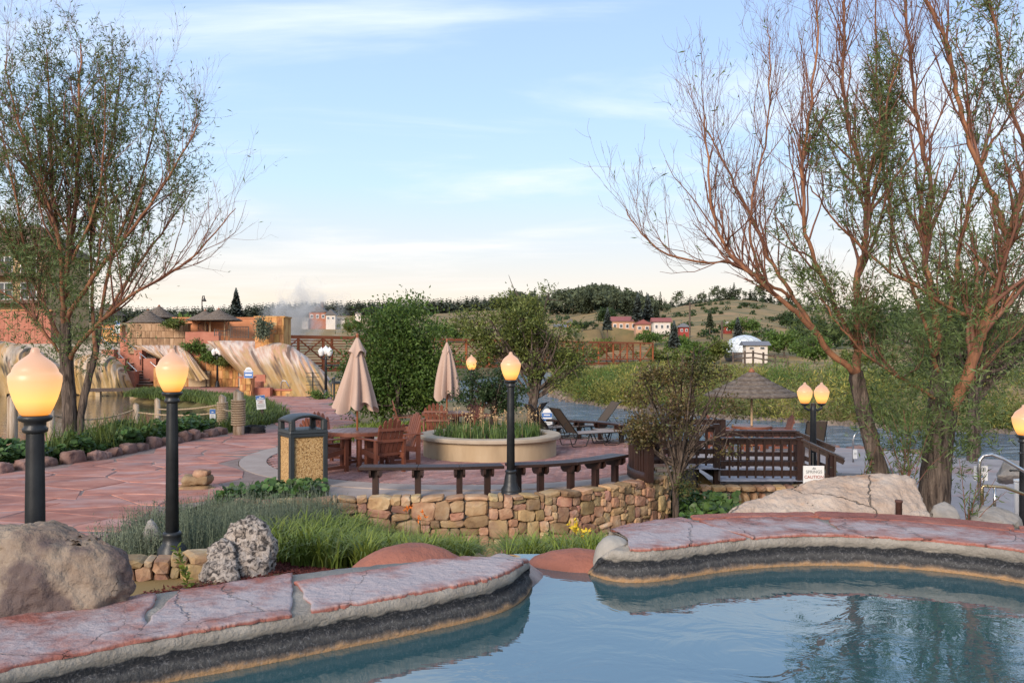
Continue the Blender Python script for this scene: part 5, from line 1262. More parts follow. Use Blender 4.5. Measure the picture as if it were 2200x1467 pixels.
# lavender
LAV = [(-4.55, 9.6), (-3.5, 9.2), (-3.1, 8.9), (-2.6, 9.3), (-2.4, 12.3), (-2.9, 12.9), (-4.5, 12.6)]
def lavender(poly, n, h, zf):
    c = scatter(poly, n // 9, zf); c = np.repeat(c, 9, 0); n = len(c); d = unit(rng.normal(size=(n, 3)) * np.array([.35, .35, .1]) + np.array([0, 0, 1])); c = c + np.concatenate([rng.normal(size=(n, 2)) * .09, np.zeros((n, 1))], 1); L_ = h * rng.uniform(.55, 1.15, n); parts = []
    for i in range(16):
        f = (i + rng.random(n)) / 16; p = c + d * (L_ * f)[:, None]; parts.append(leaf_arrays(p, d * .9 + rng.normal(size=(n, 3)) * .5, .055 * (1.15 - .6 * f), .0075))
    V, F = blade_arrays(c, L_ * 1.05, d + rng.normal(size=(n, 3)) * .2, .006, 3, .15); parts.append((V, F)); return merge(parts)
V, F = lavender(LAV, 3200, .46, gz); stuff('lavender_bed', V, F, m_lav, 'grey green lavender bed between the path and the daylilies', 'lavender')
V, F = lavender([(-4.6, 9.3), (-3.75, 9.0), (-3.6, 9.4), (-4.5, 9.9)], 320, .34, gz); stuff('lavender_tuft', V, F, m_lav, 'low lavender tuft around the second lamp base', 'lavender')
# mulch chips
MUL = [(-2.75, 8.25), (-1.3, 8.1), (-1.1, 8.7), (-2.0, 8.85), (-2.75, 9.1)]
c = scatter(MUL, 6500, lambda x, y: ground_z(x, y) + .012); V, F = leaf_arrays(c, rvec(len(c)) * np.array([1, 1, .25]), .045, .016, .05); stuff('bark_mulch', V, F, m_mulch, 'dark red bark mulch in front of the daylilies', 'mulch')
c = scatter([(-3.4, 6.7), (-2.3, 6.3), (-1.45, 6.6), (-1.25, 8.1), (-2.75, 8.3), (-2.9, 7.8), (-3.2, 7.5)], 7000, lambda x, y: ground_z(x, y) + .012); V, F = leaf_arrays(c, rvec(len(c)) * np.array([1, 1, .25]), .045, .016, .05); stuff('bark_mulch', V, F, m_mulch, 'dark red bark mulch behind the left pool rim', 'mulch')
# broad leaved plants
def broad(poly, n, h, size, zf, lump=1.0):
    c = scatter(poly, n, zf); hz = np.array([.55 + .45 * noise.noise(Vector((p[0] * 1.6 * lump, p[1] * 1.6 * lump, 3))) for p in c]); c[:, 2] += h * hz * rng.random(n) ** .55
    return round_leaf_arrays(c, rng.normal(size=(n, 3)) * .55 + np.array([0, -.35, 1]), size * rng.uniform(.5, 1.25, n))
BED = [(-12.4, 14.4), (-9.95, 16.4), (-9.0, 18.7), (-8.65, 22), (-8.4, 24.2), (-9.4, 25), (-9.9, 22), (-10.2, 18.5), (-12.6, 16)]
V, F = merge([broad(BED, 5200, .75, .15, lambda x, y: 0)]); stuff('ground_cover', V, F, m_broad, 'dark leafy mallow plants between the path rocks and the pond', 'plants')
V, F = tufts([(-9.9, 17.5), (-9.0, 18.8), (-8.9, 21.5), (-10.0, 21)], 26, 26, .95, .02, lambda x, y: 0, .5, .12); stuff('tall_weeds', V, F, m_grass, 'tall feathery weeds around the left willow trunk', 'weeds')
BED2 = [(-4.55, 12.9), (-3.2, 13.25), (-2.9, 13.5), (-3.1, 14.3), (-3.9, 14.1), (-4.5, 13.7)]
V, F = broad(BED2, 480, .34, .12, lambda x, y: 0, 2); stuff('leafy_bed', V, F, m_broad, 'leafy plants at the foot of the nearest trash bin', 'plants')
V, F = tufts(BED2, 40, 12, .28, .02, lambda x, y: 0, .7, .06); stuff('weed_bed', V, F, m_lav, 'soft weeds in front of the nearest trash bin', 'weeds')
VINE = [(2.85, 13.4), (3.6, 13.6), (4.1, 15.2), (4.0, 16.6), (3.05, 16.4), (2.9, 15)]
V, F = broad(VINE, 1500, .85, .14, lambda x, y: -.85, 1.4); stuff('mallow_thicket', V, F, m_broad, 'broad leaved mallow thicket between the wall end and stone arch', 'plants')
V, F = broad([(1.5, 11.5), (2.6, 11.8), (3.4, 13.4), (2.4, 13.8), (1.6, 12.8)], 420, .35, .15, gz, 2); stuff('leafy_bed', V, F, m_broad, 'low leafy plants under the right end of the stone wall', 'plants')
V, F = tufts([(2.2, 10.4), (3.6, 10.6), (4.4, 13), (3.6, 14.2), (2.8, 12.5)], 70, 22, .4, .014, gz, .9, .06); stuff('grass_patch', V, F, m_grass, 'grassy patch left of the long pale boulder', 'grass')
V, F = tufts([(3.9, 15.2), (6.2, 15.6), (6.3, 17), (4.0, 17.1)], 60, 18, .25, .014, lambda x, y: -.78, .8, .08); stuff('grass_patch', V, F, m_grass, 'grass tufts in front of the stone arch', 'grass')
# iris planter
a_ = rng.uniform(0, 2 * math.pi, 150); r_ = 1.2 * np.sqrt(rng.random(150)); c = np.stack([pc[0] + r_ * np.cos(a_), pc[1] + r_ * np.sin(a_), np.full(150, .38)], 1); b = np.repeat(c, 9, 0); b[:, :2] += rng.normal(size=(len(b), 2)) * .04
V, F = blade_arrays(b, .42 * rng.uniform(.6, 1.15, len(b)), rng.normal(size=(len(b), 3)), .022, 4, .4); o = stuff('iris_bed', V, F, m_iris, 'green iris leaves with withered blooms filling the round planter', 'irises')
sp_ = []; bl = []
for i in range(46):
    p = c[i] ; tp = p + np.array([rng.normal() * .05, rng.normal() * .05, rng.uniform(.42, .62)]); sp_.append((np.array([p, (p + tp) / 2, tp]), np.array([.005, .004, .003]))); n = 9
    bl.append(leaf_arrays(tp + rng.normal(size=(n, 3)) * np.array([.018, .018, .05]), rvec(n) + np.array([0, 0, .4]), .06, .022))
V, F = merge(bl + [tube_arrays(sp_, 3)]); w_ = stuff('withered_blooms', V, F, m_straw, parent=o)
# grass bank along the pond
BANK = [(-8.15, 24.6), (-7.75, 28.5), (-8.7, 32), (-11.4, 39), (-18.3, 47.5), (-20.7, 50.5), (-21.6, 50), (-20.3, 45.2), (-14.6, 40.2), (-11.2, 34.6), (-9.7, 29.8), (-9.3, 26)]
V, F = tufts(BANK, 800, 24, .55, .03, lambda x, y: -.05, .8, .18, 3); stuff('grass_bank', V, F, m_grass, 'green grass bank between the pond and the path', 'grass')
V, F = tufts([(-4.6, 19.6), (-4.1, 22.5), (-2.4, 24.4), (-1.2, 24.9), (-2.2, 26.4), (-4.6, 25.6), (-5.2, 22)], 190, 18, .34, .025, lambda x, y: 0, .8, .1, 3); stuff('grass_patch', V, F, m_lily, 'green bed beneath the bushy tree behind the tables', 'plants')
def sprig(name, label, base, n, h, leaf, mt, spread=.25, per=26, cat='plant'):
    t = empty(name, tuple(base), label=label, cat=cat); ln_ = []; pts_ = []
    for i in range(n):
        d = np.array([rng.normal() * spread, rng.normal() * spread, 1.0]); d /= np.linalg.norm(d); p = np.zeros(3) + np.array([rng.normal() * .04, rng.normal() * .04, -.05]); l = [p]; hh = h * rng.uniform(.6, 1.1)
        for q in range(6): d = d + rng.normal(size=3) * .08; d /= np.linalg.norm(d); l.append(l[-1] + d * hh / 6)
        l = np.array(l); pts_.append(l); ln_.append((l, np.linspace(.006, .002, 7)))
    V, F = tube_arrays(ln_, 4); np_mesh('stem', V, F, m_twig, t, True); V, F = leaves_on(pts_, per, leaf[0], leaf[1]); np_mesh('foliage', V, F, mt, t); return t
sprig('willow_sprig', 'slender dark leafy willow sprig between the rocks at lower right', D(2085, 1110, 9.3), 7, .75, (.11, .016), m_willow, .4, 34)
sprig('willow_sprig', 'leafy willow shoots rising behind the pale boulder between both trunks', D(1945, 1040, 10.6), 16, .95, (.11, .016), m_willow, .35, 34)
sprig('willow_sprig', 'leafy shoots at the foot of the leaning willow trunk', D(1855, 1030, 11.2), 7, .5, (.10, .016), m_willow, .4, 30)
sprig('flower_spike', 'upright green weed in front of the low stone planter wall', D(412, 1258, 7.65), 1, .42, (.07, .03), m_lily, .05, 130)
sprig('orange_shrub', 'small green shrub in front of the stacked golden stones', D(330, 1140, 10.2), 8, .4, (.06, .014), m_lav, .4, 40)
sprig('yellow_green_plants', 'bright low plants inside the dark curved bench planter', (6.95, 18.9, -.6), 40, .42, (.09, .04), m_lily, .5, 26)
# ------------------------------------------------------------------ far bank vegetation
def leaf_mass(centres, radii, n, leaf, up=.3):
    k = rng.integers(len(centres), size=n); v = rvec(n) * (rng.random(n) ** .4)[:, None]; p = centres[k] + v * radii[k]; return leaf_arrays(p, rng.normal(size=(n, 3)) * .8 + np.array([0, 0, up]) + v * .5, leaf[0] * rng.uniform(.6, 1.3, n), leaf[1] * rng.uniform(.7, 1.2, n))
C = []; Rr = []
fb = off_line(RIVER, -7.6)
far_bank = [(21.6, 36), (16.5, 39), (11.9, 44.2), (8, 50), (5.2, 58), (4.0, 66), (4.5, 76)]
def along(line, s):
    seg = [math.hypot(b[0] - a[0], b[1] - a[1]) for a, b in zip(line[:-1], line[1:])]; d = s * sum(seg)
    for (a, b), l in zip(zip(line[:-1], line[1:]), seg):
        if d <= l: return a[0] + (b[0] - a[0]) * d / l, a[1] + (b[1] - a[1]) * d / l
        d -= l
    return line[-1]
bank2 = [(34, 31.2), (24, 33.6), (16.7, 37.6), (11.2, 43.2), (7.2, 49.3), (4.6, 57.5), (3.9, 66.5), (5.5, 78)]
for i in range(620):
    s = rng.random(); x, y = along(bank2, s); o = (rng.random() ** 1.3 * 17 + .1) if i % 3 else rng.random() * 1.6 - .3; x += o * .62; y += o * .72; r = rng.uniform(.6, 1.25); hh = rng.uniform(.8, 1.5) + .07 * o
    gz0 = ground_z(x, y); hh = min(hh, max(.6, ((1.75 if y < 54 else 1.1) - gz0) / 1.8)) * rng.uniform(.6, 1.15)
    C.append((x, y, gz0 + hh * .75)); Rr.append((r, r, hh))
C = np.array(C); Rr = np.array(Rr)
kind_ = np.array([noise.noise(Vector((c[0] * .22, c[1] * .22, 4))) + rng.normal() * .22 for c in C]); pick = kind_ < -.02; pick3 = kind_ > .28
m_wy = mat('yellow_willow_thicket', [(0.35, (0.15, 0.16, 0.035)), (0.5, (0.27, 0.26, 0.06)), (0.66, (0.38, 0.32, 0.08))], 0.25, 0.6, island=0.35, hue=0.015, trans=0.3)
V, F = leaf_mass(C[pick], Rr[pick], 60000, (.26, .05)); stuff('willow_thicket', V, F, m_yelgreen, 'green willow thicket along the far river bank', 'shrubs')
V, F = leaf_mass(C[pick3], Rr[pick3] * 1.1, 24000, (.26, .05)); stuff('willow_thicket', V, F, m_green, 'darker green shrubs among the far bank willows', 'shrubs')
pick = pick | pick3
V, F = leaf_mass(C[~pick], Rr[~pick], 48000, (.26, .05)); stuff('willow_thicket', V, F, m_wy, 'yellowish willow thicket along the far river bank', 'shrubs')
# shingle of the far bank
rocks = MB(); m_shingle = mat('river_shingle', [(0.3, (0.09, 0.065, 0.05)), (0.7, (0.22, 0.175, 0.14))], 2, 0.9, 0.4, 20, island=0.4)
fbl = [(34, 31.0), (24, 33.4), (16.8, 37.5), (11.2, 43.4), (7.2, 49.5), (4.4, 57.5), (3.3, 66)]
for i in range(2200):
    s = random.random(); x, y = along(fbl, s); o_ = random.gauss(.0, .4); x += o_ * .62 + random.gauss(0, .3); y += o_ * .72 + random.gauss(0, .3); r = random.uniform(.06, .24); z = max(RZ - .02, ground_z(x, y)) + r * .2; n = 6; vv = [(x, y, z + r * .7)]
    for k in range(n): a = 2 * math.pi * k / n + random.random() * .4; vv.append((x + r * 1.2 * math.cos(a) * random.uniform(.7, 1.1), y + r * math.sin(a), z - r * .4))
    rocks.add(vv, [(0, 1 + k, 1 + (k + 1) % n) for k in range(n)])
tag(rocks.build('shingle', m_shingle, smooth=False), 'stony shingle along the far river bank', 'stones', kind='stuff')
for x, y, r, lab in ((3.0, 62, 2.6, 0), (4.3, 58, 1.4, 0)): pass
# ------------------------------------------------------------------ conifers and far woods
m_conif = mat('pine_needles', [(0.3, (0.055, 0.072, 0.038)), (0.7, (0.10, 0.122, 0.066))], 0.5, 0.8, rnd=0.25, island=0.3, trans=0.1)
m_spruce = mat('blue_spruce_needles', [(0.3, (0.055, 0.072, 0.062)), (0.7, (0.11, 0.13, 0.115))], 0.5, 0.8, island=0.3)
def conifer_arrays(h, r, tiers, per, seed, droop=.25, ragged=.3, low=.1, wl=.16):
    g = np.random.default_rng(seed); Vs = []; n = tiers * per; f = np.repeat(np.linspace(low, 1, tiers), per) + g.normal(size=n) * .012; f = np.clip(f, .02, .995); a = g.uniform(0, 2 * math.pi, n)
    L_ = (r * (1 - f) ** .8 + .03 * h) * g.uniform(1 - ragged, 1 + ragged * .5, n); z = f * h; base = np.stack([np.zeros(n), np.zeros(n), z], 1); d = np.stack([np.cos(a), np.sin(a), -droop + g.normal(size=n) * .12], 1)
    tip = base + d * L_[:, None]; sd = np.stack([-np.sin(a), np.cos(a), g.normal(size=n) * .25], 1) * (L_ * wl * 2)[:, None]; mid = base * .45 + tip * .55 + np.array([0, 0, .04 * h])
    V = np.stack([base, mid - sd, tip, mid + sd], 1).reshape(-1, 3); return V, np.arange(4 * n).reshape(n, 4)
def round_pine_arrays(h, r, n, seed):
    g = np.random.default_rng(seed); c = np.stack([g.normal(size=14) * r * .4, g.normal(size=14) * r * .4, g.uniform(.38, .95, 14) * h], 1); k = g.integers(14, size=n); s = (1.15 - c[k, 2] / h)[:, None]
    p = c[k] + g.normal(size=(n, 3)) * np.array([r * .42, r * .42, h * .045]) * (s + .3); d = unit(g.normal(size=(n, 3))); L_ = .16 * h * g.uniform(.5, 1, n)
    sd = unit(np.cross(d, g.normal(size=(n, 3)))) * (L_ * .3)[:, None]; V = np.stack([p, p + d * (L_ * .5)[:, None] + sd, p + d * L_[:, None], p + d * (L_ * .5)[:, None] - sd], 1).reshape(-1, 3); return V, np.arange(4 * n).reshape(n, 4)
protos = []
for s in range(6):
    V, F = (conifer_arrays(1, .2, 15, 12, s) if s % 2 else round_pine_arrays(1, .26, 240, s)); me = np_mesh('pine_tree', V, F, m_conif); protos.append(me.data); bpy.data.objects.remove(me)
cnt = 0
def far_tree(px, d, h, k, lab, grp, mesh=None, ws=1.0):
    x = (px - CX) * d / FPX; o = bpy.data.objects.new('pine_tree', mesh or protos[k % 6]); COL.objects.link(o); o.location = (x, d, ground_z(x, d) - .1); o.scale = (h * ws, h * ws, h); o.rotation_euler = (0, 0, random.uniform(0, 6.28)); tag(o, lab, 'tree', grp); return o
# forest ridges
for i in range(200):
    u = random.random(); px = random.gauss(1290, 62) if u < .62 else random.uniform(1100, 1420); d = random.uniform(270, 440)
    if px > 1432: continue
    far_tree(px, d, random.uniform(5.5, 9.5), i, 'dark pine in the wood on the round hill beyond the bridge', 'pines of the round hill wood', ws=random.uniform(.85, 1.2))
for px in (1448, 1462, 1500, 1512, 1528, 1540, 1552, 1575, 1590, 1602, 1615, 1628, 1640, 1655):
    far_tree(px + random.uniform(-4, 4), random.uniform(420, 445), random.uniform(5, 9), px, 'pine standing on the crest of the grassy hill at right', 'pines on the grassy crest')
parts = []
for i in range(3600):
    px = random.uniform(-300, 1180) if random.random() < .78 else random.uniform(1400, 2600); d = random.uniform(405, 480) if px < 1180 else random.uniform(448, 520); x = (px - CX) * d / FPX; h = random.uniform(4.5, 8)
    V, F = conifer_arrays(h, h * .30, 8, 5, i, wl=.5, low=.02); parts.append((V + np.array([x, d, ground_z(x, d) - .5]), F))
m_wood = mat('distant_pine_wood', [(0.3, (0.062, 0.078, 0.05)), (0.7, (0.105, 0.125, 0.08))], 0.08, 0.9)
V, F = merge(parts); stuff('pine_forest', V, F, m_wood, 'long dark pine forest along the distant ridge', 'forest')
# scattered broad trees in the valley beyond the river
gb = []
for i, (px, py, d, w_, h_, mt, lab) in enumerate((
    (1255, 712, 190, 60, 45, 'd', 'dark round tree cluster left of the pink house'), (1305, 690, 210, 40, 60, 'd', 'tall dark tree beside the pink house'), (1490, 760, 110, 60, 50, 'g', 'leafy tree in front of the far right houses'), (1600, 705, 170, 90, 50, 'g', 'bright green round tree left of the far dome'), (1685, 735, 130, 90, 60, 'g', 'green tree right of the far dome'),
    (1395, 730, 160, 70, 40, 'g', 'green shrub below the white house'), (830, 690, 230, 90, 34, 'y', 'yellow green thicket beyond the bridge at left'), (960, 715, 150, 120, 50, 'g', 'green tree mass beyond the river behind the bushy tree'), (1110, 725, 150, 120, 55, 'g', 'green tree mass behind the locust tree'), (755, 700, 200, 60, 30, 'y', 'low yellow green bushes left of the bushy tree'),
    (1760, 720, 150, 120, 70, 'd', 'dark tree mass behind the right willow'), (1900, 700, 170, 140, 90, 'd', 'tall dark tree behind the forked willow'), (2050, 730, 140, 160, 90, 'g', 'broad green tree behind the right trunk'), (2180, 720, 120, 140, 90, 'y', 'yellowish tree at the right edge beyond the river'), (1215, 770, 75, 36, 40, 'y', 'willow shrub at the river bend below the bridge'), (1850, 780, 75, 140, 60, 'y', 'yellow green bank shrubs behind the right willow'), (2060, 790, 62, 160, 60, 'g', 'green bank shrubs at far right'), (1600, 660, 330, 30, 22, 'd', 'dark bush on the grassy slope'), (400, 700, 75, 22, 50, 'g', 'small green tree above the terrace wall'), (1455, 742, 130, 70, 44, 'g', 'green valley tree left of the wooden utility pole'), (1535, 750, 115, 60, 40, 'y', 'yellow green valley bush below the red barn'), (1700, 690, 210, 80, 46, 'd', 'dark valley tree above the log fence'), (1750, 752, 105, 90, 50, 'g', 'green valley tree right of the log fence'), (1300, 742, 140, 60, 26, 'y', 'low yellow green bush behind the right bridge end'), (1420, 765, 95, 110, 40, 'y', 'broad willow bush behind the crabapple crown'), (1660, 700, 240, 50, 30, 'd', 'dark round tree at the foot of the grassy hill'))):
    x = (px - CX) * d / FPX; k = d / FPX; z = ground_z(x, d); zt = CZ + (HY - (py - h_ / 2)) * k; hh = max(1.5, zt - z); rx = w_ * k / 2
    crown_tree('broad_tree', lab, (x, d, z), hh, [(0, 0, hh * .62, rx, rx * .8, hh * .36), (-rx * .45, 0, hh * .45, rx * .6, rx * .6, hh * .3), (rx * .45, 0, hh * .48, rx * .6, rx * .6, hh * .3)], 2600, (.09 * hh + .1, .05 * hh + .05), {'d': m_darkleaf, 'g': m_green, 'y': m_yelgreen}[mt], .03 * hh, nlimb=12, clump=.09 * hh, gap=.5)
c = []
for i in range(420):
    px = random.uniform(1100, 2100); d = random.uniform(150, 430); x = (px - CX) * d / FPX
    if noise.noise(Vector((x * .03, d * .03, 1))) > .0: c.append((x, d, ground_z(x, d) + .3))
c = np.array(c); V, F = leaf_mass(c, np.array([[1.0, 1.0, .8]] * len(c)) * rng.uniform(.5, 1.6, (len(c), 1)), 16000, (.7, .4)); stuff('hillside_scrub', V, F, m_darkleaf, 'dark scrub dotted over the far meadow slopes', 'scrub')
# spruces that stand out
for px, d, hpx, base_py, lab in ((507, 85, 62, 682, 'pale blue spruce standing behind the terrace wall'), (1305, 185, 50, 712, 'grey spruce left of the pink house'), (1370, 200, 60, 690, 'grey spruce behind the pink house'), (1392, 205, 62, 695, 'tall grey spruce right of the pink house'), (1585, 140, 62, 745, 'pale spruce in front of the far dome'), (1525, 170, 40, 705, 'dark pointed conifer right of the far red cabin'), (1448, 120, 60, 750, 'dark slim conifer beside the white house')):
    h = hpx * d / FPX; V, F = conifer_arrays(1, .26, 22, 16, px, wl=.2); V2, F2 = tube_arrays([(np.array([[0, 0, -.3], [0, 0, .5], [0, 0, .95]]), np.array([.03, .02, .006]))], 6)
    x = (px - CX) * d / FPX; t = empty('spruce_tree', (x, d, CZ + (HY - base_py) * d / FPX), label=lab, cat='tree'); t.scale = (h, h, h)
    np_mesh('crown', V, F, m_spruce if d < 150 or 'grey' in lab else m_conif, t); np_mesh('trunk', V2, F2, m_bark, t)

# ------------------------------------------------------------------ footbridge
m_rust = mat('weathering_steel', [(0.3, (0.26, 0.07, 0.026)), (0.7, (0.38, 0.115, 0.045))], 2, 0.8, 0.3, 20)
A = Vector((-13.75, 52.1, 0)); B = Vector((15.2, 92.0, 0)); ZT, ZB = 3.28, 1.18
u = (B - A).normalized(); n_ = Vector((u.y, -u.x, 0)); LB = (B - A).length
bt = empty('footbridge', (0, 0, 0), label='rusty steel truss footbridge crossing the river', cat='bridge')
for s in (0, 1):
    o = -n_ * 2.4 * s
    for z, wd, ht in ((ZT, .16, .16), (ZB, .18, .22), (ZB + .42, .10, .12)): MB().bar(A + o + Vector((0, 0, z)), B + o + Vector((0, 0, z)), wd, ht).build('chord', m_rust, bt)
    k = 17
    for i in range(k + 1):
        p = A + (B - A) * (i / k) + o; MB().bar(p + Vector((0, 0, ZB + .11)), p + Vector((0, 0, ZT - .08)), .13, .13, up=tuple(u)).build('vertical', m_rust, bt)
        if i < k:
            q = A + (B - A) * ((i + 1) / k) + o; MB().bar(p + Vector((0, 0, ZT - .1)) if i % 2 else p + Vector((0, 0, ZB + .12)), q + Vector((0, 0, ZB + .12)) if i % 2 else q + Vector((0, 0, ZT - .1)), .07, .07).build('diagonal', m_rust, bt)
    for j in range(8):
        z = ZB + .62 + j * .18; MB().bar(A + o + n_ * .09 * (-1 if s else 1) * -1 + Vector((0, 0, z)), B + o + n_ * .09 * (-1 if s else 1) * -1 + Vector((0, 0, z)), .03, .035).build('rail', m_rust, bt)
MB().bar(A - n_ * 1.2 + Vector((0, 0, ZB + .25)), B - n_ * 1.2 + Vector((0, 0, ZB + .25)), 2.2, .08).build('deck', m_brown, bt)
for s, p in ((1, B - u * 1),): MB().box((p.x - n_.x * 1.2, p.y - n_.y * 1.2, .0), (3.2, 2.2, 2.0), math.atan2(u.y, u.x)).build('abutment', m_conc, bt)
# ------------------------------------------------------------------ terraces left of the river
m_terra = mat('terracotta_stucco', [(0.3, (0.44, 0.17, 0.075)), (0.7, (0.55, 0.24, 0.12))], 1.2, 0.9, 0.2, 15)
m_tile_o = mat('orange_stone_cladding', [(0.34, (0.28, 0.12, 0.045)), (0.5, (0.50, 0.24, 0.085)), (0.66, (0.56, 0.34, 0.15))], 1.6, 0.85, 0.3, 10, (1.5, 1.5, .7), rnd=.15, hue=.012)
m_tile_b = mat('brown_stone_cladding', [(0.34, (0.20, 0.115, 0.065)), (0.5, (0.32, 0.195, 0.11)), (0.66, (0.42, 0.28, 0.175))], 1.6, 0.85, 0.3, 10, (2, 2, .6), rnd=.12)
m_redblock = mat('red_sandstone_block', [(0.3, (0.33, 0.115, 0.075)), (0.7, (0.43, 0.18, 0.12))], 2, 0.85, 0.2, 12, rnd=.1)
m_step = mat('grey_brown_step', [(0.3, (0.16, 0.11, 0.095)), (0.7, (0.26, 0.19, 0.165))], 2, 0.85, 0.2, 12)
def clad_wall(name, label, x0, y0, x1, y1, d, th, m, cols=0, rows=0, cap=None, cat='wall', zb=None):
    "straight wall facing us that fills a pixel rectangle at a distance; faced with stone panels when cols is given"
    a = D(x0, y1, d); b = D(x1, y0, d)
    if zb is not None: a.z = zb
    w_, h_ = b.x - a.x, b.z - a.z
    root = MB().box(((a.x + b.x) / 2, d + th / 2, (a.z + b.z) / 2), (w_, th, h_)).build(name, m); tag(root, label, cat)
    if cols:
        for r in range(rows):
            x = a.x
            while x < b.x - .05:
                l = min(w_ / cols * random.uniform(.6, 1.4), b.x - x)
                MB().box((x + l / 2, d - .02, a.z + h_ * (r + .5) / rows), (l - .02, random.uniform(.05, .09), h_ / rows - .02)).build('panel', m, root); x += l
    if cap: MB().box(((a.x + b.x) / 2, d + th / 2, b.z + .04), (w_ + .12, th + .14, .08)).build('cap', cap, root)
    return root
# terrace floors behind the walls
tf = MB(); tf.box((-29.0, 64, 1.4), (16, 7.8, 3.0)); tf.prism([(-20.6, 57.4), (-17.6, 56.9), (-16.4, 54.3), (-13.7, 50.7), (-16.0, 60), (-16.5, 63), (-20.4, 63)], 0, 2.88); tag(tf.build('terrace', m_conc), kind='structure')
clad_wall('terrace_wall', 'brown stone clad terrace wall above the small white cascade', 274, 697, 404, 726, 60, .5, m_tile_b, 11, 2, m_tile_b)
clad_wall('terrace_wall', 'lower brown stone wall beneath the palapa terrace', 276, 727, 398, 745, 59.2, .5, m_tile_b, 9, 1, zb=2.2)
clad_wall('terrace_wall', 'long terracotta wall behind the thatched palapas', 372, 684, 560, 722, 61.5, .4, m_terra, zb=2.6, cap=m_terra)
clad_wall('terrace_wall', 'red stucco wall base under the black gate', 398, 713, 470, 736, 57.6, .4, m_redblock, zb=2.0)
clad_wall('terrace_wall', 'orange stone wall pillar at the left end of the footbridge', 548, 682, 610, 737, 50.6, 1.6, m_tile_o, 6, 4, m_tile_o, zb=2.4)
clad_wall('terrace_wall', 'orange stone wall beside the leafy shrubs on the terrace', 396, 768, 450, 800, 57.5, .6, m_tile_o, 6, 2, m_tile_o, zb=0)
clad_wall('terrace_wall', 'orange stone wall behind the farther white globe lamp', 443, 778, 512, 832, 57, .6, m_tile_o, 7, 3, m_tile_o, zb=0)
clad_wall('terrace_wall', 'pale cream pool wall at the foot of the orange terraces', 405, 797, 450, 833, 56.8, .4, m_planter, zb=0)
clad_wall('terrace_wall', 'orange wall climbing left of the long stairs', 200, 700, 262, 760, 63, .6, m_tile_o, 7, 4, m_redblock, zb=1)
clad_wall('terrace_wall', 'orange stone wall left of the willow at the far terrace', -60, 668, 110, 742, 62, .6, m_redblock, 14, 4, m_terra, zb=0)
for i, (x0, y0, x1, y1, d, lab) in enumerate(((258, 713, 274, 738, 60, 'red block pier at the top of the stairs'), (265, 733, 290, 756, 59.3, 'red block pier second from the top of the stairs'), (288, 752, 305, 778, 58.2, 'red block pier midway down the stairs'), (308, 770, 335, 800, 57.2, 'red block pier near the lit lamp globe'),
    (218, 751, 244, 770, 58.5, 'red block pier left of the upper stairs'), (250, 770, 268, 795, 57.5, 'red block pier left of the middle stairs'), (272, 798, 289, 830, 56.2, 'red block pier at the foot of the stairs'), (330, 790, 352, 832, 56, 'orange block pier at the right foot of the stairs'))):
    clad_wall('stair_pier', lab, x0, y0, x1, y1, d, .7, m_redblock if i < 7 else m_tile_o, zb=0, cat='pier')
st = empty('stairs', (0, 0, 0), label='long flight of stone stairs climbing the orange terraces', cat='stairs')
for k in range(17):
    f = k / 16; x = 302 - 60 * f; y = 826 - 90 * f; d = 56.6 + 5.2 * f; p = D(x, y, d); MB().box((p.x, p.y + .3, p.z / 2), (1.7, .42, p.z)).build('step', m_step if k % 2 else m_redblock, st)
    MB().box((p.x, p.y + .08, p.z + .022), (1.74, .46, .04)).build('tread', m_step, st)
for s, (xa, ya, xb, yb) in enumerate(((218, 725, 294, 797), (238, 706, 338, 790))):
    hr = empty('handrail', (0, 0, 0), label=('left' if not s else 'right') + ' steel handrail of the long terrace stairs', cat='handrail')
    a, b = D(xa, ya, 61), D(xb, yb, 56.6); MB().tube([a + Vector((-.5, 0, -.02)), a, b, b + Vector((.0, 0, -.35))], .03, 8).build('rail', m_steel, hr, True)
    for f in (.05, .35, .65, .97): p = a + (b - a) * f; MB().tube([p, p - Vector((0, 0, .8))], .022, 6).build('post', m_steel, hr, True)
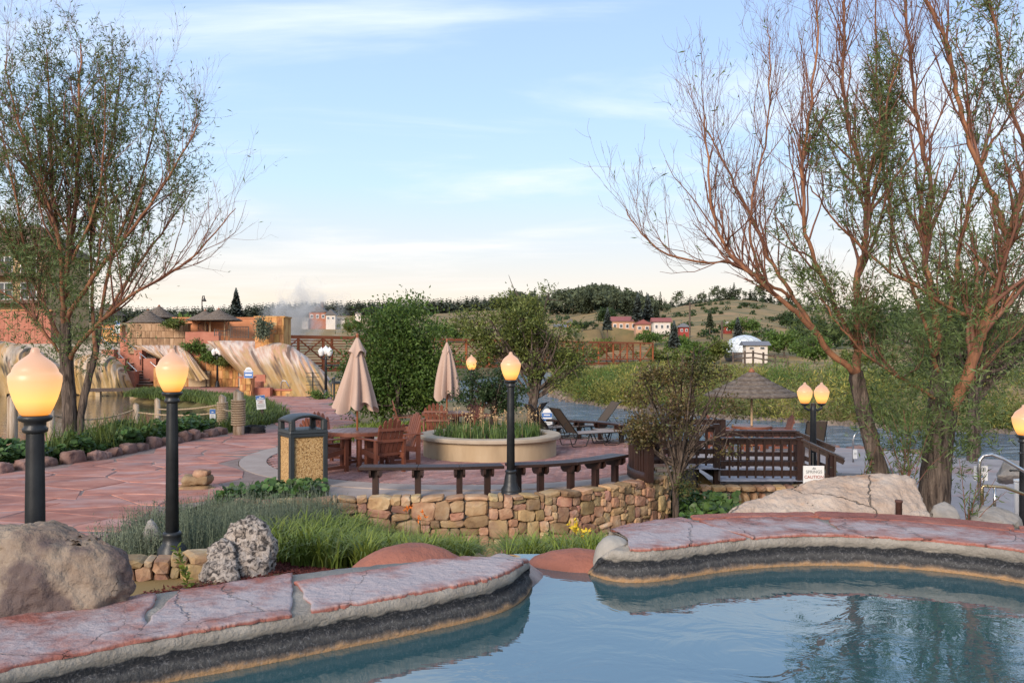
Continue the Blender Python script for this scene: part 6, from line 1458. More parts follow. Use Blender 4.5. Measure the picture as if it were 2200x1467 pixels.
# travertine cascades
def trav(name, cols, dark):
    m = mat(name, cols, 4, 0.6, 1.0, 12, bdist=.15); n, l, b = nodes_of(m); at = n.new('ShaderNodeAttribute'); at.attribute_name = 'flow'; mp = n.new('ShaderNodeMapping'); mp.inputs['Scale'].default_value = (11, .9, 1); l.new(at.outputs['Vector'], mp.inputs[0])
    for q in [q for q in n if q.type == 'TEX_NOISE']: l.new(mp.outputs[0], q.inputs['Vector']); q.inputs['Scale'].default_value = 1.0; q.inputs['Detail'].default_value = 7
    mp2 = n.new('ShaderNodeMapping'); mp2.inputs['Scale'].default_value = (15, 1.2, 1); l.new(at.outputs['Vector'], mp2.inputs[0]); q = n.new('ShaderNodeTexNoise'); q.inputs['Scale'].default_value = 1; q.inputs['Detail'].default_value = 4; l.new(mp2.outputs[0], q.inputs['Vector'])
    mr = n.new('ShaderNodeMapRange'); l.new(q.outputs[0], mr.inputs[0]); mr.inputs[1].default_value = .55; mr.inputs[2].default_value = .62; mr.inputs[4].default_value = .85
    sp = n.new('ShaderNodeSeparateXYZ'); l.new(at.outputs['Vector'], sp.inputs[0]); 
    q3 = n.new('ShaderNodeTexNoise'); q3.inputs['Scale'].default_value = 2.2; l.new(mp.outputs[0], q3.inputs['Vector']); ad = n.new('ShaderNodeMath'); ad.operation = 'ADD'; l.new(sp.outputs[1], ad.inputs[0]); l.new(q3.outputs[0], ad.inputs[1])
    m3 = n.new('ShaderNodeMapRange'); l.new(ad.outputs[0], m3.inputs[0]); m3.inputs[1].default_value = .92; m3.inputs[2].default_value = 1.2; m3.inputs[4].default_value = .75
    src = b.inputs['Base Color'].links[0].from_socket; mx0 = n.new('ShaderNodeMix'); mx0.data_type = 'RGBA'; l.new(m3.outputs[0], mx0.inputs[0]); l.new(src, mx0.inputs[6]); mx0.inputs[7].default_value = (0.30, 0.19, 0.055, 1)
    mx = n.new('ShaderNodeMix'); mx.data_type = 'RGBA'; l.new(mr.outputs[0], mx.inputs[0]); l.new(mx0.outputs[2], mx.inputs[6]); mx.inputs[7].default_value = (*dark, 1); l.new(mx.outputs[2], b.inputs['Base Color']); return m
m_trav = trav('striped_travertine', [(0.3, (0.30, 0.15, 0.08)), (0.40, (0.46, 0.28, 0.20)), (0.47, (0.58, 0.48, 0.40)), (0.53, (0.48, 0.27, 0.18)), (0.59, (0.40, 0.26, 0.11)), (0.66, (0.54, 0.42, 0.32))], (0.09, 0.05, 0.03))
m_trav2 = trav('dark_wet_travertine', [(0.3, (0.16, 0.08, 0.03)), (0.45, (0.42, 0.24, 0.09)), (0.55, (0.50, 0.40, 0.30)), (0.68, (0.30, 0.13, 0.05))], (0.02, 0.016, 0.012))
def cascade(name, label, top, bot, m, bulge=.8, amp=.14, nu=150, nv=60, freq=16):
    T = smooth_line(top, 3); B = smooth_line(bot, 3); V = []; fl = []
    def at(L_, u): s = u * (len(L_) - 1); k = min(len(L_) - 2, int(s)); return L_[k] * (1 - (s - k)) + L_[k + 1] * (s - k)
    for i in range(nu + 1):
        u = i / nu; a, b = at(T, u), at(B, u)
        for j in range(nv + 1):
            v = j / nv; p = a * (1 - v) + b * v; r = abs(noise.noise(Vector((u * freq + .5 * math.sin(v * 3 + u * 9), v * 1.2, 2.5)))) + .5 * noise.noise(Vector((u * freq * 2.2, v * 2, 7)))
            r += .45 * fbm(p, .9, 4) ; lump = noise.noise(Vector((u * 5, v * 3, 9))) * .5 * sst(.45, .9, v); e = min(1, 6 * u, 6 * (1 - u)); p = p + np.array([0, -1.0, .55]) * (bulge * math.sin(math.pi * v ** .8) * .8 * e + (r * amp * (.35 + v) + lump * .5) * e * min(1, v * 5)); V.append(p); fl.append((u + .02 * math.sin(v * 4), v, 0))
    V.extend([]); F = []
    for i in range(nu):
        for j in range(nv): c = i * (nv + 1) + j; F.append((c, c + 1, c + nv + 2, c + nv + 1))
    o = np_mesh(name, V, F, m, None, True); a = o.data.attributes.new('flow', 'FLOAT_VECTOR', 'POINT'); a.data.foreach_set('vector', np.array(fl, np.float32).ravel()); return tag(o, label, 'rock formation')
cascade('travertine_cascade', 'large striped travertine cascade sloping below the footbridge', [D(445, 733, 57.5), D(480, 731, 57), D(545, 733, 53.8), D(612, 735, 50.2), D(640, 752, 49.0), D(690, 790, 48.6), D(736, 850, 48)], [D(512, 800, 55), D(550, 838, 48.5), D(590, 850, 44.9), D(640, 856, 44.4), D(690, 857, 44.2), D(724, 860, 44.6), D(748, 872, 46)], m_trav, .9, .22)
cascade('travertine_cascade', 'small whitish travertine cascade left of the globe lamp', [D(288, 742, 58.6), D(340, 741, 58.4), D(390, 742, 58.2), D(404, 752, 57.8)], [D(345, 772, 56.8), D(385, 806, 56), D(415, 818, 55.4), D(450, 815, 55.2)], m_trav, .4, .12, 60, 30)
cascade('travertine_mound', 'dark streaked travertine waterfall mound behind the left willow', [D(165, 768, 55.5), D(200, 758, 55.5), D(240, 762, 55.4), D(268, 785, 55.6), D(286, 830, 56)], [D(160, 848, 53.5), D(190, 851, 52.4), D(230, 851, 52.3), D(265, 850, 52.8), D(290, 846, 54.5)], m_trav2, .9, .35, 80, 36, 11)
cascade('travertine_mound', 'ochre travertine mound behind the nearest lamp globe', [D(-90, 735, 55), D(-20, 728, 55), D(60, 742, 55), D(110, 765, 55.4), D(145, 800, 56)], [D(-90, 850, 52.5), D(-20, 852, 52), D(50, 852, 52), D(115, 850, 52.6), D(150, 846, 54)], m_trav2, 1.2, .4, 80, 36, 8)
MB().bar(D(180, 838, 51.5), D(300, 836, 51.5), .4, .2).build('timber_beam', m_brown); tag(bpy.data.objects['timber_beam'], 'dark beam over the pond below the dark waterfall mound', 'beam')
for px, lab in ((212, 'left stub post carrying the pond beam'), (285, 'right stub post carrying the pond beam')): p = D(px, 840, 51.5); o = MB().box((p.x, p.y, -.3), (.25, .25, .9)).build('beam_post', m_planter); tag(o, lab, 'post')
# low spa walls on the plaza
def spa(label, px, py, rpx, h, m, d=None):
    p = P(px, py, 0); r = rpx * p.y / FPX; t = empty('spa_pool', tuple(p), label=label, cat='pool'); mb = MB(); mb.lathe([(r, 0), (r, h), (r - .3, h + .01), (r - .3, h - .12)], 40); mb.build('wall', m, t); MB().lathe([(r - .28, h - .14), (.02, h - .13)], 30).build('water', m_pond, t)
    MB().lathe([(r + .05, h - .01), (r + .07, h + .07), (r - .32, h + .075), (r - .34, h + .0)], 40).build('rim', m_redblock, t); return t
spa('low round spa pool with reddish rim below the striped cascade', 640, 848, 62, .3, m_tile_o)
spa('low round spa pool beside the farther globe lamp', 440, 828, 45, .35, m_planter)
pl = clad_wall('sign_pillar', 'stepped orange stone pillar carrying a blue sign on the plaza', 515, 812, 540, 852, 44, .6, m_tile_o, 3, 3, m_redblock, zb=0, cat='pillar')
for x0, y0, x1, y1, d, lab in ((540, 833, 580, 850, 44.5, 'low red block step right of the sign pillar'), (535, 820, 560, 835, 45.5, 'stacked cream block behind the sign pillar'), (545, 805, 570, 822, 47, 'red block bench at the cascade foot')):
    clad_wall('block', lab, x0, y0, x1, y1, d, .6, m_redblock, zb=0, cat='block')
# signs
m_signw = mat('sign_white', [(0.3, (0.66, 0.66, 0.66)), (0.7, (0.72, 0.72, 0.72))], 3, 0.5)
m_signb = mat('sign_blue', [(0.3, (0.03, 0.12, 0.36)), (0.7, (0.04, 0.15, 0.42))], 3, 0.5)
m_ink = mat('sign_grey_ink', [(0.3, (0.20, 0.21, 0.22)), (0.7, (0.23, 0.24, 0.25))], 3, 0.6); m_redink = mat('sign_red_ink', [(0.3, (0.32, 0.06, 0.05)), (0.7, (0.36, 0.08, 0.06))], 3, 0.6)
def text(s, size, loc, m, parent, rot=(R(90), 0, 0)):
    c = bpy.data.curves.new('lettering', 'FONT'); c.body = s; c.size = size; c.align_x = 'CENTER'; c.align_y = 'CENTER'; c.extrude = .001
    f = bpy.data.objects.new('tmp_text', c); COL.objects.link(f); dg = bpy.context.evaluated_depsgraph_get(); me = bpy.data.meshes.new_from_object(f.evaluated_get(dg)); bpy.data.objects.remove(f)
    me.materials.clear(); o = link_mesh('lettering', me, m, parent); o.location = loc; o.rotation_euler = rot; return o
def sign(label, p, w_, h_, head=None, lines=(), rows=(), post=None, tilt=0, arch=False, pm=None, emblem=None):
    "rows: (height, width share, thickness, material) for print too small to read in the place"
    t = empty('sign', tuple(p), label=label, cat='sign'); t.rotation_euler = (0, tilt, 0)
    MB().box((0, 0, h_ / 2), (w_, .02, h_)).build('panel', m_signw, t)
    if head: MB().box((0, -.013, h_ * (head[0] + head[1]) / 2), (w_ * .96, .006, h_ * (head[1] - head[0]))).build('header', m_signb, t)
    if arch: c = MB().lathe([(w_ * .38, 0), (w_ * .38, .02)], 20).build('crest', m_signw, t); c.rotation_euler = (R(90), 0, 0); c.location = (0, .011, h_)
    for s, sz, z, m in lines: text(s, sz, (0, -.018, z), m, t)
    for z, ws, th, m in rows: MB().box((0, -.019, z), (w_ * ws, .003, th)).build('print_line', m, t)
    if emblem: z, s, m = emblem; MB().add([(-s, -.019, z), (s, -.019, z), (s * .5, -.019, z + s * .7), (s * .2, -.019, z + s * .35), (-s * .1, -.019, z + s)], [(0, 1, 2, 3, 4)]).build('emblem', m, t)
    if post: MB().box((0, .04, -post / 2 + h_ * .3), (.07, .05, post + h_ * .6)).build('post', pm or m_brown, t)
    return t
sign('white rules sign with blue header beside the grass bank', D(562, 879, 28), .30, .46, (.70, .98), (), ((.355, .7, .03, m_signw), (.28, .72, .012, m_redink), (.25, .3, .012, m_redink), (.215, .62, .014, m_redink), (.165, .8, .006, m_ink), (.14, .8, .006, m_ink), (.115, .75, .006, m_ink), (.09, .8, .006, m_ink), (.06, .6, .006, m_ink)), .75, R(-6), False, None, (.385, .04, m_signw))
sign('small blue and white sign under the wrapped rope post', D(457, 905, 25.2), .17, .36, (.62, .98), (), tuple((z, .7, .006, m_ink) for z in (.19, .165, .14, .115, .09)), .35, 0, False, None, (.26, .04, m_signw))
sign('blue arched sign on the stone pillar of the plaza', D(534, 812, 43.6), .46, .38, (.04, .92), (), ((.30, .84, .03, m_signw), (.16, .74, .08, m_signw), (.42, .5, .03, m_ink)), None, 0, True)
sign('white notice with blue heading above the stairs', D(252, 716, 59.5), .36, .85, (.72, .98), (), ((.5, .7, .04, m_ink), (.4, .7, .04, m_ink)), .6)
sign('blue and white sign beside the sun loungers at the river', D(1175, 913, 24.3), .30, .36, (.34, .96), (), ((.29, .6, .035, m_signw), (.20, .92, .045, m_signw), (.07, .7, .012, m_ink)), .6, 0, True)
cs = sign('white caution sign in front of the railing beside the pale boulder', D(1748, 1048, 12.3), .30, .32, None, (('SPRINGS', .062, .235, m_ink), ('CAUTION', .062, .16, m_redink), ('NO', .062, .09, m_redink)), (), .7, 0, False, None, (.275, .03, m_ink))
MB().bar((0, .03, .31), (0, .03, .50), .012, .012).build('hook', m_steel, cs)
sign('white notice with blue symbol on the right steel handrail', D(2107, 1032, 12.6), .20, .22, None, (), tuple((z, .7, .005, m_ink) for z in (.19, .175, .16, .145)), None, 0, False, None, (.05, .04, m_signb))
sign('white label tag on the curved steel handrail', D(1837, 985, 18.5), .09, .20, None, (), ((.12, .6, .006, m_ink), (.1, .6, .006, m_ink)), None)
# towel racks on the plaza
def rack(label, px, py, h, d):
    p = P(px, py, 0); t = empty('towel_rack', tuple(p), label=label, cat='rack'); MB().tube([(0, 0, 0), (0, 0, h)], .035, 8).build('pole', m_frame, t); MB().lathe([(.35, 0), (.35, .04), (.06, .08)], 16).build('foot', m_frame, t)
    for i, z in enumerate((h * .95, h * .8, h * .62, h * .48)[:d]): MB().bar((-.35, 0, z), (.35, 0, z), .03, .03).build('arm', m_frame, t)
rack('dark towel rack with crossing arms on the plaza before the cascade', 672, 853, 1.3, 4); rack('dark towel rack beside the farther globe lamp', 443, 832, 1.1, 2)
hr = empty('handrail', tuple(P(608, 851)), label='looped steel handrail at the spa below the cascade', cat='handrail'); MB().tube([(-.1, 0, 0), (-.1, 0, .7), (0, 0, .82), (.15, 0, .8), (.5, .1, .1)], .03, 8).build('rail', m_steel, hr, True)
# black gates and railings on the terrace
def iron_fence(label, x0, x1, yt, yb, d, n, arch=0):
    a, b = D(x0, yt, d), D(x1, yt, d); zb = D(x0, yb, d).z; t = empty('iron_fence', (0, 0, 0), label=label, cat='fence')
    MB().bar((a.x, d, zb + .1), (b.x, d, zb + .1), .03, .03).build('rail', m_frame, t)
    pts = [(a.x + (b.x - a.x) * i / 10, d, a.z - arch * math.sin(math.pi * i / 10)) for i in range(11)]; MB().tube(pts, .022, 6).build('rail', m_frame, t)
    for i in range(n + 1): x = a.x + (b.x - a.x) * i / n; zt = a.z - arch * math.sin(math.pi * i / n); MB().bar((x, d, zb), (x, d, zt), .05 if i in (0, n) else .02, .05 if i in (0, n) else .02).build('bar', m_frame, t)
iron_fence('black iron fence section with dipped top left of the gate', 461, 496, 707, 722, 57.2, 9, .12); iron_fence('taller black iron gate above the cascade', 496, 534, 702, 727, 56.6, 11, .0); iron_fence('black iron gate in the arched opening of the terracotta wall', 426, 446, 697, 712, 61, 7, -.15); iron_fence('dark iron fence at the top of the terrace left of the stairs', 205, 262, 672, 696, 63, 14)
# thatched palapas
m_thatch = mat('grey_brown_thatch', [(0.3, (0.085, 0.065, 0.052)), (0.5, (0.15, 0.12, 0.10)), (0.7, (0.22, 0.185, 0.155))], 9, 0.95, 1.0, 30, (1, 1, .35), bdist=.05)
m_palepole = mat('pale_peeled_pole', [(0.3, (0.42, 0.28, 0.16)), (0.7, (0.52, 0.37, 0.23))], 3, 0.7)
def palapa(label, base, zt, ze, r, name='palapa', poles=((0, 0),), cap=True, tiers=6):
    t = empty(name, tuple(base), label=label, cat='umbrella'); z0 = base[2]; H, E = zt - z0, ze - z0; nu = 64
    for k in range(tiers):
        f0, f1 = k / tiers, (k + 1) / tiers; V = []; F = []
        for j, f in enumerate((f0, (f0 + f1) / 2, f1 + .02, f1 + .0)):
            for i in range(nu):
                a = 2 * math.pi * i / nu; rr = r * (.03 + .97 * f ** 1.02) + (.03 * r * (j == 2)) ; jag = (random.uniform(-.012, .02) * r if j >= 2 else 0); z = E + (H - E) * (1 - f ** .88) - (.035 * r * (j == 3)) + (.02 * r if j == 1 else 0)
                V.append(((rr + jag) * math.cos(a), (rr + jag) * math.sin(a), z))
        for j in range(3):
            for i in range(nu): F.append((j * nu + (i + 1) % nu, j * nu + i, (j + 1) * nu + i, (j + 1) * nu + (i + 1) % nu))
        np_mesh('thatch_tier', V, F, m_thatch, t, True)
    V = [(0, 0, E + .12 * (H - E))] + [(r * .97 * math.cos(2 * math.pi * i / nu), r * .97 * math.sin(2 * math.pi * i / nu), E) for i in range(nu)]; np_mesh('lining', V, [(0, 1 + (i + 1) % nu, 1 + i) for i in range(nu)], m_thatch, t)
    for x, y in poles: MB().tube([(x, y, -.05), (x, y, E + .3 * (H - E))], .035 * max(1, r / 1.35), 10).build('pole', m_palepole, t, True)
    if cap: MB().lathe([(.11 * r / 1.35, H - .04), (.07 * r / 1.35, H + .04), (.01, H + .10)], 14).build('cap', m_pole, t, True)
    return t
PU = D(1615, 925, 25.8); palapa('thatched umbrella on a pale pole beside the river', (PU.x, 25.8, -.65), 1.74, 1.02, 1.36, 'thatched_umbrella')
for px, top, edge, hw, d, po, lab in ((470, 664, 688, 47, 59, ((-.6, 0), (.4, 0), (.6, .3)), 'nearest thatched palapa on the terrace above the cascade'), (441, 667, 688, 40, 60.8, ((0, 0),), 'thatched palapa partly behind the nearest terrace palapa'), (318, 666, 693, 42, 63, ((.3, 0),), 'thatched palapa above the brown terrace wall'), (342, 657, 682, 36, 66, ((0, 0),), 'farther thatched palapa behind the terrace wall'), (232, 651, 678, 36, 66, ((0, 0), (.7, 0)), 'thatched palapa above the iron fence near the left willow')):
    p = D(px, edge, d); palapa(lab, (p.x, d, 2.9), D(px, top, d).z, p.z, hw * d / FPX, poles=po)
# hook lamp and picnic set on the terrace
p = D(434, 700, 62); t = empty('hook_lamp', (p.x, 62, 2.9), label='tall slim hook lamp behind the terrace palapas', cat='lamp post'); h = D(434, 636, 62).z - 2.9
MB().tube([(0, 0, 0), (0, 0, h - .3), (.05, 0, h), (.15, 0, h + .02), (.17, 0, h - .15)], .04, 6).build('pole', m_frame, t, True); MB().lathe([(.03, 0), (.16, -.25), (.14, -.27)], 12, (.17, 0, h - .12)).build('shade', m_frame, t, True)
for px, lab in ((312, 'terrace table set under the palapa above the stairs'),):
    p = D(px, 697, 61.5); t = table(lab, (p.x, 61.8, 2.9), .6); t.scale = (1.3, 1.3, 1.3)
for px, rz, lab in ((303, -90, 'chair left of the terrace table'), (330, 90, 'chair right of the terrace table'), (436, 0, 'chair by the arched iron gate on the terrace')):
    d = 61.5 if px < 400 else 60.3; p = D(px, 697, d); place_chair(p.x, d, 2.9, R(rz), lab, 'chairs on the terrace')
# shrubs on the terraces
for px, py, d, w_, h_, mt, lab in ((425, 742, 57.3, 60, 34, m_green, 'green flowering shrub on the orange terrace wall'), (450, 765, 56.7, 30, 26, m_green, 'green shrub trailing beside the farther globe lamp'), (490, 774, 56.5, 44, 22, m_yelgreen, 'low rounded shrub right of the farther globe lamp'), (567, 705, 49.6, 34, 44, m_lav, 'grey green shrub against the orange stone pillar'), (375, 695, 59, 50, 12, m_grass, 'dry grass tuft along the brown wall top')):
    c = D(px, py + h_ / 2, d); k = d / FPX; hh = h_ * k; crown_tree('shrub', lab, tuple(c), hh, [(0, 0, hh * .5, w_ * k / 2, w_ * k / 2.5, hh * .45)], 1300, (.16, .08), mt, .03, nlimb=10, clump=.14, gap=.6, cat='shrub')
crown_tree('shrub', 'low green plant at the foot of the towel rack', tuple(P(678, 858)), .5, [(0, 0, .22, .55, .3, .2)], 500, (.14, .06), m_green, .02, nlimb=8, clump=.1, gap=.6, cat='shrub')
# hotel at far left
m_hotel = mat('tan_hotel_wall', [(0.3, (0.36, 0.25, 0.13)), (0.7, (0.44, 0.32, 0.18))], 1, 0.85); m_shing = mat('brown_shingle_roof', [(0.3, (0.10, 0.065, 0.045)), (0.7, (0.17, 0.115, 0.085))], 2, 0.9, 0.4, 12, rnd=.1)
m_glass = mat('window_glass', [(0.3, (0.05, 0.06, 0.07)), (0.7, (0.08, 0.09, 0.10))], 2, 0.1, spec=.8); m_trim = mat('dark_brown_trim', [(0.3, (0.09, 0.05, 0.035)), (0.7, (0.13, 0.075, 0.05))], 2, 0.7)
ht = empty('hotel', (0, 0, 0), label='tan hotel with brown hipped roof behind the left willow', cat='building'); d = 78; k = d / FPX
x0, x1 = D(-160, 0, d).x, D(98, 0, d).x; zr = D(0, 543, d).z
MB().box(((x0 + x1) / 2, d + 4, zr / 2), (x1 - x0, 8, zr)).build('wall', m_hotel, ht)
cx = D(38, 0, d).x; e = 3.4; za = D(0, 470, d).z
MB().add([(x0 - .5, d - .8, zr), (x1 + .8, d - .8, zr), (x1 + .8, d + 8.8, zr), (x0 - .5, d + 8.8, zr), (cx, d + 3.5, za), (cx - 2.5, d + 4.5, za)], [(3, 2, 1, 0), (0, 1, 4, 5), (1, 2, 4), (2, 3, 5, 4), (3, 0, 5)]).build('roof', m_shing, ht)
for yb in (592, 650):
    z = D(0, yb, d).z; MB().box(((x0 + x1) / 2, d - .7, z), (x1 - x0 + .6, 1.4, .25)).build('balcony', m_trim, ht)
    for i in range(24): x = x0 + (x1 - x0) * i / 23; MB().box((x, d - 1.3, z + .55), (.06, .06, .9)).build('baluster', m_trim, ht)
    MB().box(((x0 + x1) / 2, d - 1.3, z + 1.05), (x1 - x0 + .5, .1, .1)).build('balcony_rail', m_trim, ht)
for yb in (575, 630):
    for px in (-60, 10, 62):
        p = D(px, yb, d); w_ = MB().box((p.x, d - .03, p.z + .2), (1.5, .08, 1.6)).build('window', m_signw, ht)
        for s in (-1, 1): MB().box((p.x + s * .36, d - .08, p.z + .2), (.62, .04, 1.4)).build('pane', m_glass, w_)
# ------------------------------------------------------------------ far houses
def house(name, label, px, py, d, w_px, h_px, wallm, roofm, rh=.45, depth=.8, wins=3, gable='side', chim=False, sub=None):
    "py: image row of the wall foot; h_px: wall height"
    k = d / FPX; x = (px - CX) * k; z = CZ + (HY - py) * k; w_, h_ = w_px * k, h_px * k; dp = w_ * depth; t = empty(name, (x, d, z), label=label, cat='house')
    MB().box((0, 0, h_ / 2 - 1.5), (w_, dp, h_ + 3)).build('wall', wallm, t); rz = h_ * rh * 1.3; o = .4
    if gable == 'side': vv = [(-w_ / 2 - o, -dp / 2 - o, h_), (w_ / 2 + o, -dp / 2 - o, h_), (w_ / 2 + o, dp / 2 + o, h_), (-w_ / 2 - o, dp / 2 + o, h_), (-w_ / 2 - o, 0, h_ + rz), (w_ / 2 + o, 0, h_ + rz)]; ff = [(0, 1, 5, 4), (2, 3, 4, 5), (1, 2, 5), (3, 0, 4), (3, 2, 1, 0)]
    else: vv = [(-w_ / 2 - o, -dp / 2 - o, h_), (w_ / 2 + o, -dp / 2 - o, h_), (w_ / 2 + o, dp / 2 + o, h_), (-w_ / 2 - o, dp / 2 + o, h_), (0, -dp / 2 - o, h_ + rz), (0, dp / 2 + o, h_ + rz)]; ff = [(0, 1, 4), (2, 3, 5), (1, 2, 5, 4), (3, 0, 4, 5), (3, 2, 1, 0)]
    rf = MB().add(vv, ff).build('roof', roofm, t)
    if gable == 'front': MB().add([(-w_ / 2, -dp / 2 - .02 - o * .5, h_), (w_ / 2, -dp / 2 - .02 - o * .5, h_), (0, -dp / 2 - .02 - o * .5, h_ + rz * .9)], [(0, 1, 2)]).build('gable', wallm, t)
    if chim: MB().box((w_ * .2, 0, h_ + rz), (.8, .8, 1.6)).build('chimney', m_trim, rf)
    for i in range(wins):
        xx = (i + .5) / wins * w_ - w_ / 2; wv = MB().box((xx, -dp / 2 - .03, h_ * .58), (w_ / wins * .5, .1, h_ * .38)).build('window', m_signw, t); MB().box((xx, -dp / 2 - .09, h_ * .58), (w_ / wins * .38, .06, h_ * .28)).build('pane', m_glass, wv)
    return t
def flat(n, c, r=.85): return mat(n, [(0.3, tuple(x * .88 for x in c)), (0.7, c)], .6, r)
m_pink = flat('pink_stucco', (.50, .30, .20)); m_redroof = flat('red_metal_roof', (.26, .085, .075), .6); m_wh = flat('white_siding', (.62, .56, .50)); m_greyroof = flat('grey_roof', (.13, .125, .13)); m_rustw = flat('rust_siding', (.36, .12, .05)); m_redw = flat('red_barn_paint', (.28, .045, .035)); m_orw = flat('orange_siding', (.42, .20, .09)); m_bluer = flat('blue_grey_roof', (.16, .17, .20))
house('house', 'pink house with red roof across the river, main block', 1345, 715, 205, 66, 24, m_pink, m_redroof, .35, .6, 5); house('house', 'front gabled wing of the pink house across the river', 1380, 716, 196, 32, 19, m_pink, m_redroof, .4, .8, 2, 'front')
house('house', 'white house with reddish roof right of the pink house', 1420, 716, 190, 36, 24, m_wh, m_redroof, .3, .7, 3); house('cabin', 'dark red cabin below the grassy hill', 1468, 719, 170, 20, 16, m_redw, m_bluer, .4, .9, 2, 'front'); house('cabin', 'small orange house left of the far pines', 1226, 708, 215, 15, 14, m_orw, m_greyroof, .5, .8, 2, 'front'); house('cabin', 'small grey roofed house beside the locust tree', 1203, 713, 215, 22, 10, m_orw, m_bluer, .5, .8, 2)
house('house', 'rust red lodge with grey gabled roof on the left ridge', 685, 693, 230, 36, 22, m_rustw, m_greyroof, .55, .7, 3, 'front', True); house('house', 'pale glazed wing right of the rust red lodge', 712, 693, 226, 20, 16, m_wh, m_greyroof, .6, .8, 2, 'front'); house('cabin', 'small red barn right of the far conifer', 1563, 716, 175, 16, 15, m_redw, m_wh, .5, .9, 1, 'front')
house('house', 'tan low building in front of the far dome', 1622, 756, 112, 46, 14, m_wh, m_bluer, .5, .6, 2); house('cabin', 'small pale house on the left ridge above the thicket', 770, 682, 300, 12, 8, m_wh, m_greyroof, .5, .8, 1, 'front'); house('trailer', 'white trailer house left of the rust red lodge', 656, 693, 228, 14, 8, m_wh, m_wh, .1, .5, 2); house('trailer', 'white trailer house right of the rust red lodge', 733, 692, 228, 16, 8, m_wh, m_wh, .1, .5, 2); house('trailer', 'pale trailer roof seen between the two middle trees', 1090, 716, 200, 60, 12, m_wh, m_redroof, .1, .5, 5)
# dome
p = D(1600, 757, 120); t = empty('geodesic_dome', (p.x, 120, p.z), label='pale geodesic dome greenhouse beyond the river', cat='dome'); m_dome = mat('dome_panel', [(0.3, (0.50, 0.55, 0.58)), (0.7, (0.62, 0.66, 0.68))], 1, 0.25, rnd=.15)
bm = bmesh.new(); bmesh.ops.create_icosphere(bm, subdivisions=3, radius=3.0); 
for f in bm.faces:
    c = f.calc_center_median()
    if c.z < -.15: continue
    vv = [c + (v.co - c) * .94 for v in f.verts]; MB().add([(v.x, v.y, v.z * .82) for v in vv], [(0, 1, 2)]).build('panel', m_dome, t)
bm.free()
bm = bmesh.new(); bmesh.ops.create_icosphere(bm, subdivisions=3, radius=2.95); bmesh.ops.scale(bm, vec=(1, 1, .82), verts=bm.verts[:]); me = bpy.data.meshes.new('frame'); bm.to_mesh(me); bm.free(); link_mesh('frame', me, m_greyroof, t)
# poles and log fence
for px, y0, y1, d, lab in ((1482, 650, 730, 150, 'thin utility pole beside the white flag on the far slope'), (1551, 690, 745, 140, 'wooden utility pole left of the far dome')):
    a, b = D(px, y0, d), D(px, y1, d); t = empty('utility_pole', (a.x, d, b.z), label=lab, cat='pole'); h = a.z - b.z; MB().tube([(0, 0, -1), (0, 0, h)], .14, 8).build('pole', m_bark, t); MB().bar((-.9, 0, h - .5), (.9, 0, h - .5), .12, .12).build('crossarm', m_bark, t)
t = empty('log_fence', (0, 0, 0), label='weathered log fence on the far bank below the dome', cat='fence'); pr = None
for i, (px, py) in enumerate(((1575, 768), (1600, 765), (1618, 764), (1640, 768), (1665, 772), (1692, 774))):
    p = D(px, py, 72); MB().tube([p - Vector((0, 0, .9)), p + Vector((0, 0, .45))], .09, 7).build('post', m_bark, t)
    if pr is not None:
        for z in (.25, -.15): MB().tube([pr + Vector((0, 0, z)), p + Vector((0, 0, z))], .06, 6).build('rail', m_bark, t)
    pr = p
# ------------------------------------------------------------------ rope posts by the pond
m_log = mat('weathered_post', [(0.34, (0.16, 0.10, 0.06)), (0.5, (0.36, 0.27, 0.19)), (0.66, (0.50, 0.42, 0.34))], 6, 0.9, 0.6, 20, (1.5, 1.5, .15)); m_rope = mat('tan_rope', [(0.3, (0.30, 0.21, 0.13)), (0.7, (0.44, 0.33, 0.22))], 30, 0.9, 0.6, 60)
posts = {}
for key, px, yt, yb, d, r, wrap, lab in (('a', 26, 852, 950, 24.5, .14, 0, 'thick pale wooden post standing in the pond at far left'), ('b', 108, 880, 952, 24.2, .12, 0, 'pale wooden post just right of the nearest lamp'), ('c', 292, 868, 920, 27, .10, 0, 'pale wooden post in the plants right of the left willow'), ('d', 338, 857, 912, 30, .10, 0, 'weathered post with rope left of the second lamp'), ('e', 478, 850, 925, 26, .12, 1, 'rope wrapped post farther from the path'), ('f', 512, 840, 938, 23.8, .15, 1, 'thick rope wrapped post beside the path')):
    a, b = D(px, yt, d), D(px, yb, d); t = empty('rope_post', (a.x, d, b.z), label=lab, cat='post'); h = a.z - b.z; posts[key] = (a.x, d, a.z, r); MB().tube([(0, 0, -.6), (r * .1, 0, h * .5), (0, 0, h - .03), (.02, 0, h)], [r * 1.05, r, r * .92, r * .7], 14).build('post', m_log, t, True)
    if wrap:
        for i in range(11): z = h * (.28 + .52 * i / 10); n = 24; MB().tube([((r + .025) * math.cos(2 * math.pi * q / n), (r + .025) * math.sin(2 * math.pi * q / n), z + .012 * math.sin(2 * math.pi * q / n)) for q in range(n + 1)], .028, 8, False).build('rope_coil', m_rope, t, True)
def rope(label, a, b, fa, fb, sag):
    xa, ya, za, _ = posts[a]; xb, yb, zb, _ = posts[b]; pts = [(xa + (xb - xa) * i / 24, ya + (yb - ya) * i / 24, za - fa + (zb - fb - za + fa) * i / 24 - sag * 4 * (i / 24) * (1 - i / 24)) for i in range(25)]; t = MB()
    for ph in (0, 2.1, 4.2):
        t.tube([(p[0] + .014 * math.cos(i * 2.4 + ph), p[1], p[2] + .014 * math.sin(i * 2.4 + ph)) for i, p in enumerate(pts)], .016, 6)
    tag(t.build('rope', m_rope, smooth=True), label, 'rope')
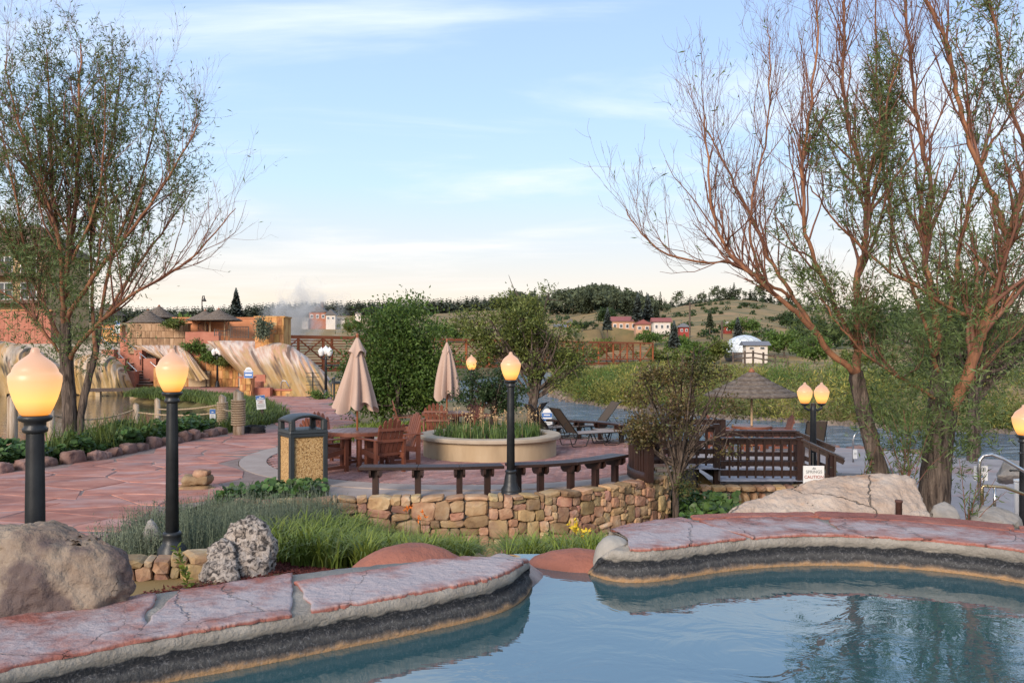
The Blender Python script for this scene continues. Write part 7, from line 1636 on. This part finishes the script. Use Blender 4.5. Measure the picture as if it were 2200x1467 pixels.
rope('rope sagging between the leftmost pond posts', 'a', 'b', .25, .2, .12); rope('upper rope sagging past the left willow trunk', 'b', 'c', .15, .15, .22); rope('rope sagging from the plant post to the wrapped posts', 'c', 'e', .25, .5, .1); rope('upper rope slanting up to the farther wrapped post', 'd', 'e', .35, .25, .08); rope('short rope joining the two wrapped posts', 'e', 'f', .4, .5, .06)
t = MB()
for i in range(9): n = 20; c = D(546, 921, 24.3); t.tube([(c.x + (.32 - .02 * (i % 3)) * math.cos(2 * math.pi * q / n), c.y + (.22) * math.sin(2 * math.pi * q / n), .03 + .022 * i + .01 * math.sin(q + i)) for q in range(n + 1)], .016, 6, False)
tag(t.build('hose_coil', m_frame, smooth=True), 'coiled dark hose beside the thick wrapped post', 'hose')
# ------------------------------------------------------------------ lower river terrace at right
m_deck = mat('pale_lavender_concrete', [(0.3, (0.27, 0.235, 0.235)), (0.7, (0.40, 0.36, 0.355))], 1.1, 0.8, 0.25, 18, second=((0.40, 0.19, 0.15), .35, .54, .64, .7))
LT = [(6.6, 16.2), (5.4, 13.6), (4.9, 11.2), (6.0, 9.9), (9.5, 9.6), (16, 11), (19, 15), (19, 20), (15.5, 22.6), (12.5, 24.0), (11, 26.0), (9, 27.2), (6.4, 27.0), (4.6, 25.4), (4.2, 22.5), (4.0, 19.9), (6.4, 19.6), (7.2, 18.4)]
tag(sheet(LT, -.655, .8, 'terrace_floor', m_deck), kind='structure')
lt = MB().prism(LT, -1.6, -.66).build('terrace_base', m_deck); lt['kind'] = 'structure'
tb = table('round table under the thatched umbrella', (PU.x, 25.8, -.65), .6)
place_chair(PU.x - .9, 25.9, -.65, R(-90), 'chair left of the thatched umbrella pole', 'chairs under the thatched umbrella'); place_chair(PU.x + .85, 25.9, -.65, R(90), 'chair right of the thatched umbrella pole', 'chairs under the thatched umbrella')
o = copy_tree(lproto); o.location = (9.0, 25.6, -.65); o.rotation_euler = (0, 0, R(80)); tag(o, 'dark sun lounger right of the thatched umbrella', 'sun lounger', 'sun loungers on the lower terrace')
for i in range(24):
    a = along([(4.3, 23), (4.9, 25.9), (6.5, 27.3), (9, 27.5), (11.2, 26.2), (12.8, 24.2), (15.8, 22.8), (19.2, 20.2)], (i + .5) / 24); r = random.uniform(.22, .42)
    o = boulder('bank_rock', 'grey brown rock lining the river edge of the lower terrace', [(a[0] + r * random.uniform(.6, 1) * sx, a[1] + .3 + r * random.uniform(.6, 1) * sy, -.85 + r * .8 * sz) for sx in (-1, 1) for sy in (-1, 1) for sz in (-1, .8)], m_edge, 3, .04, 3, i, 1, 'rock'); o['group'] = 'rocks along the river terrace'
# curved bench planter
bench('dark curved planter bench behind the caution sign', [(6.35, 18.05), (6.75, 17.55), (7.3, 17.45), (7.8, 17.8), (8.0, 18.4)], -.20, .42, .15, z0=-.66)
hr = empty('handrail', (0, 0, 0), label='curved steel grab rail left of the leaning willow trunk', cat='handrail'); p = P(1833, 992, -.65); MB().tube([p, p + Vector((0, 0, .62)), p + Vector((.05, 0, .74)), p + Vector((.16, 0, .80)), p + Vector((.3, .1, .78))], .024, 10).build('rail', m_steel, hr, True)
hr = empty('handrail', (0, 0, 0), label='large steel handrail curving down at the right edge', cat='handrail'); a = D(2104, 992, 12.4)
MB().tube([a - Vector((0, 0, 1.0)), a - Vector((0, 0, .06)), a + Vector((.01, 0, .03)), a + Vector((.06, 0, .09)), a + Vector((.17, -.02, .11)), a + Vector((.32, -.05, .05)), a + Vector((.75, -.15, -.22)), a + Vector((1.1, -.2, -.45))], .026, 12).build('rail', m_steel, hr, True)
hr = empty('handrail', (0, 0, 0), label='low brass coloured rail beside the small spa at lower right', cat='handrail'); a = D(2110, 1046, 11.6)
MB().tube([a + Vector((0, 0, -.4)), a, a + Vector((.02, 0, .02)), a + Vector((.30, 0, .0)), a + Vector((.62, -.1, -.12))], .022, 10).build('rail', mat('dull_brass', [(0.3, (.30, .24, .15)), (.7, (.38, .31, .2))], 4, .35, metal=.9), hr, True); MB().tube([a + Vector((.17, 0, 0)), a + Vector((.17, 0, -.4))], .02, 8).build('post', m_steel, hr, True)
t = empty('spa_pool', (8.35, 11.6, -.66), label='small sunken spa with dark tiled rim at the right edge', cat='pool'); MB().lathe([(1.15, 0), (1.15, .30), (.9, .31), (.9, .12)], 48).build('wall', m_redblock, t); MB().lathe([(.905, .10), (.02, .11)], 40).build('water', m_pond, t); MB().lathe([(.91, .12), (.905, .22), (.86, .22), (.86, .12)], 48).build('tile_band', m_trim, t)
boulder('boulder', 'pale grey boulder behind the right steel handrail', [D(x, y, d) for x, y, d in ((2135, 1022, 13.6), (2148, 988, 13.8), (2165, 982, 14), (2200, 990, 13.9), (2215, 1025, 13.6), (2140, 1040, 13.7), (2215, 1045, 14.4), (2160, 985, 14.6), (2140, 1040, 14.6))], m_greyrock, 4, .05, 2.5, 11)
p = D(2196, 1040, 13); t = empty('white_bucket', (p.x, 13, -.66), label='white cylindrical bin cut off by the right edge', cat='bin'); MB().lathe([(.10, 0), (.11, .95), (.115, .97), (.10, .99)], 20).build('body', m_white, t, True); MB().lathe([(.118, .99), (.118, 1.02), (.02, 1.04)], 20).build('lid', m_white, t, True)
p = P(1931, 1103, .75); t = empty('pipe_stub', (p.x, p.y, .74), label='rusty open pipe stub standing on the right pool rim', cat='pipe'); MB().lathe([(.030, 0), (.030, .115), (.036, .118), (.036, .14), (.022, .142), (.022, .02)], 18).build('pipe', mat('rust_brown_pipe', [(0.3, (.06, .028, .022)), (.7, (.11, .05, .038))], 12, .7, .4, 40), t, True)
crown_tree('willow_tree', 'third willow by the river edge behind the right trunk', (12.6, 23.3, -.8), 7.5, [(0, 0, 5.0, 2.2, 2.0, 2.2), (-1.2, 0, 3.6, 1.4, 1.4, 1.4), (1.6, 0, 3.8, 1.6, 1.4, 1.6)], 16000, (.15, .03), m_willow, .19, nlimb=50, clump=.32, gap=.3, split=.4)
MB().lathe([(.13, 0), (.13, .012), (.0, .014)], 24, tuple(D(2185, 1082, 11.0).to_2d()) + (-.655,)).build('drain_cover', m_frame); tag(bpy.data.objects['drain_cover'], 'dark round drain cover on the lower terrace', 'drain cover')
# ------------------------------------------------------------------ steam from the springs
m = bpy.data.materials.new('steam'); m.use_nodes = True; n = m.node_tree.nodes; l = m.node_tree.links; n.remove(n['Principled BSDF'])
pv = n.new('ShaderNodeVolumePrincipled'); pv.inputs['Color'].default_value = (.95, .95, .95, 1); co = n.new('ShaderNodeTexCoord'); nz = n.new('ShaderNodeTexNoise'); nz.inputs['Scale'].default_value = .42; nz.inputs['Detail'].default_value = 5; nz.inputs['Distortion'].default_value = .8; l.new(co.outputs['Object'], nz.inputs['Vector'])
ln = n.new('ShaderNodeVectorMath'); ln.operation = 'LENGTH'; mp = n.new('ShaderNodeMapping'); mp.inputs['Scale'].default_value = (1 / 4.4, 1 / 3.4, 1 / 4.6); l.new(co.outputs['Object'], mp.inputs[0]); l.new(mp.outputs[0], ln.inputs[0])
mr = n.new('ShaderNodeMapRange'); l.new(ln.outputs['Value'], mr.inputs[0]); mr.inputs[1].default_value = 1.0; mr.inputs[2].default_value = .2; mr.inputs[3].default_value = -.25; mr.inputs[4].default_value = .12
ad = n.new('ShaderNodeMath'); ad.operation = 'ADD'; l.new(mr.outputs[0], ad.inputs[0]); l.new(nz.outputs[0], ad.inputs[1]); m2 = n.new('ShaderNodeMapRange'); l.new(ad.outputs[0], m2.inputs[0]); m2.inputs[1].default_value = .45; m2.inputs[2].default_value = .68; m2.inputs[4].default_value = .9; l.new(m2.outputs[0], pv.inputs['Density']); l.new(pv.outputs[0], n['Material Output'].inputs['Volume'])
bm = bmesh.new(); bmesh.ops.create_icosphere(bm, subdivisions=3, radius=1.0); bmesh.ops.scale(bm, vec=(4.5, 3.5, 4.7), verts=bm.verts[:]); me = bpy.data.meshes.new('steam'); bm.to_mesh(me); bm.free(); o = link_mesh('steam', me, m); p = D(640, 675, 68); o.location = p; tag(o, 'white steam drifting up behind the orange stone pillar', 'steam', kind='stuff')
